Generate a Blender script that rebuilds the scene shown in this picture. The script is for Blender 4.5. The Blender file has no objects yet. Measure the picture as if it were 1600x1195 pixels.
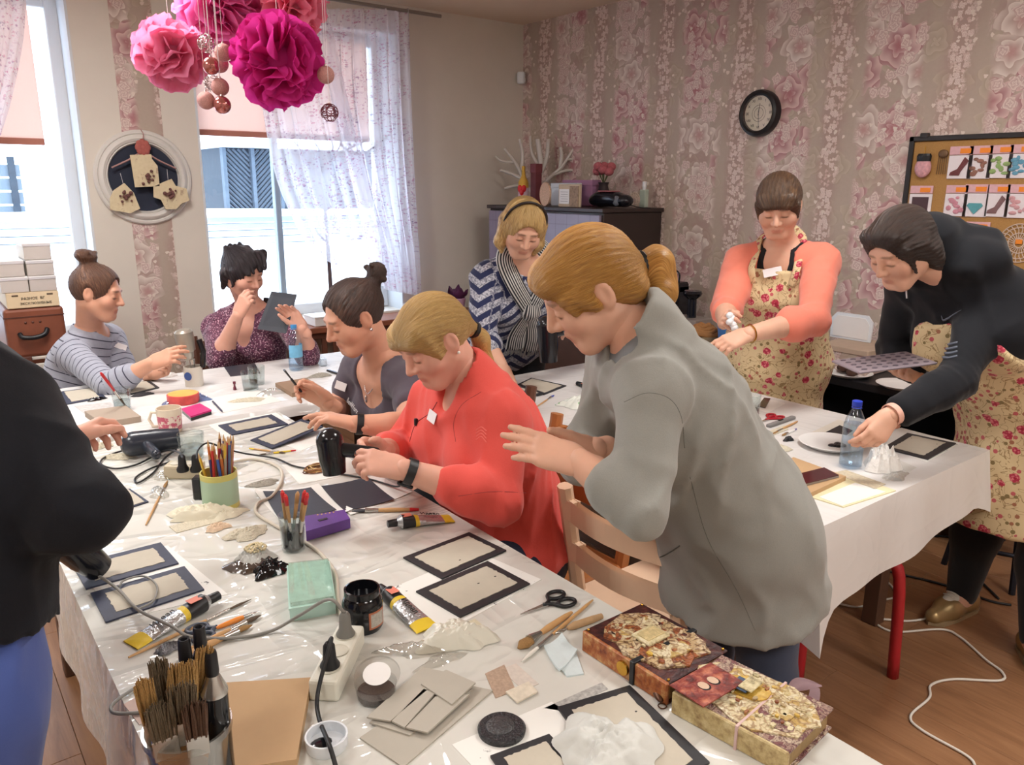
import bpy,bmesh,math,random
import numpy as np
from mathutils import Vector,Matrix
# ---------------------------------------------------------------- scene, camera, light
scn=bpy.context.scene
C=scn.collection
random.seed(7)
RNG=np.random.default_rng(11)
PI=math.pi
FPX,CXP,CYP=1225.0,800.0,597.5
CAMH=1.6
PITCH,YAW,ROLL=math.radians(14.07),math.radians(37.8),math.radians(0.3)
_fw=np.array([math.sin(YAW)*math.cos(PITCH),math.cos(YAW)*math.cos(PITCH),-math.sin(PITCH)])
_r0=np.array([math.cos(YAW),-math.sin(YAW),0.0])
_u0=np.cross(_r0,_fw)
_rt=_r0*math.cos(ROLL)+_u0*math.sin(ROLL)
_up=_u0*math.cos(ROLL)-_r0*math.sin(ROLL)
cam_data=bpy.data.cameras.new('camera')
cam_data.sensor_fit='HORIZONTAL'
cam_data.sensor_width=36.0
cam_data.lens=FPX/1600.0*36.0
cam_data.clip_start=0.02
cam=bpy.data.objects.new('camera',cam_data)
cam.matrix_world=Matrix(((_rt[0],_up[0],-_fw[0],0),(_rt[1],_up[1],-_fw[1],0),(_rt[2],_up[2],-_fw[2],CAMH),(0,0,0,1)))
C.objects.link(cam)
scn.camera=cam
scn.view_settings.view_transform='Standard'
scn.view_settings.look='None'
scn.view_settings.gamma=1.0
scn.view_settings.use_curve_mapping=False
scn.view_settings.exposure=-0.48
world=bpy.data.worlds.new('sky')
scn.world=world
world.use_nodes=True
_bg=world.node_tree.nodes['Background']
_bg.inputs[0].default_value=(0.85,0.92,1.0,1)
_bg.inputs[1].default_value=8.0
sun_d=bpy.data.lights.new('sun','SUN')
sun_d.energy=3.0
sun_d.angle=math.radians(1.0)
sun_d.color=(1.0,0.95,0.86)
sun_o=bpy.data.objects.new('sun',sun_d)
sun_o.rotation_euler=(math.radians(55),0,math.radians(68))
C.objects.link(sun_o)
def rayv(px,py):
 return _rt*(px-CXP)+_up*(CYP-py)+_fw*FPX
def P(px,py,z=0.75):
 d=rayv(px,py);t=(z-CAMH)/d[2]
 return np.array([d[0]*t,d[1]*t,z])
def PXx(px,py,x):
 d=rayv(px,py);t=x/d[0]
 return np.array([x,d[1]*t,CAMH+d[2]*t])
def PYy(px,py,y):
 d=rayv(px,py);t=y/d[1]
 return np.array([d[0]*t,y,CAMH+d[2]*t])
def S(px,py,depth):
 d=rayv(px,py)*(depth/FPX)
 return d+np.array([0,0,CAMH])
def A3(*v):return np.array(v,float)
def nrm(v):
 v=np.asarray(v,float);return v/max(1e-9,np.linalg.norm(v))
# ---------------------------------------------------------------- shader helper
class NT:
 """a tiny expression layer over a material's nodes"""
 def __init__(s,name):
  s.m=bpy.data.materials.new(name);s.m.use_nodes=True
  s.t=s.m.node_tree
  s.b=s.t.nodes['Principled BSDF']
  s.out=s.t.nodes['Material Output']
  s._tc=None
 def node(s,ty,**kw):
  n=s.t.nodes.new(ty)
  for k,v in kw.items():setattr(n,k,v)
  return n
 def link(s,a,b):s.t.links.new(a,b)
 def setin(s,sock,v):
  if isinstance(v,X):s.link(v.s,sock)
  elif isinstance(v,(tuple,list)):
   sock.default_value=(tuple(v)+(1,))[:4]if sock.type=='RGBA' else tuple(v)[:3]
  else:sock.default_value=v
 def tc(s,which='Object'):
  if s._tc is None:s._tc=s.node('ShaderNodeTexCoord')
  return X(s,s._tc.outputs[which])
 def attr(s,name,out='Fac'):
  n=s.node('ShaderNodeAttribute');n.attribute_name=name
  return X(s,n.outputs[out])
 def xyz(s,v=None):
  v=v or s.tc()
  n=s.node('ShaderNodeSeparateXYZ');s.link(v.s,n.inputs[0])
  return X(s,n.outputs[0]),X(s,n.outputs[1]),X(s,n.outputs[2])
 def vec(s,x,y,z=0.0):
  n=s.node('ShaderNodeCombineXYZ')
  for i,q in enumerate((x,y,z)):s.setin(n.inputs[i],q)
  return X(s,n.outputs[0])
 def scale(s,v,sc):
  n=s.node('ShaderNodeVectorMath',operation='MULTIPLY');s.link(v.s,n.inputs[0]);n.inputs[1].default_value=sc if isinstance(sc,(tuple,list))else(sc,)*3
  return X(s,n.outputs[0])
 def addv(s,v,w):
  n=s.node('ShaderNodeVectorMath',operation='ADD');s.link(v.s,n.inputs[0]);s.setin(n.inputs[1],w)
  return X(s,n.outputs[0])
 def noise(s,v=None,scale=5.0,detail=3.0,rough=0.55,dist=0.0,color=False):
  n=s.node('ShaderNodeTexNoise');v=v or s.tc();s.link(v.s,n.inputs['Vector'])
  n.inputs['Scale'].default_value=scale;n.inputs['Detail'].default_value=detail
  n.inputs['Roughness'].default_value=rough;n.inputs['Distortion'].default_value=dist
  return X(s,n.outputs['Color' if color else 'Fac'])
 def voro(s,v=None,scale=5.0,rnd=1.0,feature='F1',dims='3D'):
  n=s.node('ShaderNodeTexVoronoi',feature=feature,voronoi_dimensions=dims);v=v or s.tc();s.link(v.s,n.inputs['Vector'])
  n.inputs['Scale'].default_value=scale;n.inputs['Randomness'].default_value=rnd
  return n
 def math(s,op,*a):
  n=s.node('ShaderNodeMath',operation=op)
  for i,q in enumerate(a):s.setin(n.inputs[i],q)
  return X(s,n.outputs[0])
 def sstep(s,x,lo,hi):
  n=s.node('ShaderNodeMapRange',interpolation_type='SMOOTHSTEP')
  s.setin(n.inputs[0],x);s.setin(n.inputs[1],lo);s.setin(n.inputs[2],hi)
  return X(s,n.outputs[0])
 def mix(s,f,a,b):
  n=s.node('ShaderNodeMix',data_type='RGBA')
  s.setin(n.inputs[0],f);s.setin(n.inputs[6],a);s.setin(n.inputs[7],b)
  return X(s,n.outputs[2])
 def ramp(s,f,stops):
  n=s.node('ShaderNodeValToRGB');s.setin(n.inputs[0],f)
  e=n.color_ramp.elements
  while len(e)<len(stops):e.new(0.5)
  for el,(p,c)in zip(e,stops):el.position=p;el.color=(tuple(c)+(1,))[:4]
  return X(s,n.outputs[0])
 def bump(s,h,strength=0.3,dist=0.01):
  n=s.node('ShaderNodeBump');s.setin(n.inputs['Height'],h)
  n.inputs['Strength'].default_value=strength;n.inputs['Distance'].default_value=dist
  s.link(n.outputs[0],s.b.inputs['Normal'])
  return s
 def set(s,**kw):
  names=dict(col='Base Color',rough='Roughness',metal='Metallic',spec='Specular IOR Level',coat='Coat Weight',coatr='Coat Roughness',trans='Transmission Weight',ior='IOR',alpha='Alpha',sheen='Sheen Weight',sss='Subsurface Weight',emit='Emission Color',emits='Emission Strength')
  for k,v in kw.items():s.setin(s.b.inputs[names[k]],v)
  return s
class X:
 def __init__(s,t,sock):s.t,s.s=t,sock
 def _o(s,op,o,rev=False):return s.t.math(op,o,s)if rev else s.t.math(op,s,o)
 def __add__(s,o):return s._o('ADD',o)
 __radd__=__add__
 def __mul__(s,o):return s._o('MULTIPLY',o)
 __rmul__=__mul__
 def __sub__(s,o):return s._o('SUBTRACT',o)
 def __rsub__(s,o):return s._o('SUBTRACT',o,True)
 def __truediv__(s,o):return s._o('DIVIDE',o)
 def sin(s):return s.t.math('SINE',s)
 def frac(s):return s.t.math('FRACT',s)
 def floor(s):return s.t.math('FLOOR',s)
 def abs(s):return s.t.math('ABSOLUTE',s)
 def lt(s,o):return s._o('LESS_THAN',o)
 def gt(s,o):return s._o('GREATER_THAN',o)
 def mx(s,o):return s._o('MAXIMUM',o)
 def mn(s,o):return s._o('MINIMUM',o)
 def pw(s,o):return s._o('POWER',o)
def srgb(r,g,b):
 f=lambda c:(c/255.0/12.92)if c<=10 else((c/255.0+0.055)/1.055)**2.4
 return(f(r),f(g),f(b))
MATS={}
def M(name,rgb=None,rough=0.6,grain=0.0,gscale=40.0,bump=0.0,**kw):
 """a plain procedural material: base colour with noise variation and fine relief"""
 if name in MATS:return MATS[name]
 t=NT(name)
 c=srgb(*rgb)
 if grain>0:
  n=t.noise(scale=gscale,detail=4)
  col=t.mix(n,tuple(x*(1-grain)for x in c),tuple(min(1,x*(1+grain))for x in c))
 else:col=c
 t.set(col=col,rough=rough,**kw)
 if bump>0:t.bump(t.noise(scale=gscale*2,detail=3),bump,0.004)
 MATS[name]=t.m
 return t.m
def glassmat(name,rgb=(255,255,255),rough=0.02,ior=1.45,thin=True,opacity=0.12):
 """clear plastic or glass: a pane that lets light through and mirrors at grazing angles"""
 if name in MATS:return MATS[name]
 t=NT(name)
 tr=t.node('ShaderNodeBsdfTransparent');tr.inputs[0].default_value=(*srgb(*rgb),1)
 gl=t.node('ShaderNodeBsdfGlossy');gl.inputs['Roughness'].default_value=rough
 lw=t.node('ShaderNodeLayerWeight');lw.inputs['Blend'].default_value=0.5
 mx=t.node('ShaderNodeMixShader')
 f=X(t,lw.outputs['Facing']).pw(3.5)*0.5+(0.03+opacity)
 t.link(f.s,mx.inputs[0]);t.link(tr.outputs[0],mx.inputs[1]);t.link(gl.outputs[0],mx.inputs[2])
 t.link(mx.outputs[0],t.out.inputs[0])
 MATS[name]=t.m
 return t.m
# ---------------------------------------------------------------- object helpers
def tag(o,label=None,cat=None,group=None,kind=None):
 if label:o['label']=label
 if cat:o['category']=cat
 if group:o['group']=group
 if kind:o['kind']=kind
 return o
def thing(name,label,cat,loc=(0,0,0),rz=0.0,group=None):
 o=bpy.data.objects.new(name,None);o.empty_display_size=0.05
 C.objects.link(o)
 o.location=tuple(float(v)for v in loc);o.rotation_euler=(0,0,rz)
 return tag(o,label,cat,group)
def mesh_obj(name,verts,faces,mat,parent=None,smooth=False,loc=None,rot=None):
 me=bpy.data.meshes.new(name)
 me.from_pydata([tuple(map(float,v))for v in verts],[],[tuple(f)for f in faces])
 me.update()
 return data_obj(name,me,mat,parent,smooth,loc,rot)
def data_obj(name,me,mat,parent=None,smooth=False,loc=None,rot=None):
 o=bpy.data.objects.new(name,me);C.objects.link(o)
 if mat is not None and len(me.materials)==0:
  for m in(mat if isinstance(mat,(list,tuple))else[mat]):me.materials.append(m)
 if smooth:
  for p in me.polygons:p.use_smooth=True
 if parent is not None:o.parent=parent
 if loc is not None:o.location=tuple(float(v)for v in loc)
 if rot is not None:o.rotation_euler=rot
 return o
class B:
 """collects shapes into one mesh"""
 def __init__(s):s.v=[];s.f=[];s.mi=[];s.cur=0
 def add(s,vs,fs,tf=None):
  n=len(s.v)
  for v in vs:
   v=Vector(v)
   s.v.append(tf@v if tf is not None else v)
  for f in fs:s.f.append([i+n for i in f]);s.mi.append(s.cur)
  return s
 def mat(s,i):s.cur=i;return s
 def box(s,lo,hi,bev=0.0,tf=None,seg=1):
  bm=bmesh.new()
  bmesh.ops.create_cube(bm,size=1.0)
  d=[hi[i]-lo[i]for i in range(3)]
  for v in bm.verts:v.co=Vector([lo[i]+(v.co[i]+0.5)*d[i]for i in range(3)])
  if bev>0:bmesh.ops.bevel(bm,geom=bm.edges[:],offset=min(bev,min(abs(q)for q in d)*0.45),segments=seg,affect='EDGES',profile=0.5)
  bm.verts.index_update()
  s.add([v.co.copy()for v in bm.verts],[[v.index for v in f.verts]for f in bm.faces],tf)
  bm.free();return s
 def prism(s,poly,z0,z1,tf=None):
  """polygon (x, y) extruded in z"""
  n=len(poly)
  a=sum(poly[i][0]*poly[(i+1)%n][1]-poly[(i+1)%n][0]*poly[i][1]for i in range(n))
  if a<0:poly=poly[::-1]
  vs=[(x,y,z0)for x,y in poly]+[(x,y,z1)for x,y in poly]
  fs=[list(range(n))[::-1],list(range(n,2*n))]+[[i,(i+1)%n,n+(i+1)%n,n+i]for i in range(n)]
  return s.add(vs,fs,tf)
 def lathe(s,prof,seg=24,tf=None,a0=0.0,a1=2*PI,cap=True):
  """profile of (r, z) turned about z"""
  full=abs(a1-a0-2*PI)<1e-6
  k=seg if full else seg+1
  vs=[];fs=[]
  for(r,z)in prof:
   for i in range(k):
    a=a0+(a1-a0)*i/seg
    vs.append((r*math.cos(a),r*math.sin(a),z))
  for j in range(len(prof)-1):
   for i in range(seg):
    i2=(i+1)%k
    fs.append([j*k+i,j*k+i2,(j+1)*k+i2,(j+1)*k+i])
  if cap and full and prof[0][0]>1e-6:fs.append([i for i in range(k)][::-1])
  if cap and full and prof[-1][0]>1e-6:fs.append([(len(prof)-1)*k+i for i in range(k)])
  return s.add(vs,fs,tf)
 def tube(s,pts,r,seg=8,tf=None,flat=None,cap=True):
  """round bar along a polyline; r a number or one per point"""
  pts=[Vector([float(q)for q in p])for p in pts]
  n=len(pts);vs=[];fs=[]
  rr=r if isinstance(r,(list,tuple))else[r]*n
  tan=[(pts[min(i+1,n-1)]-pts[max(i-1,0)]).normalized()for i in range(n)]
  ref=Vector((0,0,1))if abs(tan[0].z)<0.9 else Vector((1,0,0))
  u=tan[0].cross(ref).normalized()
  for i in range(n):
   u=(u-tan[i]*u.dot(tan[i])).normalized();w=tan[i].cross(u)
   for j in range(seg):
    a=2*PI*j/seg
    vs.append(pts[i]+(u*math.cos(a)+w*math.sin(a)*(flat or 1.0))*rr[i])
  for i in range(n-1):
   for j in range(seg):
    j2=(j+1)%seg
    fs.append([i*seg+j,i*seg+j2,(i+1)*seg+j2,(i+1)*seg+j])
  if cap:
   fs.append(list(range(seg))[::-1]);fs.append([(n-1)*seg+j for j in range(seg)])
  return s.add(vs,fs,tf)
 def sphere(s,c,r,seg=12,ring=8,tf=None):
  rx,ry,rz=r if isinstance(r,(tuple,list))else(r,r,r)
  vs=[(c[0],c[1],c[2]-rz)];fs=[]
  for j in range(1,ring):
   t=-PI/2+PI*j/ring
   for i in range(seg):
    a=2*PI*i/seg
    vs.append((c[0]+rx*math.cos(t)*math.cos(a),c[1]+ry*math.cos(t)*math.sin(a),c[2]+rz*math.sin(t)))
  vs.append((c[0],c[1],c[2]+rz));e=len(vs)-1
  for i in range(seg):fs.append([0,1+(i+1)%seg,1+i])
  for j in range(ring-2):
   for i in range(seg):
    a=1+j*seg;i2=(i+1)%seg
    fs.append([a+i,a+i2,a+seg+i2,a+seg+i])
  a=1+(ring-2)*seg
  for i in range(seg):fs.append([a+i,a+(i+1)%seg,e])
  return s.add(vs,fs,tf)
 def grid(s,fn,nu,nv,tf=None):
  vs=[fn(i/nu,j/nv)for j in range(nv+1)for i in range(nu+1)]
  k=nu+1
  fs=[[j*k+i,j*k+i+1,(j+1)*k+i+1,(j+1)*k+i]for j in range(nv)for i in range(nu)]
  return s.add(vs,fs,tf)
 def done(s,name,mat,parent=None,smooth=False,loc=None,rot=None):
  o=mesh_obj(name,s.v,s.f,mat,parent,False,loc,rot)
  o.data.polygons.foreach_set('material_index',s.mi)
  if smooth:
   o.data.polygons.foreach_set('use_smooth',[True]*len(s.f))
   if smooth=='auto':
    try:o.data.set_sharp_from_angle(angle=math.radians(38))
    except Exception:pass
  return o
def TF(loc=(0,0,0),rz=0.0,rx=0.0,ry=0.0,sc=1.0):
 return Matrix.Translation(Vector([float(v)for v in loc]))@Matrix.Rotation(rz,4,'Z')@Matrix.Rotation(ry,4,'Y')@Matrix.Rotation(rx,4,'X')@Matrix.Scale(sc,4)
def spline(pts,n=6):
 """Catmull-Rom through the points"""
 p=[np.array(q,float)for q in pts];p=[2*p[0]-p[1]]+p+[2*p[-1]-p[-2]]
 out=[]
 for i in range(1,len(p)-2):
  for k in range(n):
   t=k/n
   out.append(0.5*((2*p[i])+(-p[i-1]+p[i+1])*t+(2*p[i-1]-5*p[i]+4*p[i+1]-p[i+2])*t*t+(-p[i-1]+3*p[i]-3*p[i+1]+p[i+2])*t**3))
 out.append(p[-2])
 return out
def copy_tree(o,parent=None):
 c=o.copy();C.objects.link(c);c.parent=parent
 for ch in list(o.children):copy_tree(ch,c)
 return c
def text_mesh(s,size,thick=0.0006,align='CENTER',shear=0.0):
 cu=bpy.data.curves.new('lettering','FONT');cu.body=s;cu.size=size;cu.extrude=thick;cu.align_x=align;cu.align_y='CENTER';cu.shear=shear
 cu.resolution_u=2
 o=bpy.data.objects.new('lettering',cu);C.objects.link(o)
 me=bpy.data.meshes.new_from_object(o.evaluated_get(bpy.context.evaluated_depsgraph_get()))
 bpy.data.objects.remove(o);bpy.data.curves.remove(cu)
 return me
def lettering(s,size,mat,parent,loc,rot,name='lettering',**kw):
 return data_obj(name,text_mesh(s,size,**kw),mat,parent,loc=loc,rot=rot)
def smoothnoise(x,y,seed=0):
 return(math.sin(x*1.7+seed*1.3+1.1*math.sin(y*1.3+seed))+math.sin(y*2.1-seed*0.7+1.3*math.sin(x*0.9+seed*2.1))+0.5*math.sin((x+y)*3.7+seed))/2.5
# shared plain materials
for _n,_c,_r,_k in(('gold',(206,160,70),0.25,dict(metal=1.0)),('silver',(210,210,214),0.25,dict(metal=1.0)),('dark_glass_screen',(16,18,24),0.12,{}),('piano_black',(22,24,32),0.15,{})):
 M(_n,_c,_r,**_k)
# ---------------------------------------------------------------- the room
XW,YW,ZC=4.05,5.10,2.80
XL,YB=-2.3,-2.3
# --- materials of the shell
def wallpaper_mat(name,axis):
 t=NT(name)
 x,y,z=t.xyz()
 u=y if axis=='y' else x
 p=t.vec(u,z,0.0)
 wob=t.noise(p,9.0,3,color=True)
 w=t.addv(p,t.scale(t.addv(wob,(-0.5,-0.5,-0.5)),(0.03,0.03,0)))
 fine=t.noise(p,60.0,4)
 bg=t.mix(t.noise(p,3.0,4),srgb(170,154,141),srgb(187,172,158))
 bg=t.mix(fine*0.35,bg,srgb(203,186,172))
 ph=0.86 if axis=='y' else 0.13
 cyc=((u+ph)/0.6).frac()
 wav=t.noise(t.vec(0.0,z,(u/0.6).floor()*3.1),2.2,2)*0.22-0.11
 dst=(cyc-0.5+wav).abs()
 drs=0.5-(cyc-0.5).abs()
 def flowers(scale,rad,petals,seed,sq=1.0):
  q=t.addv(w,(seed,seed*1.7,0))
  vn=t.voro(q,scale,0.75,dims='2D')
  d=t.node('ShaderNodeVectorMath',operation='SUBTRACT');t.link(q.s,d.inputs[0]);t.link(vn.outputs['Position'],d.inputs[1])
  dx,dy,_=t.xyz(X(t,d.outputs[0]))
  ang=t.math('ARCTAN2',dy,dx)
  r=X(t,vn.outputs['Distance'])/scale/rad if False else t.math('SQRT',dx*dx+dy*dy)/rad
  cr,cg,cb=t.xyz(X(t,vn.outputs['Color']))
  rim=(ang*petals+cr*6.0).sin()*0.14+(ang*(petals+4.0)+cg*9.0).sin()*0.06+0.86
  mask=t.sstep(rim-r,0.0,0.07)
  rings=(r*2.7+(ang*(petals-1.0)+r*5.0+cb*7.0).sin()*0.22+cg).frac()
  return mask,rings,cr,cg,r
# faint cream blooms over the whole ground
 m1,k1,a1,b1,r1=flowers(5.0,0.105,5.0,3.3)
 pale=t.mix(k1,srgb(176,161,143),srgb(199,185,167))
 col=t.mix(m1*t.sstep(b1,0.25,0.4)*0.75,bg,pale)
# roses and peonies in their columns
 m2,k2,a2,b2,r2=flowers(4.6,0.135,6.0,8.9)
 rose=t.mix(k2,srgb(172,126,128),srgb(218,190,185))
 cream=t.mix(k2,srgb(187,165,155),srgb(226,214,205))
 ros=t.mix(a2.gt(0.52),cream,rose)
 ros=t.mix(t.sstep(r2,0.0,0.45),t.mix(a2.gt(0.52),srgb(190,150,145),srgb(176,120,124)),ros)
 inr=t.sstep(drs+b2*0.08,0.33,0.25)
 shade=t.sstep(t.noise(p,6.0,3),0.42,0.62)*inr
 col=t.mix(shade*0.45,col,srgb(172,134,132))
 col=t.mix(m2*inr,col,ros)
 m5,k5,a5,b5,r5=flowers(14.0,0.038,5.0,5.1)
 col=t.mix(m5*inr*a5.gt(0.45),col,t.mix(k5,srgb(190,160,155),srgb(228,212,204)))
# strands of small white blossom
 m3,k3,a3,b3,r3=flowers(30.0,0.0185,4.0,1.7)
 m4,k4,a4,b4,r4=flowers(56.0,0.0098,3.0,6.1)
 ins=t.sstep(dst+t.noise(p,12.0,3)*0.20,0.215,0.16)
 col=t.mix(t.sstep(dst+t.noise(p,8.0,3)*0.16,0.26,0.12)*0.45,col,srgb(171,133,128))
 col=t.mix(m4*ins*a4.gt(0.5),col,t.mix(b4,srgb(201,172,164),srgb(228,214,204)))
 col=t.mix(m3*ins*a3.gt(0.42),col,t.mix(k3,srgb(200,170,163),srgb(236,225,217)))
# stray light brush marks
 m6,k6,a6,b6,r6=flowers(40.0,0.012,3.0,2.2)
 col=t.mix(m6*a6.gt(0.95),col,srgb(224,211,200))
 t.set(col=col,rough=0.62,spec=0.35)
 t.bump(m3*ins*0.6+m2*inr*0.4+fine*0.5,0.25,0.002)
 return t.m
M_paper=wallpaper_mat('floral_wallpaper','y')
M_paper2=wallpaper_mat('floral_wallpaper_strip','x')
M_wall=M('painted_wall',(220,213,202),0.75,0.05,6,0.05)
M_ceil=M('ceiling_paint',(224,202,178),0.5,0.04,3)
M_white=M('white_plastic_frame',(226,231,236),0.35)
M_reveal=M('reveal_paint',(216,222,228),0.6,0.03,8)
def laminate():
 t=NT('oak_laminate')
 oi=t.node('ShaderNodeObjectInfo');rnd=X(t,oi.outputs['Random'])
 x,y,z=t.xyz()
 g=t.vec(x*9.0,y*0.9,rnd*40.0)
 n1=t.noise(g,3.2,5,0.6,1.2)
 n2=t.noise(t.vec(x*60.0,y*2.5,rnd*17.0),3.0,3,0.6)
 col=t.ramp(n1,[(0.25,srgb(118,82,56)),(0.5,srgb(150,108,76)),(0.75,srgb(170,128,92))])
 col=t.mix(n2*0.4,col,srgb(124,86,58))
 col=t.mix(rnd*0.35,col,srgb(158,114,80))
 t.set(col=col,rough=0.36,spec=0.45,coat=0.15,coatr=0.25)
 t.bump(n1+n2*0.5,0.06,0.002)
 return t.m
M_floor=laminate()
def structure(o):o['kind']='structure';return o
fl=structure(B().box((XL,YB,-0.10),(XW,YW,-0.012)).done('floor',M('subfloor',(70,48,32),0.8)))
pw,plen=0.193,1.285
plank_me=None
ix=0
xx=XL
while xx<XW-0.01:
 w=min(pw,XW-xx)
 y0=YB-random.random()*plen
 while y0<YW:
  a,b=max(y0,YB),min(y0+plen,YW)
  if b-a>0.03:
   if w>pw-1e-6 and b-a>plen-1e-6:
    if plank_me is None:
     o=B().box((0.0006,0.0006,-0.012),(pw-0.0006,plen-0.0006,0.0),0.0012).done('plank',M_floor,fl)
     plank_me=o.data
    else:o=data_obj('plank',plank_me,M_floor,fl)
   else:
    o=B().box((0.0006,0.0006,-0.012),(w-0.0006,b-a-0.0006,0.0),0.0012).done('plank',M_floor,fl)
   o.location=(xx,a,0)
  y0+=plen
 xx+=pw
structure(B().box((XL-0.1,YB-0.1,ZC),(XW+0.1,YW+0.4,ZC+0.12)).done('ceiling',M_ceil))
structure(B().box((XW,YB-0.1,-0.1),(XW+0.12,YW+0.4,ZC)).done('wall_right',M_paper))
structure(B().box((XL-0.12,YB-0.1,-0.1),(XL,YW+0.4,ZC)).done('wall_left',M_wall))
structure(B().box((XL-0.1,YB-0.12,-0.1),(XW+0.1,YB,ZC)).done('wall_back',M_wall))
# window wall: piers, parapet and lintel round two openings
WS,WH,WT=0.70,2.62,0.36
W1=(-0.75,0.905);W2=(1.535,2.93)
ww=B()
for a,b,z0,z1 in((XL,W1[0],-0.1,ZC),(W1[1],W2[0],-0.1,ZC),(W2[1],XW,-0.1,ZC),(W1[0],W1[1],-0.1,WS),(W2[0],W2[1],-0.1,WS),(W1[0],W1[1],WH,ZC),(W2[0],W2[1],WH,ZC)):
 ww.box((a,YW,z0),(b,YW+WT,z1))
wwo=structure(ww.done('wall_window',M_wall))
# strip of wallpaper on the pier
structure(B().box((1.112,YW-0.003,0.0),(1.337,YW+0.001,ZC)).done('trim_1',M_paper2))
structure(B().box((XL,YW-0.014,0),(XW,YW,0.07),0.004).done('baseboard_window',M_white))
structure(B().box((XW-0.014,YB,0),(XW,YW,0.07),0.004).done('baseboard_right',M_white))
M_pane=glassmat('window_glass',(244,250,255),0.0,1.35,opacity=0.0)
def window(n,x0,x1,mull):
 y=YW+0.26
 o=structure(bpy.data.objects.new('window_%d'%n,None));C.objects.link(o);o.location=(0,0,0)
 f=B();fw=0.075
 f.box((x0,y-0.035,WS),(x0+fw,y+0.035,WH),0.006);f.box((x1-fw,y-0.035,WS),(x1,y+0.035,WH),0.006)
 f.box((x0+fw,y-0.035,WS),(x1-fw,y+0.035,WS+fw),0.006);f.box((x0+fw,y-0.035,WH-fw),(x1-fw,y+0.035,WH),0.006)
 f.done('window_frame',M_white,o)
 xs=[x0+fw]+mull+[x1-fw]
 for m in mull:B().box((m-0.02,y-0.03,WS+fw),(m+0.02,y+0.03,WH-fw),0.005).done('glazing_bar',M('glazing_bar_grey',(150,165,178),0.4),o)
 for a,b in zip(xs[:-1],xs[1:]):B().box((a,y-0.006,WS+fw),(b,y+0.006,WH-fw)).done('pane',M_pane,o)
# painted lining of the deep reveal
 r=B()
 r.box((x0-0.001,YW-0.002,WS),(x0+0.012,y-0.035,WH));r.box((x1-0.012,YW-0.002,WS),(x1+0.001,y-0.035,WH));r.box((x0,YW-0.002,WH-0.012),(x1,y-0.035,WH))
 r.done('reveal_lining',M_reveal,o)
 d=bpy.data.lights.new('window_portal','AREA');d.shape='RECTANGLE';d.size=x1-x0;d.size_y=WH-WS;d.cycles.is_portal=True
 po=bpy.data.objects.new('window_portal',d);po.location=((x0+x1)/2,YW+WT+0.02,(WS+WH)/2);po.rotation_euler=(PI/2,0,PI);C.objects.link(po)
 po.rotation_euler=(-PI/2,0,0)
window(1,W1[0],W1[1],[0.25]);window(2,W2[0],W2[1],[2.105])
# wooden sill boards
M_sill=M('brown_sill_wood',(140,82,58),0.45,0.25,14)
structure(B().box((W2[0]-0.06,4.82,0.645),(XW-0.62,YW+0.22,0.685),0.006).done('trim_2',M_sill))
structure(B().box((XL,4.86,0.645),(W1[1]+0.06,YW+0.22,0.685),0.006).done('trim_3',M_sill))
# --- outside: snow, road, timber shed
M_snow=M('snow',(240,244,250),0.7,0.04,1.5,0.2)
# the street rises away from the house: snow, then the road, then a bank before the shed
sg=B();sg.grid(lambda u,v:(-14+u*50,5.6+v*6.9,-0.35+1.06*v+0.04*smoothnoise(u*30,v*8,2)),60,12)
structure(sg.done('ground_snow',M_snow,smooth=True))
rd=B();rd.grid(lambda u,v:(-20+u*66,12.45+v*4.1,0.70+0.25*v),20,4)
structure(rd.done('road',M('wet_road',(120,136,152),0.45,0.2,2)))
for k,(y_,w_)in enumerate(((13.3,0.10),(14.2,0.16),(15.3,0.12))):
 z_=0.70+0.25*(y_-12.45)/4.1;structure(B().add([(-20,y_,z_+0.01),(46,y_,z_+0.01),(46,y_+w_,z_+0.02),(-20,y_+w_,z_+0.02)],[[0,1,2,3]]).done('road_line',M_snow))
sb=B();sb.grid(lambda u,v:(-20+u*66,16.5+v*2.0,0.94+0.16*math.sin(min(1,v*1.7)*PI/2)*(0.8+0.25*smoothnoise(u*22,v,5))),90,8)
structure(sb.done('snow_bank',M_snow,smooth=True))
sheds=thing('timber_shed','dark timber shed with diagonal slat doors outside the window, snow before it','shed',(6.0,18.2,-0.4))
M_shed=M('weathered_timber',(88,100,114),0.8,0.3,9)
M_shed2=M('dark_slat_timber',(48,58,70),0.8,0.3,9)
SH=2.80
B().box((0.0,0.12,0),(6.4,3.0,SH)).done('wall',M_shed2,sheds)
B().box((-0.3,-0.5,SH),(6.7,3.2,SH+0.2)).done('roof',M_snow,sheds)
for i in range(11):
 x0=i*0.64;B().box((x0-0.04,-0.05,0),(x0+0.04,0.12,SH)).done('post',M_shed,sheds)
 if i==10:break
 b_=B();sgn=1 if i%2 else-1
 for k in range(34):
  za=-0.7+k*0.115;zb=za+0.56
  if zb<0.03 or za>SH-0.03:continue
  ta,tb=max(0.0,(0.03-za)/0.56),min(1.0,(SH-0.03-za)/0.56)
  if tb-ta<0.05:continue
  xa,xb=(ta,tb)if sgn>0 else(1-ta,1-tb)
  b_.tube([(x0+0.04+0.56*xa,0.08,za+0.56*ta),(x0+0.04+0.56*xb,0.08,za+0.56*tb)],0.028,4)
 o=b_.done('slat_work',M_shed,sheds);o['kind']='stuff'
wl=thing('plank_fence','grey horizontal board fence far outside the window beside the shed','fence',(-6.5,18.4,-0.4))
for i in range(9):B().box((0,0,0.05+i*0.26),(8.6,0.04,0.27+i*0.26)).done('board',M('fence_board',(104,116,128),0.8,0.2,5),wl)
for i in range(6):B().box((0.1+i*1.66,-0.06,0),(0.22+i*1.66,0,2.5)).done('post',M_shed2,wl)
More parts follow.
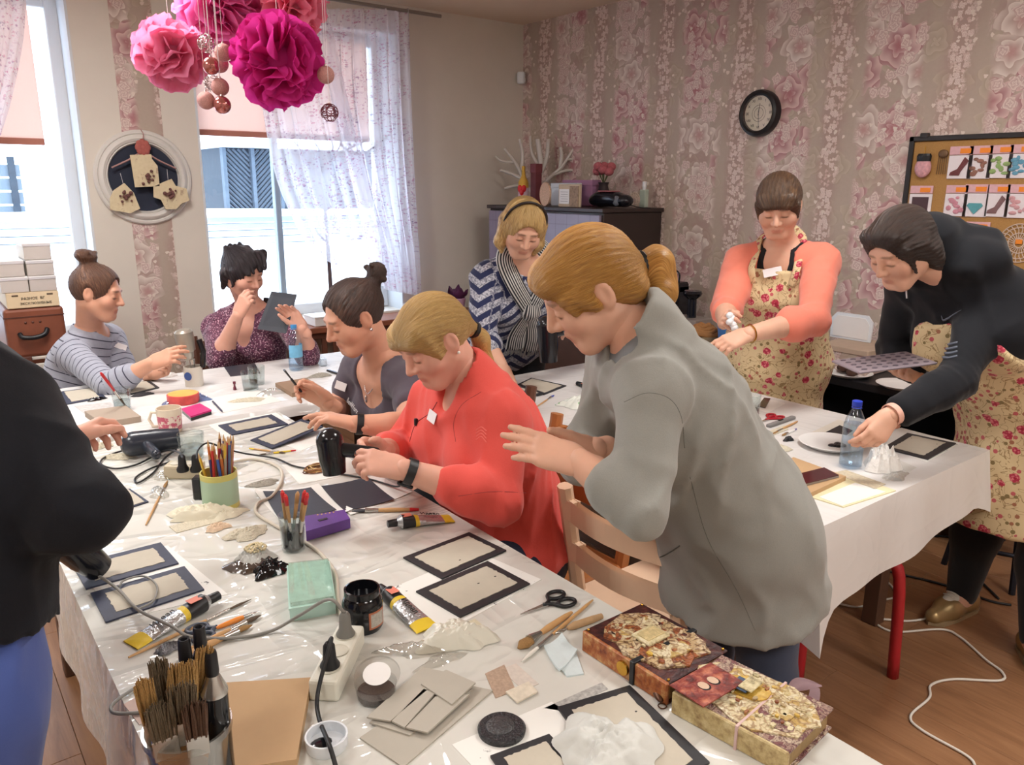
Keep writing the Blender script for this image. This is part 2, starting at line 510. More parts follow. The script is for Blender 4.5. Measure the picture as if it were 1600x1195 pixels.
# --- unseen ceiling lamps added for fill light, above and behind the camera
def added_fill_lamp(x,y,watts,label):
 o=thing('added_fill_lamp',label,'lamp',(x,y,ZC))
 B().box((-0.31,-0.31,-0.06),(0.31,0.31,0.0),0.01).done('fill_lamp_frame',M('fill_lamp_white',(235,235,232),0.4),o)
 t=MATS.get('fill_lamp_diffuser')
 if t is None:
  n=NT('fill_lamp_diffuser');n.set(col=(0.9,0.88,0.84),emit=(1.0,0.92,0.82),emits=6.0);t=MATS['fill_lamp_diffuser']=n.m
 B().box((-0.28,-0.28,-0.066),(0.28,0.28,-0.059)).done('fill_lamp_diffuser',t,o)
 d=bpy.data.lights.new('fill_light','AREA');d.shape='SQUARE';d.size=0.56;d.energy=watts;d.color=(1.0,0.975,0.945)
 lo=bpy.data.objects.new('fill_light',d);C.objects.link(lo);lo.parent=o;lo.location=(0,0,-0.075)
added_fill_lamp(0.6,-1.0,22,'added square white fill lamp behind the long table')
added_fill_lamp(2.2,-1.1,50,'added square white fill lamp near the back wall on the pinboard side')
added_fill_lamp(2.3,1.15,38,'added square white fill lamp above the short white table')
added_fill_lamp(-0.7,2.4,40,'added square white fill lamp beside the long table on the window side')
added_fill_lamp(0.5,3.35,45,'added square white fill lamp above the table before the window')
added_fill_lamp(-1.2,0.4,22,'added square white fill lamp beside the long table near the back wall')
# ---------------------------------------------------------------- organic surfaces: blended tapered limbs -> one continuous mesh
class SDF:
 def __init__(s,h=0.009):s.h=h;s.ops=[]
 def cap(s,a,b,ra,rb=None,k=0.03,flat=None,ratio=1.0,op='add',pid=0,grow=0.0):
  s.ops.append(('cap',op,k,pid,np.asarray(a,float),np.asarray(b,float),ra+grow,(ra if rb is None else rb)+grow,None if flat is None else nrm(flat),ratio));return s
 def ell(s,c,r,fr=None,k=0.03,op='add',pid=0,grow=0.0):
  r=np.array(r,float)+grow
  s.ops.append(('ell',op,k,pid,np.asarray(c,float),r,np.eye(3)if fr is None else np.asarray(fr,float)));return s
 def plane(s,p,n,k=0.0):
  """keep what lies behind the plane (against n)"""
  s.ops.append(('pln','int',k,0,np.asarray(p,float),nrm(n)));return s
 def wave(s,fn):s.ops.append(('wav','wav',0,0,fn));return s
 @staticmethod
 def _d(o,p):
  if o[0]=='cap':
   _,_,_,_,a,b,ra,rb,n,q=o
   v=p-a;ba=b-a
   if n is not None and q!=1.0:
    v=v+np.outer(v@n,n)*(1/q-1)if v.ndim==2 else v
    ba=ba+n*(ba@n)*(1/q-1)
   L=max(ba@ba,1e-12)
   t=np.clip(v@ba/L,0,1)
   w=v-t[:,None]*ba
   return(np.sqrt(np.einsum('ij,ij->i',w,w))-(ra+(rb-ra)*t))*min(1.0,q if n is not None else 1.0)
  if o[0]=='ell':
   _,_,_,_,c,r,fr=o
   v=(p-c)@fr.T
   k0=np.sqrt((((v/r)**2).sum(1)));k1=np.sqrt(((v/(r*r))**2).sum(1))
   return k0*(k0-1)/np.maximum(k1,1e-9)
  if o[0]=='pln':return(p-o[4])@o[5]
 @staticmethod
 def _bb(o):
  if o[0]=='cap':
   m=max(o[6],o[7]);return np.minimum(o[4],o[5])-m,np.maximum(o[4],o[5])+m
  m=max(o[5]);return o[4]-m,o[4]+m
 def build(s):
  h=s.h
  adds=[o for o in s.ops if o[1]=='add']
  lo=np.min([s._bb(o)[0]for o in adds],0)-3*h;hi=np.max([s._bb(o)[1]for o in adds],0)+3*h
  n=np.ceil((hi-lo)/h).astype(int)+1
  F=np.full(n,0.5,np.float32)
  ax=[lo[i]+h*np.arange(n[i])for i in range(3)]
  for o in s.ops:
   if o[1]in('int','wav'):sl=tuple(slice(0,q)for q in n)
   else:
    b0,b1=s._bb(o);mg=o[2]+3*h
    i0=np.clip(np.floor((b0-mg-lo)/h).astype(int),0,n);i1=np.clip(np.ceil((b1+mg-lo)/h).astype(int)+1,0,n)
    if np.any(i1<=i0):continue
    sl=tuple(slice(i0[i],i1[i])for i in range(3))
   if o[1]=='wav':
    idx=np.nonzero(np.abs(F)<0.05)
    p=np.stack([ax[i][idx[i]]for i in range(3)],1)
    F[idx]+=o[4](p);continue
   if o[1]=='int':
    g=np.meshgrid(*ax,indexing='ij',sparse=True)
    d=(g[0]-o[4][0])*o[5][0]+(g[1]-o[4][1])*o[5][1]+(g[2]-o[4][2])*o[5][2]
    F=np.maximum(F,d.astype(np.float32));continue
   g=np.meshgrid(*[ax[i][sl[i]]for i in range(3)],indexing='ij')
   sh=g[0].shape
   d=s._d(o,np.stack([q.ravel()for q in g],1)).reshape(sh).astype(np.float32)
   f=F[sl];k=max(o[2],1e-6)
   if o[1]=='add':
    e=np.maximum(k-np.abs(f-d),0)/k
    F[sl]=np.minimum(f,d)-e*e*k*0.25
   else:
    d=-d
    e=np.maximum(k-np.abs(f-d),0)/k
    F[sl]=np.maximum(f,d)+e*e*k*0.25
  return surfnet(F,lo,h)
 def nearest(s,p):
  best=np.full(len(p),9.0);pid=np.zeros(len(p),int)
  for o in s.ops:
   if o[1]!='add':continue
   d=s._d(o,p);m=d<best
   best[m]=d[m];pid[m]=o[3]
  return pid
def surfnet(F,lo,h):
 Sg=F<0
 c=np.zeros(tuple(q-1 for q in F.shape),np.int8)
 for i in(0,1):
  for j in(0,1):
   for k in(0,1):
    c+=Sg[i:F.shape[0]-1+i,j:F.shape[1]-1+j,k:F.shape[2]-1+k]
 act=(c>0)&(c<8)
 I=np.argwhere(act)
 idx=np.full(act.shape,-1,np.int64);idx[act]=np.arange(len(I))
 corners=[(i,j,k)for i in(0,1)for j in(0,1)for k in(0,1)]
 fv={q:F[I[:,0]+q[0],I[:,1]+q[1],I[:,2]+q[2]]for q in corners}
 acc=np.zeros((len(I),3));cnt=np.zeros(len(I))
 for a in corners:
  for axq in range(3):
   if a[axq]==1:continue
   b=list(a);b[axq]=1;b=tuple(b)
   fa,fb=fv[a],fv[b]
   m=(fa<0)!=(fb<0)
   t=fa[m]/(fa[m]-fb[m])
   p=np.tile(np.array(a,float),(m.sum(),1));p[:,axq]+=t
   acc[m]+=p;cnt[m]+=1
 V=lo+h*(I+acc/cnt[:,None])
 Q=[]
 for axq in range(3):
  o1,o2=(axq+1)%3,(axq+2)%3
  s0=[slice(None)]*3;s1=[slice(None)]*3
  s0[axq]=slice(0,F.shape[axq]-1);s1[axq]=slice(1,F.shape[axq])
  df=Sg[tuple(s0)].astype(np.int8)-Sg[tuple(s1)].astype(np.int8)
  E=np.argwhere(df!=0)
  E=E[(E[:,o1]>0)&(E[:,o2]>0)&(E[:,o1]<F.shape[o1]-1)&(E[:,o2]<F.shape[o2]-1)]
  sg=df[E[:,0],E[:,1],E[:,2]]
  def cell(d1,d2):
   q=E.copy();q[:,o1]-=d1;q[:,o2]-=d2
   return idx[q[:,0],q[:,1],q[:,2]]
  q=np.stack([cell(1,1),cell(0,1),cell(0,0),cell(1,0)],1)
  q[sg<0]=q[sg<0][:,::-1]
  Q.append(q)
 Q=np.concatenate(Q)
 return V,Q[(Q>=0).all(1)]
def relax(V,Q,it=1,f=0.5):
 e=np.concatenate([Q[:,[0,1]],Q[:,[1,2]],Q[:,[2,3]],Q[:,[3,0]]])
 for _ in range(it):
  acc=np.zeros_like(V);cnt=np.zeros(len(V))
  for a,b in((0,1),(1,0)):
   for k in range(3):acc[:,k]+=np.bincount(e[:,a],V[e[:,b],k],len(V))
   cnt+=np.bincount(e[:,a],minlength=len(V))
  V=V+(acc/np.maximum(cnt,1)[:,None]-V)*f
 return V
def quad_obj(name,V,Q,mat,parent=None,base=None,attrs=None,cols=None):
 if base is not None:V=V-np.asarray(base)
 me=bpy.data.meshes.new(name)
 me.vertices.add(len(V));me.vertices.foreach_set('co',np.ascontiguousarray(V,np.float32).ravel())
 me.loops.add(len(Q)*4);me.loops.foreach_set('vertex_index',np.ascontiguousarray(Q,np.int32).ravel())
 me.polygons.add(len(Q));me.polygons.foreach_set('loop_start',np.arange(0,4*len(Q),4,dtype=np.int32))
 me.polygons.foreach_set('use_smooth',np.ones(len(Q),bool))
 me.update(calc_edges=True)
 for k,a in(attrs or{}).items():
  at=me.attributes.new(k,'FLOAT','POINT');at.data.foreach_set('value',np.ascontiguousarray(a,np.float32))
 for k,a in(cols or{}).items():
  at=me.attributes.new(k,'FLOAT_COLOR','POINT');at.data.foreach_set('color',np.ascontiguousarray(a,np.float32).ravel())
 return data_obj(name,me,mat,parent)
def merge(parts):
 Vs,Qs,n=[],[],0
 for V,Q in parts:Vs.append(V);Qs.append(Q+n);n+=len(V)
 return np.concatenate(Vs),np.concatenate(Qs)
# ---- hands -------------------------------------------------------
def hand(W,d,n,right=True,curl=(0.3,0.35,0.4,0.45),thumb=(0.5,0.3),spread=0.10,sc=0.94,h=0.0032):
 """wrist, direction of the metacarpals, direction the palm faces; curl per finger in radians per joint; thumb = (opening, bend)"""
 W=np.asarray(W,float);d=nrm(d);n=np.asarray(n,float);n=nrm(n-d*(n@d))
 th=np.cross(d,n)*(1 if right else-1)
 s=SDF(h)
 s.cap(W-d*0.035*sc,W+d*0.015*sc,0.026*sc,0.027*sc,0.01,flat=n,ratio=0.78)
 offs=(0.027,0.009,-0.009,-0.026)
 L=(0.074,0.082,0.075,0.060);ml=(0.088,0.090,0.084,0.076)
 for i in range(4):
  base=W+d*0.012*sc+th*offs[i]*0.62*sc
  kn=W+d*ml[i]*sc+th*offs[i]*sc
  s.cap(base,kn,0.0165*sc,0.0125*sc,0.012,flat=n,ratio=0.85)
 s.cap(W+d*0.03*sc+th*0.012*sc+n*0.004,W+d*0.06*sc-th*0.01*sc+n*0.005,0.02*sc,0.018*sc,0.014,flat=n,ratio=0.7)
 for i in range(4):
  kn=W+d*ml[i]*sc+th*offs[i]*sc
  a0=curl[i];dirv=nrm(d+th*spread*(1.5-i)*0.6)
  ang=a0*0.9
  p=kn
  for j,fr in enumerate((0.46,0.30,0.24)):
   v=dirv*math.cos(ang)+n*math.sin(ang)
   q=p+v*L[i]*fr*sc
   r0=(0.0098,0.0088,0.0080)[j]*sc*(0.9 if i==3 else 1);r1=(0.0088,0.0080,0.0066)[j]*sc*(0.9 if i==3 else 1)
   s.cap(p,q,r0,r1,0.004)
   p=q;ang+=a0*(1.15 if j==0 else 0.75)
 op,bd=thumb
 b=W+d*0.022*sc+th*0.020*sc+n*0.006*sc
 v=nrm(d*math.cos(op)+th*math.sin(op)+n*0.30)
 p=b
 for j,(l,r0,r1)in enumerate(((0.042,0.0165,0.0125),(0.032,0.0122,0.0102),(0.027,0.0102,0.0075))):
  q=p+v*l*sc
  s.cap(p,q,r0*sc,r1*sc,0.008 if j==0 else 0.004)
  p=q;v=nrm(v*math.cos(bd)+nrm(d*0.8-th*0.55+n*0.35)*math.sin(bd))
 return s.build()
# ---- heads ---------------------------------------------------------
def head_frame(fd,hu):
 f=nrm(fd);u=np.asarray(hu,float);u=nrm(u-f*(u@f));r=np.cross(f,u)
 return np.stack([r,f,u])
def head_mesh(c,fr,neck,sc=1.0,h=0.0038,full=1.0):
 s=SDF(h)
 s.ell((0,-0.012,0.030),(0.074,0.094,0.086),k=0.03)
 s.ell((0,0.020,-0.030),(0.060*full,0.068,0.080),k=0.035)
 s.cap((-0.016,0.064,-0.092),(0.016,0.064,-0.092),0.020,k=0.025)
 for sx in(-1,1):
  s.ell((sx*0.037*full,0.056,-0.026),(0.030,0.028,0.030),k=0.025)
  s.cap((sx*0.052,-0.002,-0.050),(sx*0.026,0.052,-0.090),0.020*full,0.018,k=0.03)
 s.cap((-0.034,0.078,0.026),(0.034,0.078,0.026),0.011,k=0.018)
 for sx in(-1,1):s.ell((sx*0.031,0.103,0.006),(0.020,0.016,0.014),k=0.016,op='sub')
 for sx in(-1,1):s.ell((sx*0.031,0.077,0.005),(0.0150,0.0130,0.0120),k=0.004)
 s.cap((0,0.088,0.014),(0,0.108,-0.024),0.0075,0.0110,k=0.012)
 for sx in(-1,1):s.ell((sx*0.012,0.096,-0.028),(0.009,0.010,0.008),k=0.008)
 s.cap((-0.018,0.080,-0.058),(0.018,0.080,-0.058),0.0075,k=0.006)
 s.cap((-0.004,0.088,-0.0555),(0.004,0.088,-0.0555),0.0062,k=0.010)
 s.cap((-0.014,0.081,-0.069),(0.014,0.081,-0.069),0.0078,k=0.006)
 for sx in(-1,1):
  s.ell((sx*0.077,-0.010,0.000),(0.009,0.019,0.032),k=0.010,fr=[[1,0.35*sx,0],[-0.35*sx,1,0],[0,0,1]])
  s.ell((sx*0.087,-0.006,0.004),(0.007,0.010,0.017),k=0.006,op='sub')
# neck in head space
 nl=fr@(np.asarray(neck,float)-c)/sc
 s.cap((0,-0.030,-0.055),nl,0.050,0.058,k=0.03)
 V,Q=s.build()
# colouring
 col=np.ones((len(V),4));col[:,:3]=(0.0,0.0,0.0)
 def blob(c,r,w,ch):
  d=np.sqrt((((V-np.array(c))/np.array(r))**2).sum(1));m=np.clip(1.35-d,0,1)*w
  col[:,ch]=np.maximum(col[:,ch],np.clip(m*2.2,0,w))
 blob((0,0.088,-0.0635),(0.019,0.014,0.0095),0.62,0)
 for sx in(-1,1):
  blob((sx*0.045,0.075,-0.030),(0.026,0.03,0.022),0.16,0)
  blob((sx*0.032,0.094,0.0285),(0.020,0.02,0.0045),0.7,1)
  blob((sx*0.031,0.094,-0.0035),(0.016,0.016,0.0040),0.95,1)
 blob((0,0.115,-0.026),(0.016,0.02,0.014),0.12,0)
 return c+(V*sc)@fr,Q,col
def loop_dirs(fr,c,V):
 return(V-c)@fr.T
M_skin={}
def skin_mat(name,rgb,brow):
 t=NT(name)
 tint=t.node('ShaderNodeAttribute');tint.attribute_name='tint'
 sp=t.node('ShaderNodeSeparateColor');t.link(tint.outputs['Color'],sp.inputs[0])
 lip,brw=X(t,sp.outputs[0]),X(t,sp.outputs[1])
 n=t.noise(scale=26.0,detail=3)
 base=t.mix(n,tuple(q*0.90 for q in srgb(*rgb)),srgb(min(255,rgb[0]+8),rgb[1]+2,rgb[2]))
 base=t.mix(lip*0.8,base,srgb(int(rgb[0]*0.82),int(rgb[1]*0.58),int(rgb[2]*0.60)))
 base=t.mix(brw*0.85,base,srgb(*brow))
 t.set(col=base,rough=0.52,sss=0.12,spec=0.35)
 t.b.inputs['Subsurface Radius'].default_value=(0.012,0.005,0.003)
 t.bump(t.noise(scale=240.0,detail=2),0.08,0.001)
 return t.m
def hair_mat(name,dark,mid,light,scale=30.0):
 t=NT(name)
 st=t.attr('st');al=t.attr('al')
 v=t.vec(st*scale,al*3.0,0.0)
 n=t.noise(v,1.0,4,0.65)
 n2=t.noise(t.vec(st*scale*4,al*5.0,3.0),1.0,2,0.6)
 col=t.ramp(n*0.65+n2*0.35,[(0.32,srgb(*dark)),(0.5,srgb(*mid)),(0.68,srgb(*light))])
 t.set(col=col,rough=0.42,spec=0.5)
 t.b.inputs['Anisotropic'].default_value=0.5
 t.bump(n*0.6+n2*0.6,0.9,0.006)
 return t.m
# ---------------------------------------------------------------- tables and cloths
def film_cloth(name,rgb,gloss=0.5):
 """white cloth under clear wrinkled film"""
 t=NT(name);x,y,z=t.xyz()
 p=t.tc()
 n=t.noise(t.addv(p,t.scale(t.noise(p,2.0,2,color=True),0.5)),3.6,3,0.5)
 rid=1.0-((n-0.5).abs()*9.0).mn(1.0)
 n2=t.noise(t.vec(x*1.0,y*3.2,z*3.0),1.6,2,0.5,1.0);rid2=1.0-((n2-0.5).abs()*12.0).mn(1.0)
 c=t.mix(t.noise(p,1.7,3),srgb(*[int(q*0.965)for q in rgb]),srgb(*rgb))
 t.set(col=c,rough=0.5,coat=gloss,coatr=0.06,spec=0.3)
 n3=t.noise(t.vec(x*3.0,y*0.9,z*3.0),1.5,2,0.45,0.8);rid3=1.0-((n3-0.5).abs()*7.0).mn(1.0)
 bp=t.node('ShaderNodeBump');bp.inputs['Strength'].default_value=0.55 if gloss>0.5 else 0.25;bp.inputs['Distance'].default_value=0.02
 hgt=rid.pw(2.0)*0.35+rid2.pw(2.0)*0.6+rid3.pw(2.0)*0.7+t.noise(p,3.0,2)*0.6
 t.link(hgt.s,bp.inputs['Height']);t.link(bp.outputs[0],t.b.inputs['Coat Normal'])
 t.bump(t.noise(p,4.0,2)+rid3*0.15,0.06,0.02)
 return t.m
M_cloth1=film_cloth('filmed_white_cloth',(214,213,206),0.75)
M_cloth2=film_cloth('white_paper_cloth',(226,224,222),0.25)
M_tleg=M('table_leg_wood',(86,58,42),0.6,0.2,20)
def table(name,label,x0,x1,y0,y1,h,cloth_label,drop,mat,wave=0.02,corner=0.0,seedn=1,inset=(0.09,0.09)):
 t=thing(name,label,'table',((x0+x1)/2,(y0+y1)/2,0))
 cx_,cy_=(x0+x1)/2,(y0+y1)/2
 B().box((x0-cx_+0.006,y0-cy_+0.006,h-0.034),(x1-cx_-0.006,y1-cy_-0.006,h-0.005),0.003).done('tabletop',M_tleg,t)
 B().box((x0-cx_+0.07,y0-cy_+0.07,h-0.11),(x1-cx_-0.07,y1-cy_-0.07,h-0.034),0.003).done('apron_rail',M_tleg,t)
 for sx in(-1,1):
  for sy in(-1,1):
   lx,ly=sx*((x1-x0)/2-0.075),sy*((y1-y0)/2-inset[0 if sy<0 else 1])
   B().box((lx-0.03,ly-0.03,0),(lx+0.03,ly+0.03,h-0.034),0.004).done('leg',M_tleg,t)
# cloth: flat top with a draped skirt all round
 c=B();per=[]
 nx,ny=int((x1-x0)/0.03),int((y1-y0)/0.03)
 for i in range(nx):per.append((x0+(x1-x0)*i/nx,y0,0,-1))
 for i in range(ny):per.append((x1,y0+(y1-y0)*i/ny,1,0))
 for i in range(nx):per.append((x1-(x1-x0)*i/nx,y1,0,1))
 for i in range(ny):per.append((x0,y1-(y1-y0)*i/ny,-1,0))
 n=len(per);rows=7
 vs=[]
 for j in range(rows+1):
  u=j/rows
  for i,(x,y,ox,oy)in enumerate(per):
# outward normal smoothed at corners
   a,b_=per[i-4],per[(i+4)%n]
   ux,uy=a[2]+b_[2]+ox,a[3]+b_[3]+oy;L=math.hypot(ux,uy)or 1;ux,uy=ux/L,uy/L
   cd=min(math.hypot(x-qx,y-qy)for qx in(x0,x1)for qy in(y0,y1))
   cf=max(0,1-cd/0.14)
   dz=drop(x,y)*(u)*(1+0.35*cf*cf)
   out=(0.004+u*(0.016+wave*math.sin((x+y*1.3)*19+seedn)*0.6+0.05*cf*cf))if j else 0.0
   z=h+0.0 if j==0 else h-0.004-dz
   vs.append((x+ux*out-cx_,y+uy*out-cy_,z))
 fs=[[j*n+i,j*n+(i+1)%n,(j+1)*n+(i+1)%n,(j+1)*n+i][::-1]for j in range(rows)for i in range(n)]
 c.add(vs,fs)
 k=len(c.v)
 gx,gy=24,40
 top=B()
 c.f.append(list(range(n)));c.mi.append(0)
 o=c.done('tablecloth',mat,None,smooth='auto')
 o.location=(cx_,cy_,0)
 tag(o,cloth_label,'tablecloth')
 return t
ZT,Z2,Z3=0.75,0.765,0.75
table('work_table','long wooden work table under the film-covered white cloth',0.19,1.07,0.42,2.84,ZT,'white cloth under clear wrinkled film on the long cluttered table',lambda x,y:0.10 if x>0.6 else 0.20+0.03*math.sin(y*5),M_cloth1,0.012,seedn=1)
table('side_table','wooden table before the window under the white paper cloth',0.36,1.86,2.85,3.68,Z2,'white paper cloth on the table before the window',lambda x,y:0.035 if y<3 else 0.10,M_cloth2,0.004,seedn=2)
table('short_table','wooden table beside the wallpapered wall under the hanging white cloth',1.77,2.80,0.99,2.78,Z3,'white cloth hanging in soft folds from the short table',lambda x,y:0.25-0.08*(x-1.77)/1.03+0.008*math.sin(x*9)if y<1.1 else(0.24-0.04*(y-1)if x<2 else 0.16),M_cloth2,0.010,seedn=3,inset=(0.28,0.12))
# ---------------------------------------------------------------- people
def lerp(a,b,t):return np.asarray(a)*(1-t)+np.asarray(b)*t
class Body:
 def __init__(s,**J):
  for k,v in J.items():setattr(s,k,np.asarray(v,float)if isinstance(v,(tuple,list,np.ndarray))else v)
  s.g=J.get('g',1.0)
  s.up=nrm(s.nck-s.pel)
  r=s.shR-s.shL;s.r=nrm(r-s.up*(r@s.up));s.f=np.cross(s.up,s.r)
  hr=s.hipR-s.hipL;s.hr=nrm(hr)
  if not hasattr(s,'chs'):s.chs=lerp(s.pel,s.nck,0.68)+s.f*-0.005
  if not hasattr(s,'wst'):s.wst=lerp(s.pel,s.nck,0.34)
  s.hf=head_frame(s.fd,s.hu if hasattr(s,'hu')else(0,0,1))
 def torso(s,d,grow=0.0,bust=1.0,pid=0,low=True):
  g=s.g
  if low:
   d.cap(s.hipL,s.hipR,0.100*g,k=0.05,flat=s.f,ratio=0.95,grow=grow,pid=pid)
   d.cap(s.pel,s.wst,0.150*g,0.132*g,0.06,flat=s.f,ratio=0.80,grow=grow,pid=pid)
  d.cap(s.wst,s.chs,0.132*g,0.142*g,0.06,flat=s.f,ratio=0.80,grow=grow,pid=pid)
  d.cap(s.chs,lerp(s.chs,s.nck,0.65),0.140*g,0.085*g,0.05,flat=s.f,ratio=0.72,grow=grow,pid=pid)
  m=lerp(s.shL,s.shR,0.5)
  for sh in(s.shL,s.shR):
   d.cap(lerp(m,sh,0.25),sh,0.062*g**0.5,0.054*g**0.5,0.05,grow=grow,pid=pid)
   d.cap(s.nck+s.up*0.02,lerp(m,sh,0.8)+s.up*0.01,0.045,0.040,0.04,grow=grow,pid=pid)
  if bust>0:
   for sx in(-1,1):d.ell(s.chs+s.f*0.075*g+s.r*sx*0.075*g-s.up*0.015,(0.070*g*bust,0.062*g*bust,0.068*g*bust),fr=[s.r,s.f,s.up],k=0.04,grow=grow,pid=pid)
  return s
 def arm(s,d,side,end=1.0,grow=0.0,uend=1.0,pid=1,slack=0.0):
  g=s.g**0.7
  sh,el,wr=(s.shR,s.elR,s.wrR)if side=='R' else(s.shL,s.elL,s.wrL)
  d.cap(sh,lerp(sh,el,uend),0.053*g,(0.053+(0.041-0.053)*uend)*g,0.03,grow=grow,pid=pid)
  if uend>=1.0 and end>0:
   d.cap(el,lerp(el,wr,0.30*min(1,end/0.3)),0.041*g,0.042*g,0.02,grow=grow+slack,pid=pid)
   if end>0.3:d.cap(lerp(el,wr,0.30),lerp(el,wr,end),0.042*g,0.042*g+(0.0275-0.042*g)*(end-0.3)/0.7,0.02,grow=grow+slack,pid=pid)
  return s
 def legs(s,d,grow=0.0,pid=3,end=1.0):
  g=s.g**0.8
  for hp,kn,an in((s.hipL,s.knL,s.anL),(s.hipR,s.knR,s.anR)):
   d.cap(hp,kn,0.092*g,0.060*g,0.05,grow=grow,pid=pid)
   d.cap(kn,lerp(kn,an,0.35),0.060*g,0.058*g,0.03,grow=grow,pid=pid)
   d.cap(lerp(kn,an,0.35),lerp(kn,an,end),0.058*g,0.040,0.03,grow=grow,pid=pid)
  return s
 def feet(s,d,grow=0.0,pid=4):
  for an,td in((s.anL,s.toeL),(s.anR,s.toeR)):
   td=nrm((td[0],td[1],0));gnd=np.array([an[0],an[1],s.gz])
   d.cap(an+(0,0,-0.01),gnd-td*0.035+A3(0,0,0.035),0.036,0.034,0.03,grow=grow,pid=pid)
   d.cap(gnd-td*0.035+A3(0,0,0.034),gnd+td*0.085+A3(0,0,0.036),0.033,0.036,0.03,grow=grow,pid=pid)
   d.cap(an,gnd+td*0.08+A3(0,0,0.04),0.034,0.034,0.03,grow=grow,pid=pid)
   d.cap(gnd+td*0.085+A3(0,0,0.033),gnd+td*0.15+A3(0,0,0.026),0.034,0.024,0.03,grow=grow,pid=pid)
  return s
 def coords(s,V,pid):
  """cloth coordinates: along the limb and round it"""
  lu=np.zeros(len(V));lv=np.zeros(len(V))
  q=V-s.pel
  m=(pid==0)|(pid>=3)
  lu[m]=(q@s.up)[m];lv[m]=(np.arctan2(q@s.r,q@s.f)*0.16)[m]
  for p_,(a,b,c)in((1,(s.shR,s.elR,s.wrR)),(2,(s.shL,s.elL,s.wrL))):
   m=pid==p_
   if not m.any():continue
   P_=V[m]
   def seg(x,y):
    v=y-x;L=np.linalg.norm(v);v=v/L
    t=(P_-x)@v;tc=np.clip(t,0,L)
    w=P_-x-tc[:,None]*v
    e1=nrm(np.cross(v,s.f+0.3*s.up));e2=np.cross(v,e1)
    return L,t,np.linalg.norm(w,axis=1),np.arctan2(P_@e1-x@e1,P_@e2-x@e2)
   L1,t1,d1,a1=seg(a,b);L2,t2,d2,a2=seg(b,c)
   k=d1<=d2+0.002
   lu[m]=np.where(k,-t1,-(L1+t2));lv[m]=np.where(k,a1,a2)*0.05
  return{'lu':lu,'lv':lv,'lp':(pid>0).astype(float)}
def folds(amp,seed=0,wl=0.05,stretch=(1,1,0.6)):
 r=np.random.default_rng(seed);K=[]
 for i in range(5):
  v=nrm(r.normal(size=3))*np.array(stretch);K.append((v*2*PI/wl*r.uniform(0.5,1.1),r.uniform(0,6.28),nrm(r.normal(size=3))*2*PI/0.22,r.uniform(0,6.28)))
 def fn(p):
  o=np.zeros(len(p))
  for k,ph,k2,ph2 in K:
   a=p@k+ph+1.6*np.sin(p@k2+ph2);m=np.clip(0.15+np.sin(p@k2*0.7+ph),0,1)
   o+=((1-np.abs(np.sin(a*0.5)))**2*1.7-0.6)*m
  return(-o*amp*0.75).astype(np.float32)
 return fn
def creases(b,sides='RL',amp=0.0045,wl=0.026,reach=0.085):
 """rings of pushed-up cloth round the elbows and armpits"""
 spots=[]
 for k in sides:
  sh,el,wr=(b.shR,b.elR,b.wrR)if k=='R' else(b.shL,b.elL,b.wrL)
  ax=nrm(wr-sh);spots.append((el,nrm(el-sh),nrm(wr-el),reach));spots.append((lerp(sh,b.chs,0.35)-b.up*0.02,nrm(el-sh),b.r,reach*0.9))
 def fn(p):
  o=np.zeros(len(p))
  for c,d1,d2,rc in spots:
   v=p-c;g=np.exp(-(v*v).sum(1)/(rc*rc))
   s=(v@d1)*0.5+(v@d2)*0.5
   o+=g*((1-np.abs(np.sin(PI*s/wl+2.2*np.sin(v@b.r*18)+1.4*np.sin(v@b.up*13))))**2-0.35)
  return(-o*amp*1.5).astype(np.float32)
 return fn
from mathutils.bvhtree import BVHTree
LAST={}
def garment(name,b,root,mat,d,relaxn=1):
 V,Q=d.build();V=relax(V,Q,relaxn)
 pid=d.nearest(V)
 LAST['V'],LAST['Q']=V,Q
 return quad_obj(name,V,Q,mat,root,root.location,attrs=b.coords(V,pid))
def surf():
 """the last garment's surface, for laying tags and seams on it"""
 return BVHTree.FromPolygons([tuple(v)for v in LAST['V']],[tuple(int(i)for i in q)for q in LAST['Q']])
def on(bv,px,py,lift=0.0):
 for k in(0,8,-8,16,-16,26,-26,40,-40,60):
  r=bv.ray_cast(Vector((0,0,CAMH)),Vector(rayv(px+k,py)).normalized())
  if r[0]is not None:break
 else:return None,None
 return np.array(r[0])+np.array(r[1])*lift,np.array(r[1])
def seam(root,bv,pix,rad,mat,name,lift=0.0):
 pts=[bv.ray_cast(Vector((0,0,CAMH)),Vector(rayv(q[0],q[1])).normalized())[0]for q in spline([(x,y,0)for x,y in pix],8)]
 pts=[np.array(q)-np.array(root.location)for q in pts if q is not None]
 if len(pts)>2:return B().tube(pts,rad,6).done(name,mat,root,smooth=True)
def stick(root,bv,px,py,w,h,mat,name,up=(0,0,1),rot=0.0):
 c,n=on(bv,px,py,0.002)
 if c is None:print('no surface for',name,px,py);return None,None
 return patch(root,c,n,up,w,h,mat,name,rot=rot)
def make_body(b,root,skin,hands,hscale=1.0,full=1.0,h=0.0095):
 d=SDF(h)
 b.torso(d);b.arm(d,'R',pid=1);b.arm(d,'L',pid=2);b.legs(d);b.feet(d)
 d.cap(b.nck,b.hd-b.hf[1]*0.02-b.hf[2]*0.05,0.056,0.050,0.03)
 parts=[d.build()];cols=[np.zeros((len(parts[0][0]),4))]
 V,Q,c=head_mesh(b.hd,b.hf,b.nck,hscale,full=full)
 parts.append((V,Q));cols.append(c)
 for hp in hands:
  q=hand(**hp);parts.append(q);cols.append(np.zeros((len(q[0]),4)))
 V,Q=merge(parts);cols=np.concatenate(cols);cols[:,3]=1
 return quad_obj('body',V,Q,skin,root,root.location,cols={'tint':cols})
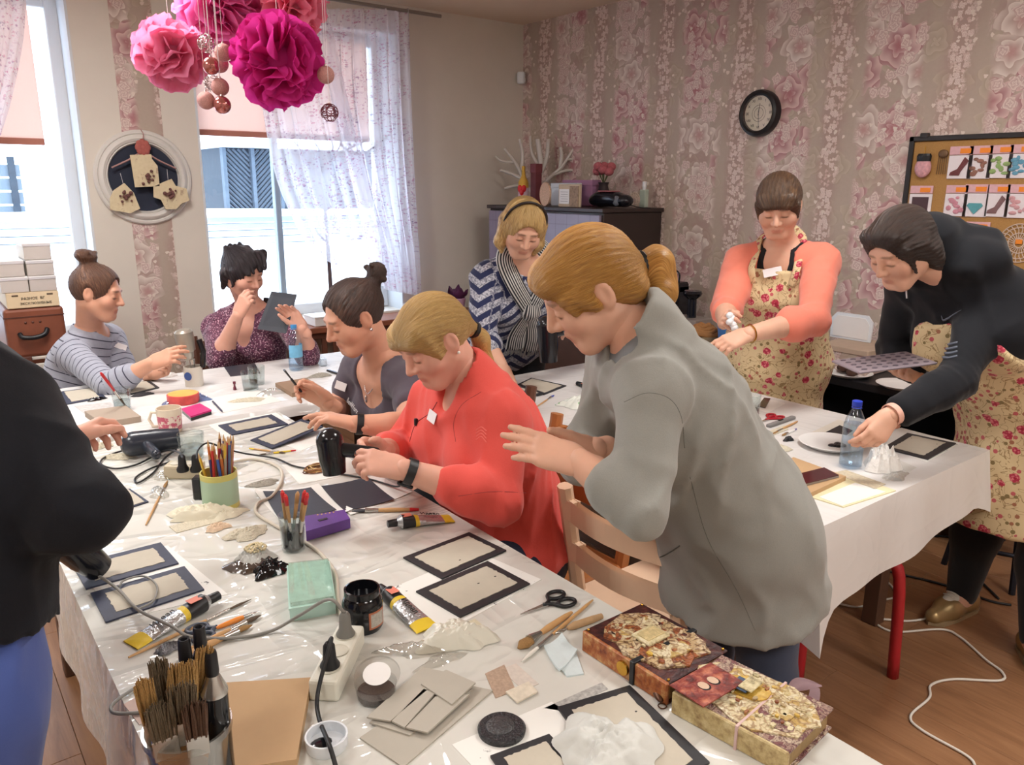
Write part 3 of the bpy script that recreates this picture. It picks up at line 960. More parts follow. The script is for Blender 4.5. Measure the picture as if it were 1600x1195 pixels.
def make_hair(b,root,mat,build,tie,hscale=1.0,groove=0.0016,n=46,name='hair',h=0.0042):
 """build(s) adds shapes in head space (x right, y forward, z up); tie = direction the strands run to"""
 s=SDF(h);build(s)
 tie=nrm(tie);e1=nrm(np.cross(tie,(0.3,0.9,0.2)));e2=np.cross(tie,e1)
 def st(p):return np.arctan2(p@e1,p@e2)
 if groove>0:s.wave(lambda p:(groove*np.sin(st(p)*n+2.0*np.sin(p@tie*30))).astype(np.float32))
 V,Q=s.build();V=relax(V,Q,1,0.3)
 a=st(V-np.array([0,-0.01,0.02]));al=V@tie*8.0
 W=b.hd+(V*hscale)@b.hf
 return quad_obj(name,W,Q,mat,root,root.location,attrs={'st':np.sin(a)*2+a*0.7,'al':al})
def face_cut(s,y=0.120,z=-0.042,r=(0.074,0.086,0.120),k=0.012):
 s.ell((0,y,z),r,k=k,op='sub')
def ears_out(s,k=0.006):
 for sx in(-1,1):s.ell((sx*0.088,-0.004,-0.004),(0.022,0.024,0.034),k=k,op='sub')
def skull(s,g=0.012):
 s.ell((0,-0.014,0.032),(0.074+g,0.094+g,0.086+g),k=0.02)
def add_shoes(b,root,mat,name='shoe'):
 for an,td in((b.anL,b.toeL),(b.anR,b.toeR)):
  d=SDF(0.007)
  td=nrm((td[0],td[1],0));g=np.array([an[0],an[1],b.gz])
  d.cap(g-td*0.04+A3(0,0,0.040),g+td*0.08+A3(0,0,0.036),0.040,0.041,0.03)
  d.cap(g+td*0.08+A3(0,0,0.034),g+td*0.155+A3(0,0,0.028),0.041,0.029,0.03)
  d.cap(g-td*0.03+A3(0,0,0.05),g-td*0.02+A3(0,0,0.075),0.038,0.036,0.03)
  d.plane(g+A3(0,0,0.003),(0,0,-1))
  V,Q=d.build()
  quad_obj(name,V,Q,mat,root,root.location)
# --- cloth materials -------------------------------------------------
def fabric(name,rgb,rough=0.85,rgb2=None,weave=500.0,bump=0.15,sheen=0.2):
 t=NT(name)
 n=t.noise(scale=7.0,detail=4);w=t.noise(scale=weave,detail=2)
 c=srgb(*rgb);c2=srgb(*(rgb2 or[min(255,int(q*1.12))for q in rgb]))
 col=t.mix(n*0.5+w*0.5,tuple(q*0.86 for q in c),c2)
 t.set(col=col,rough=rough,spec=0.25,sheen=sheen)
 t.b.inputs['Sheen Roughness'].default_value=0.5
 t.bump(w*0.4+t.noise(scale=28.0,detail=3)*1.2,bump,0.006)
 return t
def knit_stripes():
 t=fabric('striped_grey_jersey',(150,154,168),rgb2=(172,176,188));lu=t.attr('lu')
 s=(lu/0.034).frac()
 line=t.sstep((s-0.5).abs(),0.085,0.055)
 c=t.mix(t.noise(scale=60.0),srgb(150,153,168),srgb(170,174,188))
 t.set(col=t.mix(line,c,srgb(62,62,78)))
 return t.m
def burgundy_dots():
 t=fabric('burgundy_print_jersey',(110,70,90))
 n=t.noise(scale=95.0,detail=3,rough=0.7);n2=t.voro(scale=110.0,rnd=1.0)
 c=t.mix(t.noise(scale=16.0),srgb(96,52,74),srgb(122,72,96))
 c=t.mix(t.sstep(n,0.52,0.56),c,srgb(70,40,60))
 c=t.mix(X(t,n2.outputs['Distance']).lt(0.34),c,t.mix(t.noise(scale=30.0),srgb(216,186,196),srgb(176,120,140)))
 t.set(col=c)
 return t.m
def chevron():
 t=fabric('navy_chevron_knit',(40,48,86));lu=t.attr('lu');lv=t.attr('lv');lp=t.attr('lp')
 wob=t.noise(scale=22.0,detail=3)*0.016-0.008
 zig=((lv/0.155+0.28).frac()-0.5).abs()*0.16
 ph=((lu+zig+wob*0.6)/0.066).frac()
 band=t.sstep((ph-0.5).abs(),0.275,0.255)
 fl=t.noise(scale=120.0,detail=4,rough=0.7)
 pale=t.mix(t.sstep(fl,0.38,0.62),srgb(112,116,134),srgb(206,208,218))
 spot=X(t,t.voro(scale=38.0).outputs['Distance']).lt(0.17)
 pale=t.mix(spot*0.7,pale,srgb(74,78,104))
 t.set(col=t.mix(band,t.mix(t.noise(scale=60.0),srgb(34,40,74),srgb(48,56,96)),pale))
 return t.m
def rose_print():
 t=fabric('rose_print_cotton',(214,194,150),rough=0.8)
 p=t.tc()
 base=t.mix(t.noise(scale=12.0),srgb(212,190,146),srgb(226,207,166))
# thin brown vines
 vn=t.noise(p,19.0,2,0.5,1.5)
 base=t.mix(t.sstep((vn-0.5).abs(),0.020,0.010)*0.8,base,srgb(150,118,78))
# leaves
 lv=t.voro(t.addv(p,(0.3,0.9,0.1)),46.0);lr=t.xyz(X(t,lv.outputs['Color']))[0]
 base=t.mix(X(t,lv.outputs['Distance']).lt(0.33)*lr.gt(0.66),base,t.mix(lr.gt(0.83),srgb(138,120,80),srgb(166,110,84)))
# small rosebuds
 s1=t.voro(t.addv(p,(1.3,0.2,0.7)),40.0);sr=t.xyz(X(t,s1.outputs['Color']))[1]
 base=t.mix(X(t,s1.outputs['Distance']).lt(0.30)*sr.gt(0.72),base,srgb(196,100,104))
# roses: dark and light petals
 w=t.addv(p,t.scale(t.addv(t.noise(p,60.0,2,color=True),(-0.5,-0.5,-0.5)),0.014))
 r1=t.voro(w,18.0,0.85);d=X(t,r1.outputs['Distance']);rr=t.xyz(X(t,r1.outputs['Color']))[2]
 pet=t.voro(p,110.0);pd=X(t,pet.outputs['Distance'])
 rose=t.mix(t.sstep(pd,0.25,0.6),srgb(222,128,134),srgb(178,52,76))
 rose=t.mix(d.lt(0.10),rose,srgb(166,38,62))
 base=t.mix(d.lt(0.30)*rr.gt(0.22),base,rose)
 t.set(col=base)
 return t.m
def denim(name,rgb):
 t=fabric(name,rgb,weave=900.0)
 return t.m
M_navy=denim('dark_navy_denim',(38,42,62));M_black_trs=denim('black_trousers',(24,25,30));M_blue=denim('blue_denim',(70,88,150))
M_apron=rose_print()
M_tag=M('name_tag_paper',(236,234,236),0.7)
M_shoe_dark=M('dark_shoe',(30,28,30),0.5)
M_blackband=M('black_rubber',(20,21,25),0.45)
SK1=skin_mat('skin_fair',(222,176,152),(96,70,52));SK2=skin_mat('skin_light',(214,163,138),(70,48,38));SK3=skin_mat('skin_rosy',(222,170,150),(120,88,60))
def person(label,base):
 return thing('person',label,'person',base)
def wristband(root,b,side,t0,wdt,r,mat,name='wristband',face=None):
 el,wr=(b.elR,b.wrR)if side=='R' else(b.elL,b.wrL)
 ax=nrm(wr-el);c=lerp(el,wr,t0)-np.array(root.location)
 q=Vector(ax).to_track_quat('Z','Y').to_matrix().to_4x4()
 tf=Matrix.Translation(Vector(c))@q
 o=B().lathe([(r,-wdt/2),(r+0.003,-wdt/2),(r+0.003,wdt/2),(r,wdt/2),(r,-wdt/2)],24,tf,cap=False).done(name,mat,root,smooth='auto')
 return o,tf
def patch(root,c,nrml,up,w,h,mat,name,thick=0.0015,rot=0.0,bend=0.0):
 """small flat tag lying on a body"""
 n=nrm(nrml);u=np.asarray(up,float);u=nrm(u-n*(u@n));r=np.cross(u,n)
 r2=r*math.cos(rot)+u*math.sin(rot);u2=u*math.cos(rot)-r*math.sin(rot)
 c=np.asarray(c)-np.array(root.location)
 m=Matrix(((r2[0],u2[0],n[0],c[0]),(r2[1],u2[1],n[1],c[1]),(r2[2],u2[2],n[2],c[2]),(0,0,0,1)))
 o=B().box((-w/2,-h/2,0),(w/2,h/2,thick),0.0005,m).done(name,mat,root)
 return o,m
ONLY=globals().get('ONLY_PEOPLE')
def want(k):return ONLY is None or k in ONLY
# ------- 1 woman in the coral fleece, seated at the long table
def sit_legs(pel,fdir,rdir,seat,spread=0.10,thigh=0.40,foot=(0.05,0.0),shin=None):
 pel=np.asarray(pel,float);f=nrm((fdir[0],fdir[1],0));r=nrm((rdir[0],rdir[1],0))
 d={}
 for s_,k in((1,'R'),(-1,'L')):
  hip=pel+r*s_*0.095+f*0.02-A3(0,0,0.02)
  kn=hip+f*thigh+r*s_*0.03;kn[2]=max(hip[2]-0.02,0.46)
  an=kn+f*foot[0];an[2]=0.085
  d['hip'+k]=hip;d['kn'+k]=kn;d['an'+k]=an;d['toe'+k]=f+r*s_*0.2
 d['gz']=0.0
 return d
def stand_legs(pel,fdir,rdir,feetc,spread=0.10,bend=0.02):
 pel=np.asarray(pel,float);f=nrm((fdir[0],fdir[1],0));r=nrm((rdir[0],rdir[1],0));feetc=np.asarray(feetc,float)
 d={}
 for s_,k in((1,'R'),(-1,'L')):
  hip=pel+r*s_*0.09-A3(0,0,0.03)
  an=A3(feetc[0],feetc[1],0.085)+r*s_*spread
  kn=lerp(hip,an,0.5)+f*bend
  d['hip'+k]=hip;d['kn'+k]=kn;d['an'+k]=an;d['toe'+k]=f+r*s_*0.25
 d['gz']=0.0
 return d
if want('D'):
 pel=A3(1.35,1.755,0.56)
 b=Body(pel=pel,nck=A3(1.225,1.755,1.06),hd=S(678,533,2.13),fd=(-0.84,-0.03,-0.50),hu=(-0.2,0.08,1),shL=S(782,660,2.10),shR=A3(1.215,1.93,0.975),elL=S(782,785,2.0),wrL=S(630,733,1.94),elR=A3(1.13,2.03,0.80),wrR=S(594,703,2.12),g=1.22,**sit_legs(pel,(-1,0),(0,1),0.45,foot=(0.0,0)))
 p=person('seated woman in a coral fleece holding a black hair dryer at the long table',(1.35,1.755,0))
 dryc=S(520,715,1.97)
 hds=[dict(W=b.wrL,d=nrm(S(560,716,1.93)-b.wrL),n=(0.1,0.55,-0.6),right=False,curl=(0.45,0.62,0.72,0.8),thumb=(0.45,0.3)),dict(W=b.wrR,d=nrm(S(548,700,2.02)-b.wrR),n=(0.2,-0.7,-0.3),right=True,curl=(0.5,0.65,0.7,0.75),thumb=(0.5,0.3))]
 make_body(b,p,SK3,hds,full=1.08)
 t=fabric('coral_fleece',(226,78,70),rgb2=(238,98,88));M_coral=t.m
 d=SDF(0.008)
 b.torso(d,0.016,1.12);b.arm(d,'R',0.55,0.012,pid=1,slack=0.002);b.arm(d,'L',0.50,0.012,pid=2,slack=0.004)
 d.cap(b.pel+b.up*0.02,b.wst,0.150*1.2,0.155*1.2,0.05,flat=b.f,ratio=0.86)
 d.cap(b.nck-b.up*0.01,b.nck+b.up*0.05+b.f*0.012,0.075,0.066,0.02)
 d.cap(b.nck+b.up*0.03+b.f*0.02,b.nck+b.up*0.14+b.f*0.05,0.052,0.056,0.008,op='sub')
 d.ell(b.nck+b.f*0.105+b.up*0.035,(0.03,0.06,0.075),fr=[b.r,b.f,b.up],k=0.015,op='sub')
 d.plane(b.pel-b.up*0.03,-b.up+b.f*0.0,0)
 d.wave(creases(b,'RL'))
 d.wave(folds(0.0055,3,0.08))
 garment('fleece_top',b,p,M_coral,d);bv=surf()
 M_zip=M('coral_zip',(150,40,44),0.5)
 seam(p,bv,[(683,628),(672,645),(650,662),(640,690)],0.0016,M_zip,'zip')
 seam(p,bv,[(712,690),(709,660),(722,632),(752,612)],0.0007,M_zip,'shoulder_seam')
 seam(p,bv,[(716,775),(770,768),(822,770)],0.0006,M_zip,'side_seam')
 stick(p,bv,676,651,0.046,0.032,M_tag,'name_tag',rot=-0.1)
 M_em=M('emblem_thread',(245,130,120),0.6)
 for i in range(4):seam(p,bv,[(744,672+i*5),(752,667+i*5),(760,673+i*6)],0.0012,M_em,'sleeve_emblem')
 c_,n_=on(bv,652,660,0.004)
 B().box((-0.005,-0.005,-0.011),(0.005,0.005,0.011),0.002,TF(c_-np.array(p.location))).done('zip_pull',M_blackband,p)
 d=SDF(0.010);b.torso(d,0.004,0,low=True);b.legs(d,0.010);d.plane(b.wst,b.up);garment('trousers',b,p,M_navy,d)
 add_shoes(b,p,M_shoe_dark)
# zip line, name tag, sleeve emblem, fitness band
 o,tf=wristband(p,b,'L',0.93,0.022,0.031,M_blackband,'fitness_band')
 B().box((-0.011,-0.040,-0.021),(0.011,-0.030,0.021),0.003,tf).done('band_display',M('dark_glass_screen',(16,18,24),0.12),o)
 MH=hair_mat('blonde_hair',(150,108,58),(206,164,96),(236,204,142))
 def bl(s):
  skull(s,0.013);face_cut(s);ears_out(s)
  s.cap((-0.055,0.055,0.065),(0.05,0.062,0.065),0.028,0.026,0.03)
  s.cap((-0.05,0.080,0.050),(0.045,0.084,0.046),0.015,0.015,0.02)
  s.cap((-0.068,0.050,0.03),(-0.070,0.040,-0.015),0.014,0.008,0.02)
  s.cap((0,-0.095,-0.015),(0,-0.118,-0.045),0.040,0.022,0.03)
 make_hair(b,p,MH,bl,(0,-0.85,-0.3))
 B().lathe([(0.018,-0.011),(0.025,-0.005),(0.025,0.005),(0.018,0.011)],16,Matrix.Translation(Vector(b.hd+A3(0,-0.123,-0.055)@b.hf-np.array(p.location)))@Vector(A3(0,-0.5,-0.8)@b.hf).to_track_quat('Z','Y').to_matrix().to_4x4()).done('hair_tie',M_blackband,p,smooth='auto')
 def bl2(s):
  wl=lambda*v:A3(0,-0.122,-0.052)+b.hf@A3(*v)
  s.cap(wl(0,0,0),wl(0.022,-0.006,-0.028),0.016,0.023,0.02);s.cap(wl(0.022,-0.006,-0.028),wl(0.032,-0.010,-0.10),0.023,0.021,0.02);s.cap(wl(0.032,-0.010,-0.10),wl(0.042,-0.014,-0.16),0.021,0.005,0.02)
 make_hair(b,p,MH,bl2,(0.1,-0.2,-1),name='ponytail',n=14)
 for sx in(-1,):B().sphere(b.hd+A3(sx*0.086,-0.006,-0.034)@b.hf-np.array(p.location),0.0045,8,6).done('earring',M('pearl',(240,236,230),0.2),p,smooth=True)
if want('C'):
 pel=A3(1.46,2.44,0.52)
 b=Body(pel=pel,nck=A3(1.30,2.40,0.985),hd=S(553,496,2.62),fd=(-0.85,0.02,-0.36),hu=(-0.15,0.02,1),shL=S(643,600,2.63),shR=S(562,574,2.90),elL=S(640,668,2.45),wrL=S(553,662,2.40),elR=A3(1.20,2.62,0.78),wrR=S(512,628,2.62),g=1.0,**sit_legs(pel,(-1,0.05),(0.05,1),0.45,foot=(0.0,0)))
 p=person('seated woman in a charcoal tee with a hair bun, fitness band and silver pendant',(1.46,2.44,0))
 hds=[dict(W=b.wrL,d=nrm(S(500,648,2.40)-b.wrL),n=(-0.1,0.05,-1),right=False,curl=(0.30,0.22,0.42,0.5),thumb=(0.6,0.2),spread=0.2),dict(W=b.wrR,d=nrm(S(475,605,2.58)-b.wrR),n=(-0.2,-0.75,-0.5),right=True,curl=(0.5,0.6,0.75,0.8),thumb=(0.35,0.35))]
 make_body(b,p,SK2,hds)
 M_char=fabric('charcoal_tee',(84,76,88),rgb2=(98,90,102)).m
 d=SDF(0.0075)
 b.torso(d,0.010,1.08);b.arm(d,'R',0,0.014,uend=0.46,pid=1);b.arm(d,'L',0,0.014,uend=0.46,pid=2)
 for side in('R','L'):
  sh,el=(b.shR,b.elR)if side=='R' else(b.shL,b.elL)
  d.plane(lerp(sh,el,0.44),nrm(el-sh)*0+nrm(el-sh))if False else None
 d.ell(b.nck+b.f*0.075-b.up*0.005,(0.085,0.11,0.118),fr=[b.r,b.f,b.up],k=0.006,op='sub')
 d.cap(b.nck-b.up*0.01,b.nck+b.up*0.14,0.075,0.10,0.006,op='sub')
 d.wave(folds(0.003,5,0.06))
 garment('tee',b,p,M_char,d);bv=surf()
 stick(p,bv,533,603,0.045,0.030,M_tag,'name_tag',rot=-0.25)
 c_,n_=on(bv,536,634,0.004)
 n=nrm(n_);u=nrm(b.up-n*(b.up@n));r=np.cross(u,n)
 lettering('BoxWorx',0.030,M_tag,p,c_-np.array(p.location),Matrix(((r[0],u[0],n[0]),(r[1],u[1],n[1]),(r[2],u[2],n[2]))).to_euler(),shear=0.15,name='chest_lettering')
 d=SDF(0.010);b.torso(d,0.006,0);b.legs(d,0.010);d.plane(lerp(b.pel,b.wst,0.5),b.up);garment('trousers',b,p,M_black_trs,d)
 add_shoes(b,p,M_shoe_dark)
 base=np.array(p.location)
 ch=B()
 ch.tube([q-base for q in spline([b.nck+b.r*0.062+b.f*0.01+b.up*0.03,b.nck+b.r*0.050+b.f*0.062-b.up*0.005,b.nck+b.f*0.104-b.up*0.062,b.nck-b.r*0.050+b.f*0.062-b.up*0.005,b.nck-b.r*0.062+b.f*0.01+b.up*0.03],6)],0.0018,6)
 ch.done('necklace',M('silver',(210,210,214),0.25,metal=1.0),p,smooth=True)
 B().sphere((0,0,0),(0.007,0.004,0.014),10,6,TF(b.nck+b.f*0.112-b.up*0.078-base)).done('pendant',M('silver'),p,smooth=True)
 o,tf=wristband(p,b,'L',0.90,0.020,0.030,M_blackband,'fitness_band')
 MH=hair_mat('dark_brown_hair',(38,28,26),(72,54,48),(112,88,76))
 def bl(s):
  skull(s,0.012);face_cut(s,0.120,-0.030,(0.078,0.098,0.126));ears_out(s)
  s.cap((0,-0.095,0.06),(0,-0.13,0.085),0.030,0.024,0.02)
  s.ell((0,-0.142,0.100),(0.036,0.032,0.034),k=0.012)
  s.cap((-0.03,-0.14,0.075),(0.035,-0.128,0.12),0.012,0.010,0.006);s.cap((0.02,-0.155,0.08),(-0.02,-0.125,0.135),0.012,0.008,0.006)
  s.cap((0.02,-0.13,0.06),(0.03,-0.135,-0.01),0.010,0.003,0.01)
 make_hair(b,p,MH,bl,(0,-0.85,0.5))
 B().sphere(b.hd+A3(-0.086,-0.006,-0.036)@b.hf-base,0.006,8,6).done('earring',M('silver'),p,smooth=True)
if want('A'):
 pel=A3(0.47,3.98,0.50)
 b=Body(pel=pel,nck=S(140,522,3.58),hd=S(152,458,3.45),fd=(0.80,-0.50,-0.22),hu=(0.1,0,1),shR=S(112,552,3.45),shL=S(172,530,3.74),elR=S(172,604,3.24),wrR=S(236,568,3.20),elL=S(200,590,3.62),wrL=S(240,584,3.42),g=0.98,**sit_legs(pel,(0.9,-0.4),(-0.4,-0.9),0.45,foot=(0,0)))
 p=person('seated woman in a grey striped top with a top bun, reaching toward the clay gun',(0.47,3.98,0))
 hds=[dict(W=b.wrR,d=nrm(S(274,552,3.20)-b.wrR),n=(0.1,0.6,-0.5),right=True,curl=(0.32,0.4,0.5,0.6),thumb=(0.3,0.25)),dict(W=b.wrL,d=nrm(S(262,575,3.40)-b.wrL),n=(-0.2,-0.5,0.5),right=False,curl=(0.8,0.9,0.95,1.0),thumb=(0.4,0.4))]
 make_body(b,p,SK2,hds)
 d=SDF(0.008)
 b.torso(d,0.012,1.02);b.arm(d,'R',0.50,0.013,pid=1);b.arm(d,'L',0.50,0.013,pid=2)
 d.cap(b.nck,b.nck+b.up*0.12+b.f*0.03,0.072,0.09,0.006,op='sub')
 d.plane(b.pel-b.up*0.02,-b.up)
 d.wave(creases(b,'RL'))
 d.wave(folds(0.0035,9,0.06))
 garment('striped_top',b,p,knit_stripes(),d);stick(p,surf(),187,541,0.060,0.032,M_tag,'name_tag',rot=-0.6)
 d=SDF(0.010);b.torso(d,0.004,0);b.legs(d,0.010);d.plane(b.wst,b.up);garment('trousers',b,p,M_navy,d)
 add_shoes(b,p,M_shoe_dark)
 MH=hair_mat('brown_hair',(54,36,30),(96,66,52),(140,102,78))
 def bl(s):
  skull(s,0.012);face_cut(s,0.120,-0.030,(0.078,0.098,0.126));ears_out(s)
  s.cap((0,-0.05,0.105),(0,-0.065,0.14),0.032,0.026,0.02)
  s.ell((0,-0.068,0.150),(0.046,0.046,0.030),k=0.012)
  s.cap((-0.03,-0.09,0.15),(0.03,-0.05,0.168),0.014,0.012,0.006);s.cap((0.035,-0.08,0.15),(-0.02,-0.04,0.17),0.012,0.010,0.006)
 make_hair(b,p,MH,bl,(0,-0.5,0.85))
if want('B'):
 pel=A3(1.42,4.14,0.53)
 b=Body(pel=pel,nck=S(392,484,4.0),hd=S(380,428,3.86),fd=(0.32,-0.88,-0.30),hu=(0,-0.1,1),shR=S(340,512,4.02),shL=S(450,503,3.98),elR=S(343,562,3.80),wrR=S(372,492,3.66),elL=S(480,555,3.76),wrL=S(472,512,3.62),g=1.12,**sit_legs(pel,(0,-1),(-1,0),0.45,foot=(0,0)))
 p=person('seated woman with short dark hair in a burgundy print blouse before the window',(1.42,4.14,0))
 hds=[dict(W=b.wrR,d=nrm(S(386,462,3.64)-b.wrR),n=(0.75,0.3,0.3),right=True,curl=(0.65,0.7,0.8,0.85),thumb=(0.3,0.35)),dict(W=b.wrL,d=nrm(S(455,490,3.60)-b.wrL),n=(-0.55,-0.6,0.2),right=False,curl=(0.35,0.4,0.45,0.5),thumb=(0.35,0.2))]
 make_body(b,p,SK3,hds,full=1.05)
 d=SDF(0.0085)
 b.torso(d,0.014,1.1);b.arm(d,'R',0.22,0.015,pid=1);b.arm(d,'L',0.22,0.015,pid=2)
 d.cap(b.nck,b.nck+b.up*0.12+b.f*0.03,0.070,0.09,0.006,op='sub')
 d.ell(b.nck+b.f*0.10-b.up*0.02,(0.045,0.10,0.13),fr=[b.r,b.f,b.up],k=0.006,op='sub')
 d.plane(b.pel-b.up*0.04,-b.up)
 d.wave(creases(b,'RL'))
 d.wave(folds(0.004,12,0.07))
 garment('blouse',b,p,burgundy_dots(),d);stick(p,surf(),416,470,0.030,0.034,M_blackband,'name_tag')
 d=SDF(0.010);b.torso(d,0.004,0);b.legs(d,0.010);d.plane(b.wst,b.up);garment('trousers',b,p,M_navy,d)
 add_shoes(b,p,M_shoe_dark)
 MH=hair_mat('black_hair',(20,16,18),(40,32,36),(72,62,70))
 def bl(s):
  skull(s,0.016);face_cut(s)
  for i,(x,z)in enumerate(((-0.05,0.07),(-0.02,0.065),(0.02,0.06),(0.045,0.05))):s.cap((x-0.03,0.03,0.11),(x,0.092,z-0.015),0.020,0.008,0.012)
  for sx in(-1,1):
   s.cap((sx*0.080,0.02,0.03),(sx*0.080,0.028,-0.045),0.016,0.006,0.012);s.cap((sx*0.078,-0.03,0.0),(sx*0.066,-0.055,-0.085),0.030,0.010,0.02)
  for x,y,z in((-0.03,-0.06,0.118),(0.02,-0.03,0.126),(0.045,-0.06,0.11),(-0.055,-0.03,0.11),(0.0,-0.09,0.105)):s.cap((x,y,z-0.03),(x*1.1,y-0.025,z),0.030,0.012,0.02)
  s.cap((0,-0.085,0.0),(0,-0.08,-0.085),0.045,0.022,0.03)
 make_hair(b,p,MH,bl,(0.2,-0.6,0.75),groove=0.0025,n=34)
if want('E'):
 pel=A3(2.40,3.13,0.86)
 b=Body(pel=pel,nck=S(818,412,3.60),hd=S(817,357,3.42),fd=(-0.36,-0.72,-0.52),hu=(0,-0.25,1),shR=S(762,436,3.60),shL=S(872,424,3.70),elR=S(752,528,3.56),wrR=S(785,573,3.48),elL=S(925,500,3.62),wrL=S(905,520,3.42),g=1.22,**stand_legs(pel,(-0.3,-0.9),(-0.9,0.3),(2.45,3.20)))
 p=person('standing woman in a navy chevron sweater and striped scarf leaning on the short table',(2.45,3.20,0))
 base=np.array(p.location)
 hds=[dict(W=b.wrR,d=nrm(P(797,600,0.775)-b.wrR),n=(-0.3,-0.35,-0.85),right=True,curl=(0.20,0.18,0.2,0.25),thumb=(0.5,0.2),spread=0.22),dict(W=b.wrL,d=nrm(S(884,512,3.36)-b.wrL),n=(-0.5,0.4,-0.3),right=False,curl=(0.7,0.75,0.8,0.85),thumb=(0.5,0.4))]
 make_body(b,p,SK1,hds,full=1.06)
 d=SDF(0.0085)
 b.torso(d,0.018,1.05);b.arm(d,'R',0.28,0.018,pid=1,slack=0.006);b.arm(d,'L',0.40,0.018,pid=2)
 d.cap(b.pel-b.up*0.05,b.wst,0.19,0.185,0.05,flat=b.f,ratio=0.85)
 d.cap(b.nck,b.nck+b.up*0.12+b.f*0.03,0.075,0.09,0.006,op='sub')
 d.plane(b.pel-b.up*0.13,-b.up)
 d.wave(creases(b,'RL'))
 d.wave(folds(0.004,15,0.08))
 garment('chevron_sweater',b,p,chevron(),d)
 d=SDF(0.010);b.torso(d,0.004,0);b.legs(d,0.012);d.plane(b.wst,b.up);garment('trousers',b,p,M_black_trs,d)
 add_shoes(b,p,M_shoe_dark)
# scarf: loop round the neck, knot and two tails
 ts=fabric('striped_scarf_cloth',(190,190,188));a_=ts.attr('st');sc_=(a_*20.0).frac()
 ts.set(col=ts.mix(ts.sstep((sc_-0.5).abs(),0.30,0.22),srgb(206,205,202),srgb(40,42,50)))
 def scarf(name,pts,rad,ratio,nrmv):
  pts=spline(pts,8);rr=np.interp(np.linspace(0,1,len(pts)),np.linspace(0,1,len(rad)),rad)
  V=[];st=[];Q=[];seg=20;pr=None
  for i,q in enumerate(pts):
   tg=nrm(pts[min(i+1,len(pts)-1)]-pts[max(i-1,0)]);n_=nrm(nrmv-tg*(np.asarray(nrmv)@tg));w_=np.cross(tg,n_)
   for j in range(seg):
    a=2*PI*j/seg;wv=1+0.06*math.sin(5*a+i*0.1)
    V.append(q+(w_*math.cos(a)*rr[i]+n_*math.sin(a)*rr[i]*ratio)*wv);st.append(abs(math.cos(a))*math.copysign(1,math.cos(a))*0.2+0.5)
  for i in range(len(pts)-1):
   for j in range(seg):Q.append((i*seg+j,i*seg+(j+1)%seg,(i+1)*seg+(j+1)%seg,(i+1)*seg+j))
  return quad_obj(name,np.array(V),np.array(Q),ts.m,p,base,attrs={'st':st})
 nk=b.nck
 knot=b.chs+b.f*0.175+b.up*0.035-b.r*0.005
 scarf('scarf_loop',[knot-b.up*0.01,nk+b.f*0.105+b.r*0.075-b.up*0.01,nk+b.r*0.095+b.up*0.045,nk-b.f*0.06+b.r*0.03+b.up*0.075,nk-b.f*0.06-b.r*0.03+b.up*0.075,nk-b.r*0.095+b.up*0.045,nk+b.f*0.105-b.r*0.075-b.up*0.01,knot-b.up*0.01],(0.038,0.042,0.045,0.042,0.045,0.042,0.038),0.6,b.up+b.f)
 scarf('scarf_knot',[knot+b.up*0.045,knot+b.f*0.015,knot-b.up*0.045],(0.030,0.044,0.034),0.8,b.f)
 scarf('scarf_tail',[knot-b.up*0.02,b.wst+b.f*0.175+b.r*0.035+b.up*0.06,b.wst+b.f*0.185+b.r*0.04-b.up*0.04],(0.028,0.042,0.046),0.35,b.f)
 scarf('scarf_tail',[knot-b.up*0.02,b.wst+b.f*0.18-b.r*0.045+b.up*0.05,b.wst+b.f*0.185-b.r*0.05-b.up*0.07],(0.028,0.042,0.046),0.35,b.f)
 fr=B()
 for s_,lo in((1,-0.04),(-1,-0.07)):
  for i in range(12):
   q=b.wst+b.f*(0.188+0.004*math.sin(i*2.1))+b.r*s_*0.045+b.r*(i-5.5)*0.0075+b.up*lo-base
   fr.tube([q,q-b.up*0.025+b.r*0.003*math.sin(i*1.7),q-b.up*0.05],0.0022,5)
 fr.done('scarf_fringe',M('fringe_thread',(180,180,178),0.9),p)
 MH=hair_mat('ash_blonde_hair',(120,90,60),(196,160,100),(232,208,156))
 def bl(s):
  skull(s,0.018);face_cut(s)
  for sx in(-1,1):
   s.cap((sx*0.078,-0.010,0.02),(sx*0.086,0.002,-0.075),0.030,0.026,0.03);s.cap((sx*0.086,0.002,-0.075),(sx*0.075,0.02,-0.115),0.026,0.010,0.02)
   s.cap((sx*0.05,-0.075,-0.02),(sx*0.055,-0.065,-0.10),0.045,0.030,0.03)
 make_hair(b,p,MH,bl,(0,-0.15,1))
 hb=B();fr_=b.hf;pts=[]
 for i in range(25):
  a=PI*(-0.02+1.04*i/24);q=A3(0.094*math.cos(a),0.012,0.035+0.107*math.sin(a));pts.append(b.hd+q@fr_-base)
 hb.tube(pts,0.0055,6);hb.done('hairband',M('dark_hairband',(30,22,22),0.5),p,smooth=True)
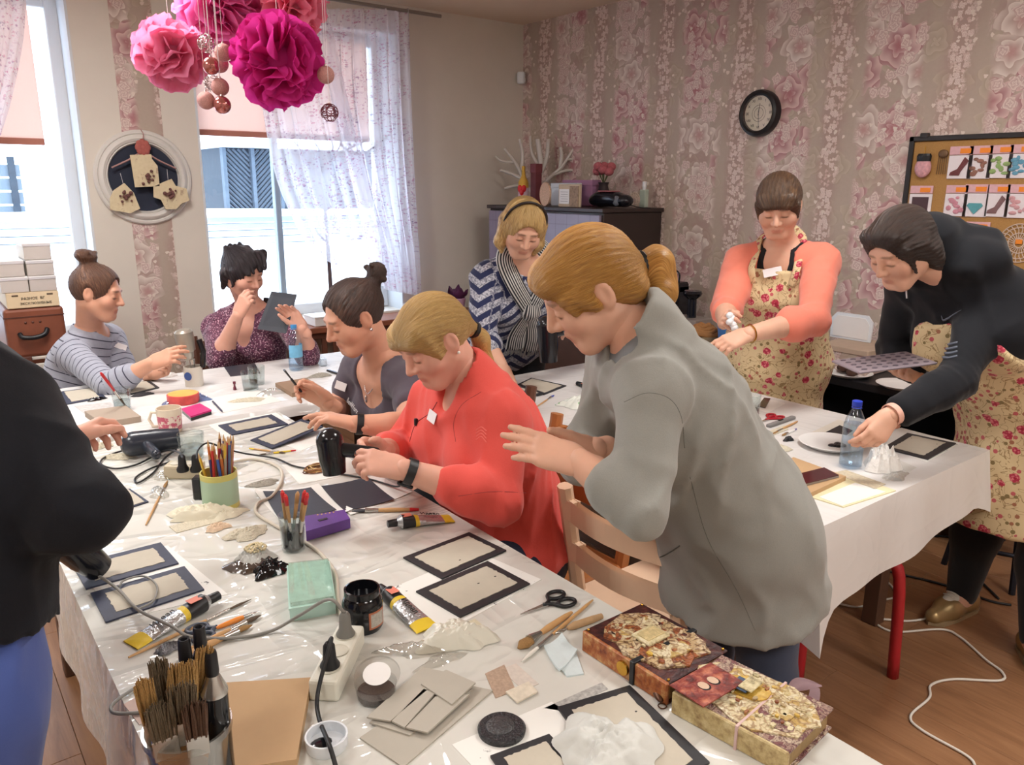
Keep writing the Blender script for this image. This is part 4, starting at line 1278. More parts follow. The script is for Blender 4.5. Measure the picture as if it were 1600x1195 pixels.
if want('F'):
 pel=A3(1.455,1.03,0.86)
 b=Body(pel=pel,nck=A3(1.19,1.065,1.285),hd=S(922,452,1.60),fd=(-0.72,0.42,-0.55),hu=(-0.55,0.2,0.8),shL=S(1020,612,1.50),shR=A3(1.26,1.23,1.22),elL=S(1000,795,1.42),wrL=S(905,722,1.48),elR=A3(1.20,1.28,0.97),wrR=S(930,702,1.66),g=1.0,**stand_legs(pel,(-1,0.05),(0.05,1),(1.60,1.02)))
 p=person('standing woman in a long grey cardigan with a ginger ponytail, rubbing her hands',(1.60,1.02,0))
 base=np.array(p.location)
 hds=[dict(W=b.wrL,d=nrm(S(840,700,1.50)-b.wrL),n=(0.25,0.55,-0.55),right=False,curl=(0.06,0.10,0.14,0.2),thumb=(0.30,0.1),spread=0.05,h=0.0028),dict(W=b.wrR,d=nrm(S(850,722,1.60)-b.wrR),n=(-0.2,-0.55,0.6),right=True,curl=(0.10,0.18,0.22,0.25),thumb=(0.5,0.2),spread=0.12,h=0.0028)]
 make_body(b,p,SK1,hds,h=0.008)
 M_card=fabric('grey_jersey_cardigan',(142,143,138),rgb2=(158,158,152),bump=0.12).m
 d=SDF(0.0075)
 d.cap(b.pel,b.wst,0.150,0.136,0.06,flat=b.f,ratio=0.82,grow=0.015)
 b.torso(d,0.016,0.9,low=False);b.arm(d,'R',0.40,0.013,pid=1);b.arm(d,'L',0.42,0.013,pid=2,slack=0.003)
 d.cap(b.nck-b.up*0.02,b.nck+b.up*0.055-b.f*0.005,0.080,0.072,0.03)
 d.cap(b.nck+b.up*0.02+b.f*0.03,b.nck+b.up*0.15+b.f*0.03,0.058,0.066,0.008,op='sub')
# flared skirt of the cardigan
 hem=A3(1.50,1.02,0.66)
 d.cap(b.wst,b.pel,0.150,0.175,0.06,flat=b.f,ratio=0.82);d.cap(b.pel,hem,0.175,0.215,0.08,flat=(1,0,0),ratio=0.84)
 d.cap(A3(1.56,1.0,0.84),A3(1.66,1.0,0.72),0.07,0.085,0.08)
 d.ell(A3(1.20,1.04,0.60),(0.10,0.30,0.22),k=0.04,op='sub');d.cap(b.hipL,b.hipR,0.118,k=0.05)
 d.plane(A3(1.5,1.02,0.645),(0.30,0,-1))
 d.wave(creases(b,'RL'))
 d.wave(folds(0.0065,21,0.10,(1,1,0.35)))
 garment('cardigan',b,p,M_card,d,2);bv=surf()
 M_seam=M('cardigan_seam',(104,106,103),0.9)
 seam(p,bv,[(1003,868),(1018,874),(1040,866),(1062,852)],0.0016,M_seam,'pocket_edge')
 seam(p,bv,[(1003,868),(1008,920),(1024,965)],0.0006,M_seam,'pocket_edge')
 seam(p,bv,[(1078,745),(1105,840),(1150,920),(1180,985)],0.0006,M_seam,'side_seam')
 seam(p,bv,[(975,628),(1010,614),(1045,622),(1064,650),(1070,700)],0.0006,M_seam,'shoulder_seam')
 d=SDF(0.010);b.torso(d,0.002,0.85);garment('top',b,p,M('grey_undershirt',(128,132,136),0.9),d)
 d=SDF(0.010);b.legs(d,0.006);d.cap(b.hipL,b.hipR,0.085,k=0.05);d.plane(A3(0,0,0.80),(0,0,1));garment('trousers',b,p,denim('slate_denim',(52,62,84)),d)
 add_shoes(b,p,M_shoe_dark)
 MH=hair_mat('ginger_hair',(140,88,38),(206,148,72),(234,190,112))
 def bl(s):
  skull(s,0.012);face_cut(s,0.122,-0.040,(0.082,0.098,0.124));ears_out(s)
  s.cap((-0.03,0.080,0.066),(0.03,0.080,0.066),0.018,0.018,0.03);s.cap((-0.045,0.058,0.072),(0.045,0.058,0.072),0.024,0.024,0.03)
  s.cap((-0.074,0.04,0.03),(-0.078,0.015,-0.010),0.016,0.010,0.02);s.cap((-0.066,0.062,0.03),(-0.068,0.058,-0.005),0.012,0.005,0.02)
  s.cap((0,-0.085,-0.01),(0,-0.118,-0.02),0.045,0.022,0.03)
  s.cap((-0.05,-0.07,-0.03),(0.05,-0.07,-0.03),0.032,0.032,0.03)
 make_hair(b,p,MH,bl,(0,-0.97,-0.22))
 tq=Vector(A3(0,-1,0.05)@b.hf).to_track_quat('Z','Y').to_matrix().to_4x4()
 B().lathe([(0.018,-0.014),(0.029,-0.007),(0.029,0.007),(0.018,0.014)],18,Matrix.Translation(Vector(b.hd+A3(0,-0.124,-0.021)@b.hf-base))@tq).done('hair_tie',M_blackband,p,smooth='auto')
 def bl2(s):
  wl=lambda*v:A3(0,-0.126,-0.021)+b.hf@A3(*v)
  s.cap(wl(0,0,0),wl(0.018,-0.010,0.002),0.020,0.030,0.03);s.cap(wl(0.018,-0.010,0.002),wl(0.024,-0.016,-0.055),0.030,0.034,0.03)
  s.cap(wl(0.024,-0.016,-0.055),wl(0.0,0.0,-0.13),0.034,0.026,0.03);s.cap(wl(0.0,0.0,-0.13),wl(-0.035,0.024,-0.19),0.026,0.006,0.03)
 make_hair(b,p,MH,bl2,(0,-0.25,-1),name='ponytail',n=18)
if want('G'):
 pel=A3(3.06,2.00,0.88)
 b=Body(pel=pel,nck=S(1222,392,3.30),hd=S(1217,322,3.12),fd=(-0.72,-0.42,-0.42),hu=(-0.1,0,1),shR=S(1160,412,3.36),shL=S(1283,410,3.20),elR=S(1140,488,3.20),wrR=S(1132,503,3.02),elL=S(1270,500,2.96),wrL=S(1168,522,2.84),g=1.18,**stand_legs(pel,(-0.9,-0.3),(-0.3,0.9),(3.08,2.0)))
 b.elR=S(1136,480,3.24)
 p=person('standing woman in a peach cardigan and rose-print apron rubbing a hand with a tissue',(3.08,2.0,0))
 base=np.array(p.location)
 hds=[dict(W=b.wrR,d=nrm(S(1130,488,2.92)-b.wrR+A3(-0.02,-0.02,0)),n=(0.3,-0.6,-0.4),right=True,curl=(0.6,0.7,0.75,0.8),thumb=(0.4,0.35)),dict(W=b.wrL,d=nrm(S(1125,540,2.82)-b.wrL),n=(-0.3,0.5,-0.7),right=False,curl=(0.25,0.3,0.38,0.45),thumb=(0.4,0.25))]
 make_body(b,p,SK1,hds,full=1.06)
 M_peach=fabric('peach_cardigan_knit',(240,130,108),rgb2=(248,148,126)).m
 d=SDF(0.008)
 b.torso(d,0.013,1.1);b.arm(d,'R',0.0,0.013,pid=1);b.arm(d,'L',0.33,0.014,pid=2,slack=0.004);b.arm(d,'R',0.30,0.013,pid=1)
 d.cap(b.nck,b.nck+b.up*0.13+b.f*0.04,0.085,0.11,0.006,op='sub')
 d.ell(b.nck+b.f*0.10-b.up*0.03,(0.075,0.09,0.11),fr=[b.r,b.f,b.up],k=0.006,op='sub')
 d.plane(b.pel-b.up*0.16,-b.up)
 d.wave(creases(b,'L'))
 d.wave(folds(0.003,31,0.06))
 garment('cardigan',b,p,M_peach,d)
 d=SDF(0.008);b.torso(d,0.006,1.06)
 d.cap(b.nck-b.up*0.01,b.nck+b.up*0.12+b.f*0.04,0.066,0.09,0.004,op='sub');d.ell(b.nck+b.f*0.10-b.up*0.0,(0.05,0.09,0.085),fr=[b.r,b.f,b.up],k=0.006,op='sub')
 garment('black_tee',b,p,M('black_cotton',(24,24,28),0.9),d)
 d=SDF(0.010);b.legs(d,0.012);d.cap(b.hipL,b.hipR,0.12,k=0.05);garment('trousers',b,p,M_black_trs,d)
 add_shoes(b,p,M_shoe_dark)
 def apron(b,low,bibw=0.150,ah=0.28,bust=1.14,top=0.045,flare=0.20,back=-0.015):
  d=SDF(0.008)
  b.torso(d,0.024,bust)
  sk=A3(b.pel[0],b.pel[1],low)
  d.cap(b.pel,sk,0.165*b.g,flare*b.g,0.06,flat=b.f,ratio=0.90);d.cap(b.wst,b.pel,0.150*b.g,0.17*b.g,0.06,flat=b.f,ratio=0.86,grow=0.018)
# cut away the back, the shoulders and what is above the bib
  for sx in(-1,1):d.cap(b.wst-b.up*0.02+b.r*sx*ah*b.g-b.f*0.04,b.chs+b.up*0.16+b.r*sx*(ah+0.01)*b.g+b.f*0.05,0.150*b.g,0.16*b.g,0.01,op='sub')
  for sx in(-1,1):d.plane(b.chs+b.r*sx*bibw*b.g+b.f*0.03,nrm(b.r*sx+b.up*0.24-b.f*0.25))if bibw else None
  d.plane(b.chs+b.up*top,nrm(b.up-b.f*0.1));d.plane(b.pel+b.f*back,nrm(-b.f+b.up*0.25));d.plane(A3(0,0,low),(0,0,-1))
  d.wave(folds(0.004,40+int(low*100),0.10,(1,1,0.35)))
  return d
 garment('apron',b,p,M_apron,apron(b,0.42,bibw=0.175,ah=0.33,top=0.105));bv=surf();stick(p,bv,1207,425,0.075,0.034,M_tag,'name_tag',rot=0.25)
 st=B()
 for sx in(-1,1):
  pts=[b.chs+b.f*0.178+b.r*sx*0.075+b.up*0.07,b.chs+b.f*0.166+b.r*sx*0.088+b.up*0.13,b.nck+b.f*0.098+b.r*sx*0.086+b.up*0.012,b.nck+b.r*sx*0.084+b.f*0.02+b.up*0.062,b.nck-b.f*0.06+b.r*sx*0.03+b.up*0.085]
  st=B();st.tube([q-base for q in spline(pts,6)],0.017,8,flat=0.25);st.done('apron_strap',M_apron,p,smooth=True)
 wb,tf=wristband(p,b,'L',0.96,0.004,0.031,M('gold',(206,160,70),0.25,metal=1.0),'bracelet')
 MH=hair_mat('dark_chestnut_hair',(42,30,24),(80,58,42),(122,92,66))
 def bl(s):
  skull(s,0.014);face_cut(s);ears_out(s)
  s.cap((-0.05,0.065,0.065),(0.05,0.065,0.065),0.026,0.026,0.03);s.cap((-0.045,0.088,0.044),(0.045,0.088,0.044),0.012,0.012,0.02)
  for sx in(-1,1):s.cap((sx*0.07,0.05,0.03),(sx*0.073,0.04,-0.03),0.016,0.006,0.02)
 make_hair(b,p,MH,bl,(0,-0.95,0.3))
# folded tissue in the fingers
 tq=B();tc_=S(1140,497,2.90)-base
 for i in range(5):tq.sphere(tc_+A3(0.012*math.sin(i*2.2),-0.010*i*0.5,0.010-0.011*i),(0.016,0.012,0.013),8,6)
 tis=tq.done('tissue',M('white_tissue',(232,236,240),0.9,bump=0.4),None,smooth=True)
 tis.location=tuple(base);tag(tis,'crumpled white tissue held by the woman in the peach cardigan','tissue')
if want('H'):
 pel=A3(3.00,0.95,0.91)
 b=Body(pel=pel,nck=A3(2.67,1.12,1.325),hd=S(1408,388,2.46),fd=(-0.80,0.22,-0.55),hu=(-0.4,0.1,1),shL=S(1545,462,2.50),shR=A3(2.72,1.29,1.28),elL=S(1495,595,2.38),wrL=S(1393,648,2.30),elR=A3(2.80,1.36,1.03),wrR=S(1432,588,2.68),g=1.26,**stand_legs(pel,(-0.95,0.2),(0.2,0.95),(3.07,0.96),spread=0.13))
# feet as photographed
 b.anR=A3(3.06,1.10,0.085);b.anL=A3(2.94,0.80,0.085);b.toeR=A3(-1,0.15,0);b.toeL=A3(-0.75,-0.55,0);b.knR=lerp(b.hipR,b.anR,0.5);b.knL=lerp(b.hipL,b.anL,0.5)
 p=person('standing woman in a black hoodie and rose-print apron bending over the short table',(3.03,0.95,0))
 base=np.array(p.location)
 hds=[dict(W=b.wrL,d=nrm(S(1362,690,2.28)-b.wrL),n=(-0.35,0.3,-0.5),right=False,curl=(0.42,0.55,0.65,0.7),thumb=(0.35,0.35)),dict(W=b.wrR,d=nrm(S(1385,585,2.60)-b.wrR),n=(0.0,-0.2,1),right=True,curl=(0.35,0.4,0.45,0.5),thumb=(0.5,0.2))]
 make_body(b,p,SK1,hds,full=1.05)
 th=fabric('black_hoodie_fleece',(15,17,22),rgb2=(24,26,33),bump=0.1,sheen=0.1)
 d=SDF(0.008)
 b.torso(d,0.018,1.05);b.arm(d,'R',0.90,0.010,pid=1);b.arm(d,'L',0.84,0.011,pid=2,slack=0.003)
 d.cap(b.nck-b.f*0.01,lerp(b.nck,b.hd,0.74)-b.f*0.05-b.hf[1]*0.04,0.088,0.084,0.03)
# hood lying on the back of the neck
 nb=b.nck-b.f*0.03
 d.cap(nb-b.r*0.10+b.up*0.02,nb+b.r*0.10+b.up*0.02,0.060,k=0.04);d.cap(nb-b.f*0.07+b.up*0.03-b.r*0.05,nb-b.f*0.07+b.up*0.03+b.r*0.05,0.065,k=0.05)
 d.cap(nb+b.up*0.06-b.r*0.085,nb+b.f*0.07+b.up*0.05-b.r*0.085,0.038,0.030,0.04);d.cap(nb+b.up*0.06+b.r*0.085,nb+b.f*0.07+b.up*0.05+b.r*0.085,0.038,0.030,0.04)
 d.cap(nb-b.f*0.06+b.up*0.10,nb-b.f*0.11+b.up*0.02,0.040,0.055,0.05)
 d.cap(lerp(b.nck,b.hd,0.30)+b.f*0.085,lerp(b.nck,b.hd,0.95)+b.hf[1]*0.05,0.040,0.066,0.015,op='sub')
 d.plane(b.pel-b.up*0.10,-b.up)
 d.wave(creases(b,'RL'))
 d.wave(folds(0.0055,51,0.09))
 garment('hoodie',b,p,th.m,d);bv=surf()
 M_mark=M('grey_sleeve_print',(96,104,118),0.5)
 sp_=[on(bv,x,y,0.0)[0]-base for x,y in((1471,493),(1474,500),(1482,497),(1492,490),(1472+30,484))]
 B().tube(spline(sp_,3),[0.001,0.002,0.003,0.0035,0.004,0.0038,0.0034,0.003,0.0026,0.0022,0.0018,0.0012,0.0006],6).done('sleeve_swoosh',M_mark,p,smooth=True)
 for i in range(4):seam(p,bv,[(1468,536+i*7),(1482,538+i*7),(1496,535+i*7)],0.0042,M_mark,'sleeve_bar')
 seam(p,bv,[(1416,448),(1417,466)],0.003,M_tag,'drawstring')
 d=SDF(0.010);b.legs(d,0.014);d.cap(b.hipL,b.hipR,0.12,k=0.05);garment('trousers',b,p,M_black_trs,d)
 garment('apron',b,p,M_apron,apron(b,0.46,bibw=0.095,top=0.085,flare=0.19,back=-0.03))
# pink watch
 wb,tf=wristband(p,b,'L',0.985,0.018,0.031,M('rose_watch_strap',(226,176,158),0.5),'watch')
 B().lathe([(0.0,0.0),(0.018,0.0),(0.019,0.004),(0.018,0.009),(0.0,0.009)],20,tf@TF((0.0,-0.031,0),rx=PI/2)).done('watch_case',M('rose_gold',(200,150,130),0.3,metal=0.8),wb,smooth='auto')
 B().lathe([(0.0,0.0095),(0.015,0.0095),(0.0,0.0096)],20,tf@TF((0.0,-0.031,0),rx=PI/2)).done('watch_face',M('dark_glass_screen',(16,18,24),0.12),wb)
 MH=hair_mat('espresso_hair',(34,26,24),(58,44,38),(88,68,58))
 def bl(s):
  skull(s,0.014);face_cut(s);s.cap((-0.05,0.055,0.085),(0.05,0.06,0.08),0.020,0.022,0.03)
  for sx in(-1,1):s.cap((sx*0.072,0.05,0.04),(sx*0.076,0.045,-0.05),0.014,0.005,0.02);s.cap((sx*0.078,0.0,0.02),(sx*0.07,-0.04,-0.06),0.026,0.02,0.03)
  s.cap((0,-0.085,-0.02),(0,-0.10,-0.09),0.055,0.045,0.03);s.cap((-0.055,-0.05,-0.03),(-0.05,-0.06,-0.10),0.035,0.028,0.03);s.cap((0.055,-0.05,-0.03),(0.05,-0.06,-0.10),0.035,0.028,0.03)
 make_hair(b,p,MH,bl,(0,-0.9,-0.2))
# gold lace-up shoes
 M_gold=M('gold_leather',(168,140,96),0.35,0.1,30,metal=0.55);M_wl=M('cream_leather',(226,220,208),0.6)
 for an,td in((b.anL,b.toeL),(b.anR,b.toeR)):
  td=nrm((td[0],td[1],0));g=np.array([an[0],an[1],0.0]);sd=np.cross((0,0,1),td)
  d=SDF(0.0055);d.cap(g-td*0.045+A3(0,0,0.042),g+td*0.08+A3(0,0,0.040),0.042,0.043,0.03);d.cap(g+td*0.08+A3(0,0,0.036),g+td*0.165+A3(0,0,0.030),0.043,0.030,0.03)
  d.cap(g-td*0.03+A3(0,0,0.05),g-td*0.025+A3(0,0,0.075),0.040,0.038,0.03);d.plane(g+A3(0,0,0.012),(0,0,-1));d.plane(g-td*0.0+A3(0,0,0.092),(0,0,1))
  V,Q=d.build();sh=quad_obj('shoe',V,Q,M_gold,p,base)
  d=SDF(0.0055);d.cap(g+td*0.01+A3(0,0,0.084),g+td*0.085+A3(0,0,0.062),0.031,0.029,0.02)
  V,Q=d.build();quad_obj('shoe_tongue',V,Q,M_wl,sh,None);sh.children[0].location=tuple(-base)
  so=B();so.prism([(x,y)for x,y in[(-0.085,-0.03),(-0.05,-0.042),(0.08,-0.046),(0.16,-0.038),(0.195,0),(0.16,0.038),(0.08,0.046),(-0.05,0.042),(-0.085,0.03)]],0.001,0.014,Matrix(((td[0],sd[0],0,g[0]-base[0]),(td[1],sd[1],0,g[1]-base[1]),(0,0,1,0),(0,0,0,1))))
  so.done('sole',M('shoe_sole',(150,128,96),0.6),sh)
  la=B()
  for i in range(4):
   c_=g+td*(0.03+i*0.018)+A3(0,0,0.110-i*0.006)-base;la.tube([c_-sd*0.022,c_+A3(0,0,0.005),c_+sd*0.022],0.0028,6)
  la.done('laces',M_wl,sh,smooth=True)
if want('I'):
 pel=A3(-0.06,1.32,0.92)
 b=Body(pel=pel,nck=A3(0.0,1.36,1.36),hd=A3(-0.10,1.40,1.56),fd=(0.75,0.15,-0.4),hu=(0,0,1),shR=S(10,655,1.16),shL=A3(0.02,1.53,1.30),elR=S(122,795,1.08),wrR=S(95,800,1.29),elL=A3(0.10,1.66,1.08),wrL=S(100,690,1.60),g=1.15,**stand_legs(pel,(1,0.1),(0.1,-1),(-0.10,1.32)))
 p=person('standing person in a black sweater and blue jeans cut off by the picture edge',(-0.10,1.32,0))
 hds=[dict(W=b.wrL,d=nrm(S(133,672,1.66)-b.wrL),n=(0.2,-0.4,-0.7),right=False,curl=(0.6,0.7,0.75,0.8),thumb=(0.4,0.3)),dict(W=b.wrR,d=nrm(b.wrR-b.elR),n=(0.5,0.2,-0.7),right=True,curl=(0.9,0.95,1.0,1.0),thumb=(0.4,0.4))]
 make_body(b,p,SK3,hds)
 M_blk=fabric('black_sweater_knit',(18,20,26),rgb2=(27,29,37),bump=0.1,sheen=0.05).m
 d=SDF(0.0085)
 b.torso(d,0.018,1.0);b.arm(d,'R',0.85,0.014,pid=1,slack=0.003);b.arm(d,'L',0.85,0.018,pid=2)
 d.cap(b.nck,b.nck+b.up*0.12,0.068,0.08,0.006,op='sub');d.cap(b.pel-b.up*0.10,b.wst,0.205,0.172,0.05,flat=b.f,ratio=0.80);d.plane(b.pel+b.up*0.07,-b.up)
 d.wave(creases(b,'RL'))
 d.wave(folds(0.0055,61,0.10))
 garment('sweater',b,p,M_blk,d)
 d=SDF(0.010);b.torso(d,0.006,0);b.legs(d,0.020);d.plane(b.pel+b.up*0.09,b.up);d.wave(folds(0.003,66,0.09));garment('jeans',b,p,M_blue,d)
 add_shoes(b,p,M_shoe_dark)
 def bl(s):skull(s,0.016);face_cut(s)
 make_hair(b,p,hair_mat('short_dark_hair',(34,26,24),(58,44,38),(88,68,58)),bl,(0,-0.6,0.8))
# ---------------------------------------------------------------- window dressing
def blind_mat(name,rgb):
 t=NT(name)
 d=t.node('ShaderNodeBsdfDiffuse');tr=t.node('ShaderNodeBsdfTranslucent');mx=t.node('ShaderNodeMixShader')
 n=t.noise(scale=260.0,detail=2);c=t.mix(n,tuple(q*0.94 for q in srgb(*rgb)),srgb(*rgb))
 t.link(c.s,d.inputs[0]);t.link(c.s,tr.inputs[0]);mx.inputs[0].default_value=0.6
 t.link(d.outputs[0],mx.inputs[1]);t.link(tr.outputs[0],mx.inputs[2]);t.link(mx.outputs[0],t.out.inputs[0])
 return t.m
M_blind=blind_mat('cream_blind_cloth',(238,214,204));M_bar=M('terracotta_bar',(184,118,98),0.5)
for lab,x0,x1,z0 in(('pale pink roller blind half down over the window with the curtain',1.56,2.80,1.93),('pale pink roller blind half down over the window behind the white boxes',-0.70,0.745,1.84)):
 o=thing('roller_blind',lab,'blind',((x0+x1)/2,YW+0.20,z0),group='roller blinds')
 h=WH-0.02-z0;w=(x1-x0)/2
 B().box((-w,-0.0015,0.0),(w,0.0015,h-0.03)).done('blind_cloth',M_blind,o)
 B().box((-w,-0.010,-0.03),(w,0.010,0.006),0.004).done('bottom_bar',M_bar,o)
 B().tube([(-w,0,h-0.02),(w,0,h-0.02)],0.022,12).done('roller',M_white,o)
def sheer_mat():
 t=NT('sheer_floral_voile')
 x,y,z=t.xyz();p=t.vec(x,z,0.0)
 n=t.noise(p,55.0,3,0.65);big=t.noise(p,5.0,2)
 v=t.voro(p,52.0,1.0,dims='2D');vd=X(t,v.outputs['Distance']);vc=t.xyz(X(t,v.outputs['Color']))
 leaf=vd.lt(0.30)*vc[0].gt(0.45)*t.sstep(n,0.40,0.48)
 stem=t.sstep((t.noise(p,15.0,2,0.5,1.2)-0.5).abs(),0.012,0.006)*0.6
 pat=(leaf*0.7+stem+t.sstep(t.noise(p,85.0,4,0.7),0.54,0.62)*t.sstep(t.noise(p,9.0,2),0.48,0.58)).mn(1.0)*t.sstep(big,0.36,0.50)
 col=t.mix(pat,(0.92,0.90,0.95),t.mix(vc[1],srgb(200,140,164),srgb(150,134,162)))
 tr=t.node('ShaderNodeBsdfTransparent');d=t.node('ShaderNodeBsdfDiffuse');tl=t.node('ShaderNodeBsdfTranslucent');m1=t.node('ShaderNodeMixShader');m2=t.node('ShaderNodeMixShader')
 t.link(col.s,d.inputs[0]);t.link(col.s,tl.inputs[0]);m1.inputs[0].default_value=0.65
 t.link(d.outputs[0],m1.inputs[1]);t.link(tl.outputs[0],m1.inputs[2])
 fac=pat*0.25+0.56+t.noise(p,500.0,1)*0.08
 t.link(fac.s,m2.inputs[0]);t.link(tr.outputs[0],m2.inputs[1]);t.link(m1.outputs[0],m2.inputs[2]);t.link(m2.outputs[0],t.out.inputs[0])
 return t.m
M_sheer=sheer_mat()
YC=4.97
def curtain(lab,left,right,nu=70,nv=46,pleat=9,amp=0.030,y=YC,group=None):
 """left and right edges as pixel polylines from top to bottom at the curtain's plane"""
 L=spline([PYy(a,b_,y)for a,b_ in left],12);Rr=spline([PYy(a,b_,y)for a,b_ in right],12)
 def at(c,v):f_=v*(len(c)-1);i=min(int(f_),len(c)-2);return c[i]*(1-(f_-i))+c[i+1]*(f_-i)
 zb=min(q[2]for q in L+Rr);org=A3((L[0][0]+Rr[0][0])/2,y,zb)
 def fn(u,v):
  q=at(L,v)*(1-u)+at(Rr,v)*u-org
  w=u*pleat*2*PI
  return(q[0]+0.006*math.sin(w*2+v*3),amp*(math.sin(w+0.8*math.sin(v*4))+0.4*math.sin(w*2.3+v*2)),q[2])
 o=B().grid(fn,nu,nv).done('sheer_curtain',M_sheer,None,smooth=True);o.location=tuple(org)
 return tag(o,lab,'curtain',group)
curtain('sheer floral curtain hanging straight at the wall side of the window',[(512,14),(520,160),(548,280),(585,380),(600,452)],[(638,14),(644,160),(650,300),(654,400),(656,462)],pleat=7)
curtain('sheer floral curtain swept aside across the window behind the hanging paper flowers',[(396,60),(410,160),(432,275),(462,350),(486,396)],[(512,14),(545,160),(575,280),(590,360),(598,448)],pleat=6,y=4.93)
curtain('sheer floral curtain at the picture edge beside the other window',[(-60,-20),(-60,60),(-60,150),(-60,210)],[(42,-20),(36,60),(18,150),(0,212)],pleat=4,y=4.90,nu=40,nv=24)
rod=B();rod.tube([(-1.2,4.95,2.735),(3.2,4.95,2.735)],0.012,10)
tag(rod.done('curtain_rod',M('pewter',(150,144,138),0.4,metal=0.6),None,smooth='auto'),'slim metal curtain rod running under the ceiling along the windows','curtain rod')
# bare branch tree standing on the sill
br=thing('bare_branch','bare twiggy branch standing in the window behind the sheer curtain','branch',(2.56,5.02,0.685))
bp=np.array(br.location);M_bark=M('twig_bark',(92,76,78),0.8,0.2,60)
M_twig=M_bark
trunk=[PYy(517,440,5.02),PYy(512,380,5.02),PYy(508,330,5.02),PYy(503,300,5.02),PYy(500,268,5.02)]
trunk[0]=A3(trunk[0][0],5.02,0.686);B().tube([q-bp for q in spline(trunk,5)],[0.016-0.0005*i for i in range(21)],8).done('stem',M_bark,br,smooth=True)
for pts in([(500,270),(478,250),(468,232),(455,216)],[(500,272),(520,248),(532,226),(545,200)],[(532,226),(552,240),(575,236),(610,240)],[(575,236),(590,226),(606,212)],[(532,226),(540,205),(552,188),(556,172)],[(478,250),(464,246),(456,232)],[(500,270),(506,250),(498,232),(484,214)],[(552,188),(546,178),(540,170)],[(520,248),(545,232),(568,222),(575,216)],[(506,250),(520,232),(516,214)],[(512,380),(498,366),(490,352)],[(508,330),(522,318),(534,300)]):
 B().tube([q-bp for q in spline([PYy(a,b_,5.0)for a,b_ in pts],4)],[max(0.0022,0.0065-0.0004*i)for i in range((len(pts)-1)*4+1)],6).done('twig',M_twig,br,smooth=True)
# grille of wooden slats before the radiator
gr=thing('radiator_grille','brown slatted wooden grille under the window sill','grille',(2.30,4.86,0.0))
M_slat=M('reddish_slat_wood',(104,62,46),0.55,0.2,20)
for i in range(16):B().box((-0.62+i*0.08,0.0,0.08),(-0.585+i*0.08,0.02,0.60),0.003).done('slat',M_slat,gr)
for z in(0.06,0.60):B().box((-0.64,-0.004,z),(0.66,0.024,z+0.045),0.004).done('rail',M_slat,gr)
for x in(-0.64,0.62):B().box((x,-0.004,0.0),(x+0.045,0.024,0.06),0.003).done('foot',M_slat,gr)
# things on the sill
def box_thing(name,label,cat,lo,hi,mat,lidmat=None,bev=0.003,group=None):
 c=((lo[0]+hi[0])/2,(lo[1]+hi[1])/2,lo[2]);o=thing(name,label,cat,c,group=group)
 hx,hy,hz=(hi[0]-lo[0])/2,(hi[1]-lo[1])/2,hi[2]-lo[2]
 B().box((-hx,-hy,0),(hx,hy,hz*0.8),bev).done('box_body',mat,o)
 B().box((-hx-0.003,-hy-0.003,hz*0.78),(hx+0.003,hy+0.003,hz),bev).done('box_lid',lidmat or mat,o)
 return o
M_card=M('white_card',(232,230,228),0.6,0.03,20)
q=PYy(490,500,4.93);box_thing('storage_box','low white box on the sill behind the woman with the burgundy blouse','box',(q[0]-0.02,4.86,0.686),(q[0]+0.26,5.04,0.75),M_card)
bk=thing('wire_basket','small white wire basket of trinkets at the end of the sill','basket',(2.98,4.95,0.686))
wb=B()
for i in range(9):
 a=-0.10+0.025*i;wb.tube([(a,-0.07,0.004),(a,-0.08,0.07)],0.0016,5);wb.tube([(a,0.07,0.004),(a,0.08,0.07)],0.0016,5)
for zz,k in((0.004,0.0),(0.037,0.005),(0.07,0.01)):wb.tube([(-0.10-k,-0.07-k,zz),(0.10+k,-0.07-k,zz),(0.10+k,0.07+k,zz),(-0.10-k,0.07+k,zz),(-0.10-k,-0.07-k,zz)],0.002,5)
wb.done('wire_frame',M('white_wire',(226,226,232),0.4),bk)
B().box((-0.09,-0.06,0.004),(0.09,0.06,0.008)).done('liner',M('pink_liner',(204,160,172),0.7),bk)
pl=thing('potted_plant','purple-leaved plant in a small pot on the sill by the plain wall','plant',(3.30,4.93,0.686))
B().lathe([(0.0,0.0),(0.045,0.0),(0.06,0.085),(0.056,0.09),(0.05,0.08),(0.0,0.075)],20).done('pot',M('lilac_pot',(190,150,176),0.5),pl,smooth='auto')
M_pleaf=M('purple_leaf',(92,46,84),0.5,0.3,40)
def leafm(l,w):
 b_=B();b_.grid(lambda u,v:((u-0.5)*w*math.sin(PI*min(0.98,max(0.02,v)))*1.0,0.012*math.sin(v*PI)*-1+abs(u-0.5)*0.02,v*l),4,6);return b_
lm=leafm(0.11,0.07).done('leaf',M_pleaf,pl,smooth=True)
lm.location=(0,0,0.07);lm.rotation_euler=(0.5,0,0)
for i in range(13):
 o=data_obj('leaf',lm.data,None,pl,loc=(0.02*math.cos(i*2.4),0.02*math.sin(i*2.4),0.07),rot=(random.uniform(0.2,1.0),random.uniform(-0.3,0.3),i*2.4));o.scale=(random.uniform(0.8,1.2),)*3
for lab,px,py,col,hh in(('small red figurine on the sill behind the burgundy blouse',342,462,(200,40,56),0.09),('small green figurine on the sill beside the red one',334,466,(36,130,70),0.06)):
 q=PYy(px,py,5.16);f_=B();f_.lathe([(0.0,0.0),(0.022,0.002),(0.020,hh*0.3),(0.010,hh*0.55),(0.016,hh*0.72),(0.012,hh*0.9),(0.0,hh)],14)
 o=f_.done('figurine',M('figurine_%d'%hh.__hash__(),col,0.4),None,smooth=True);o.location=(q[0],5.16,0.686);tag(o,lab,'figurine')
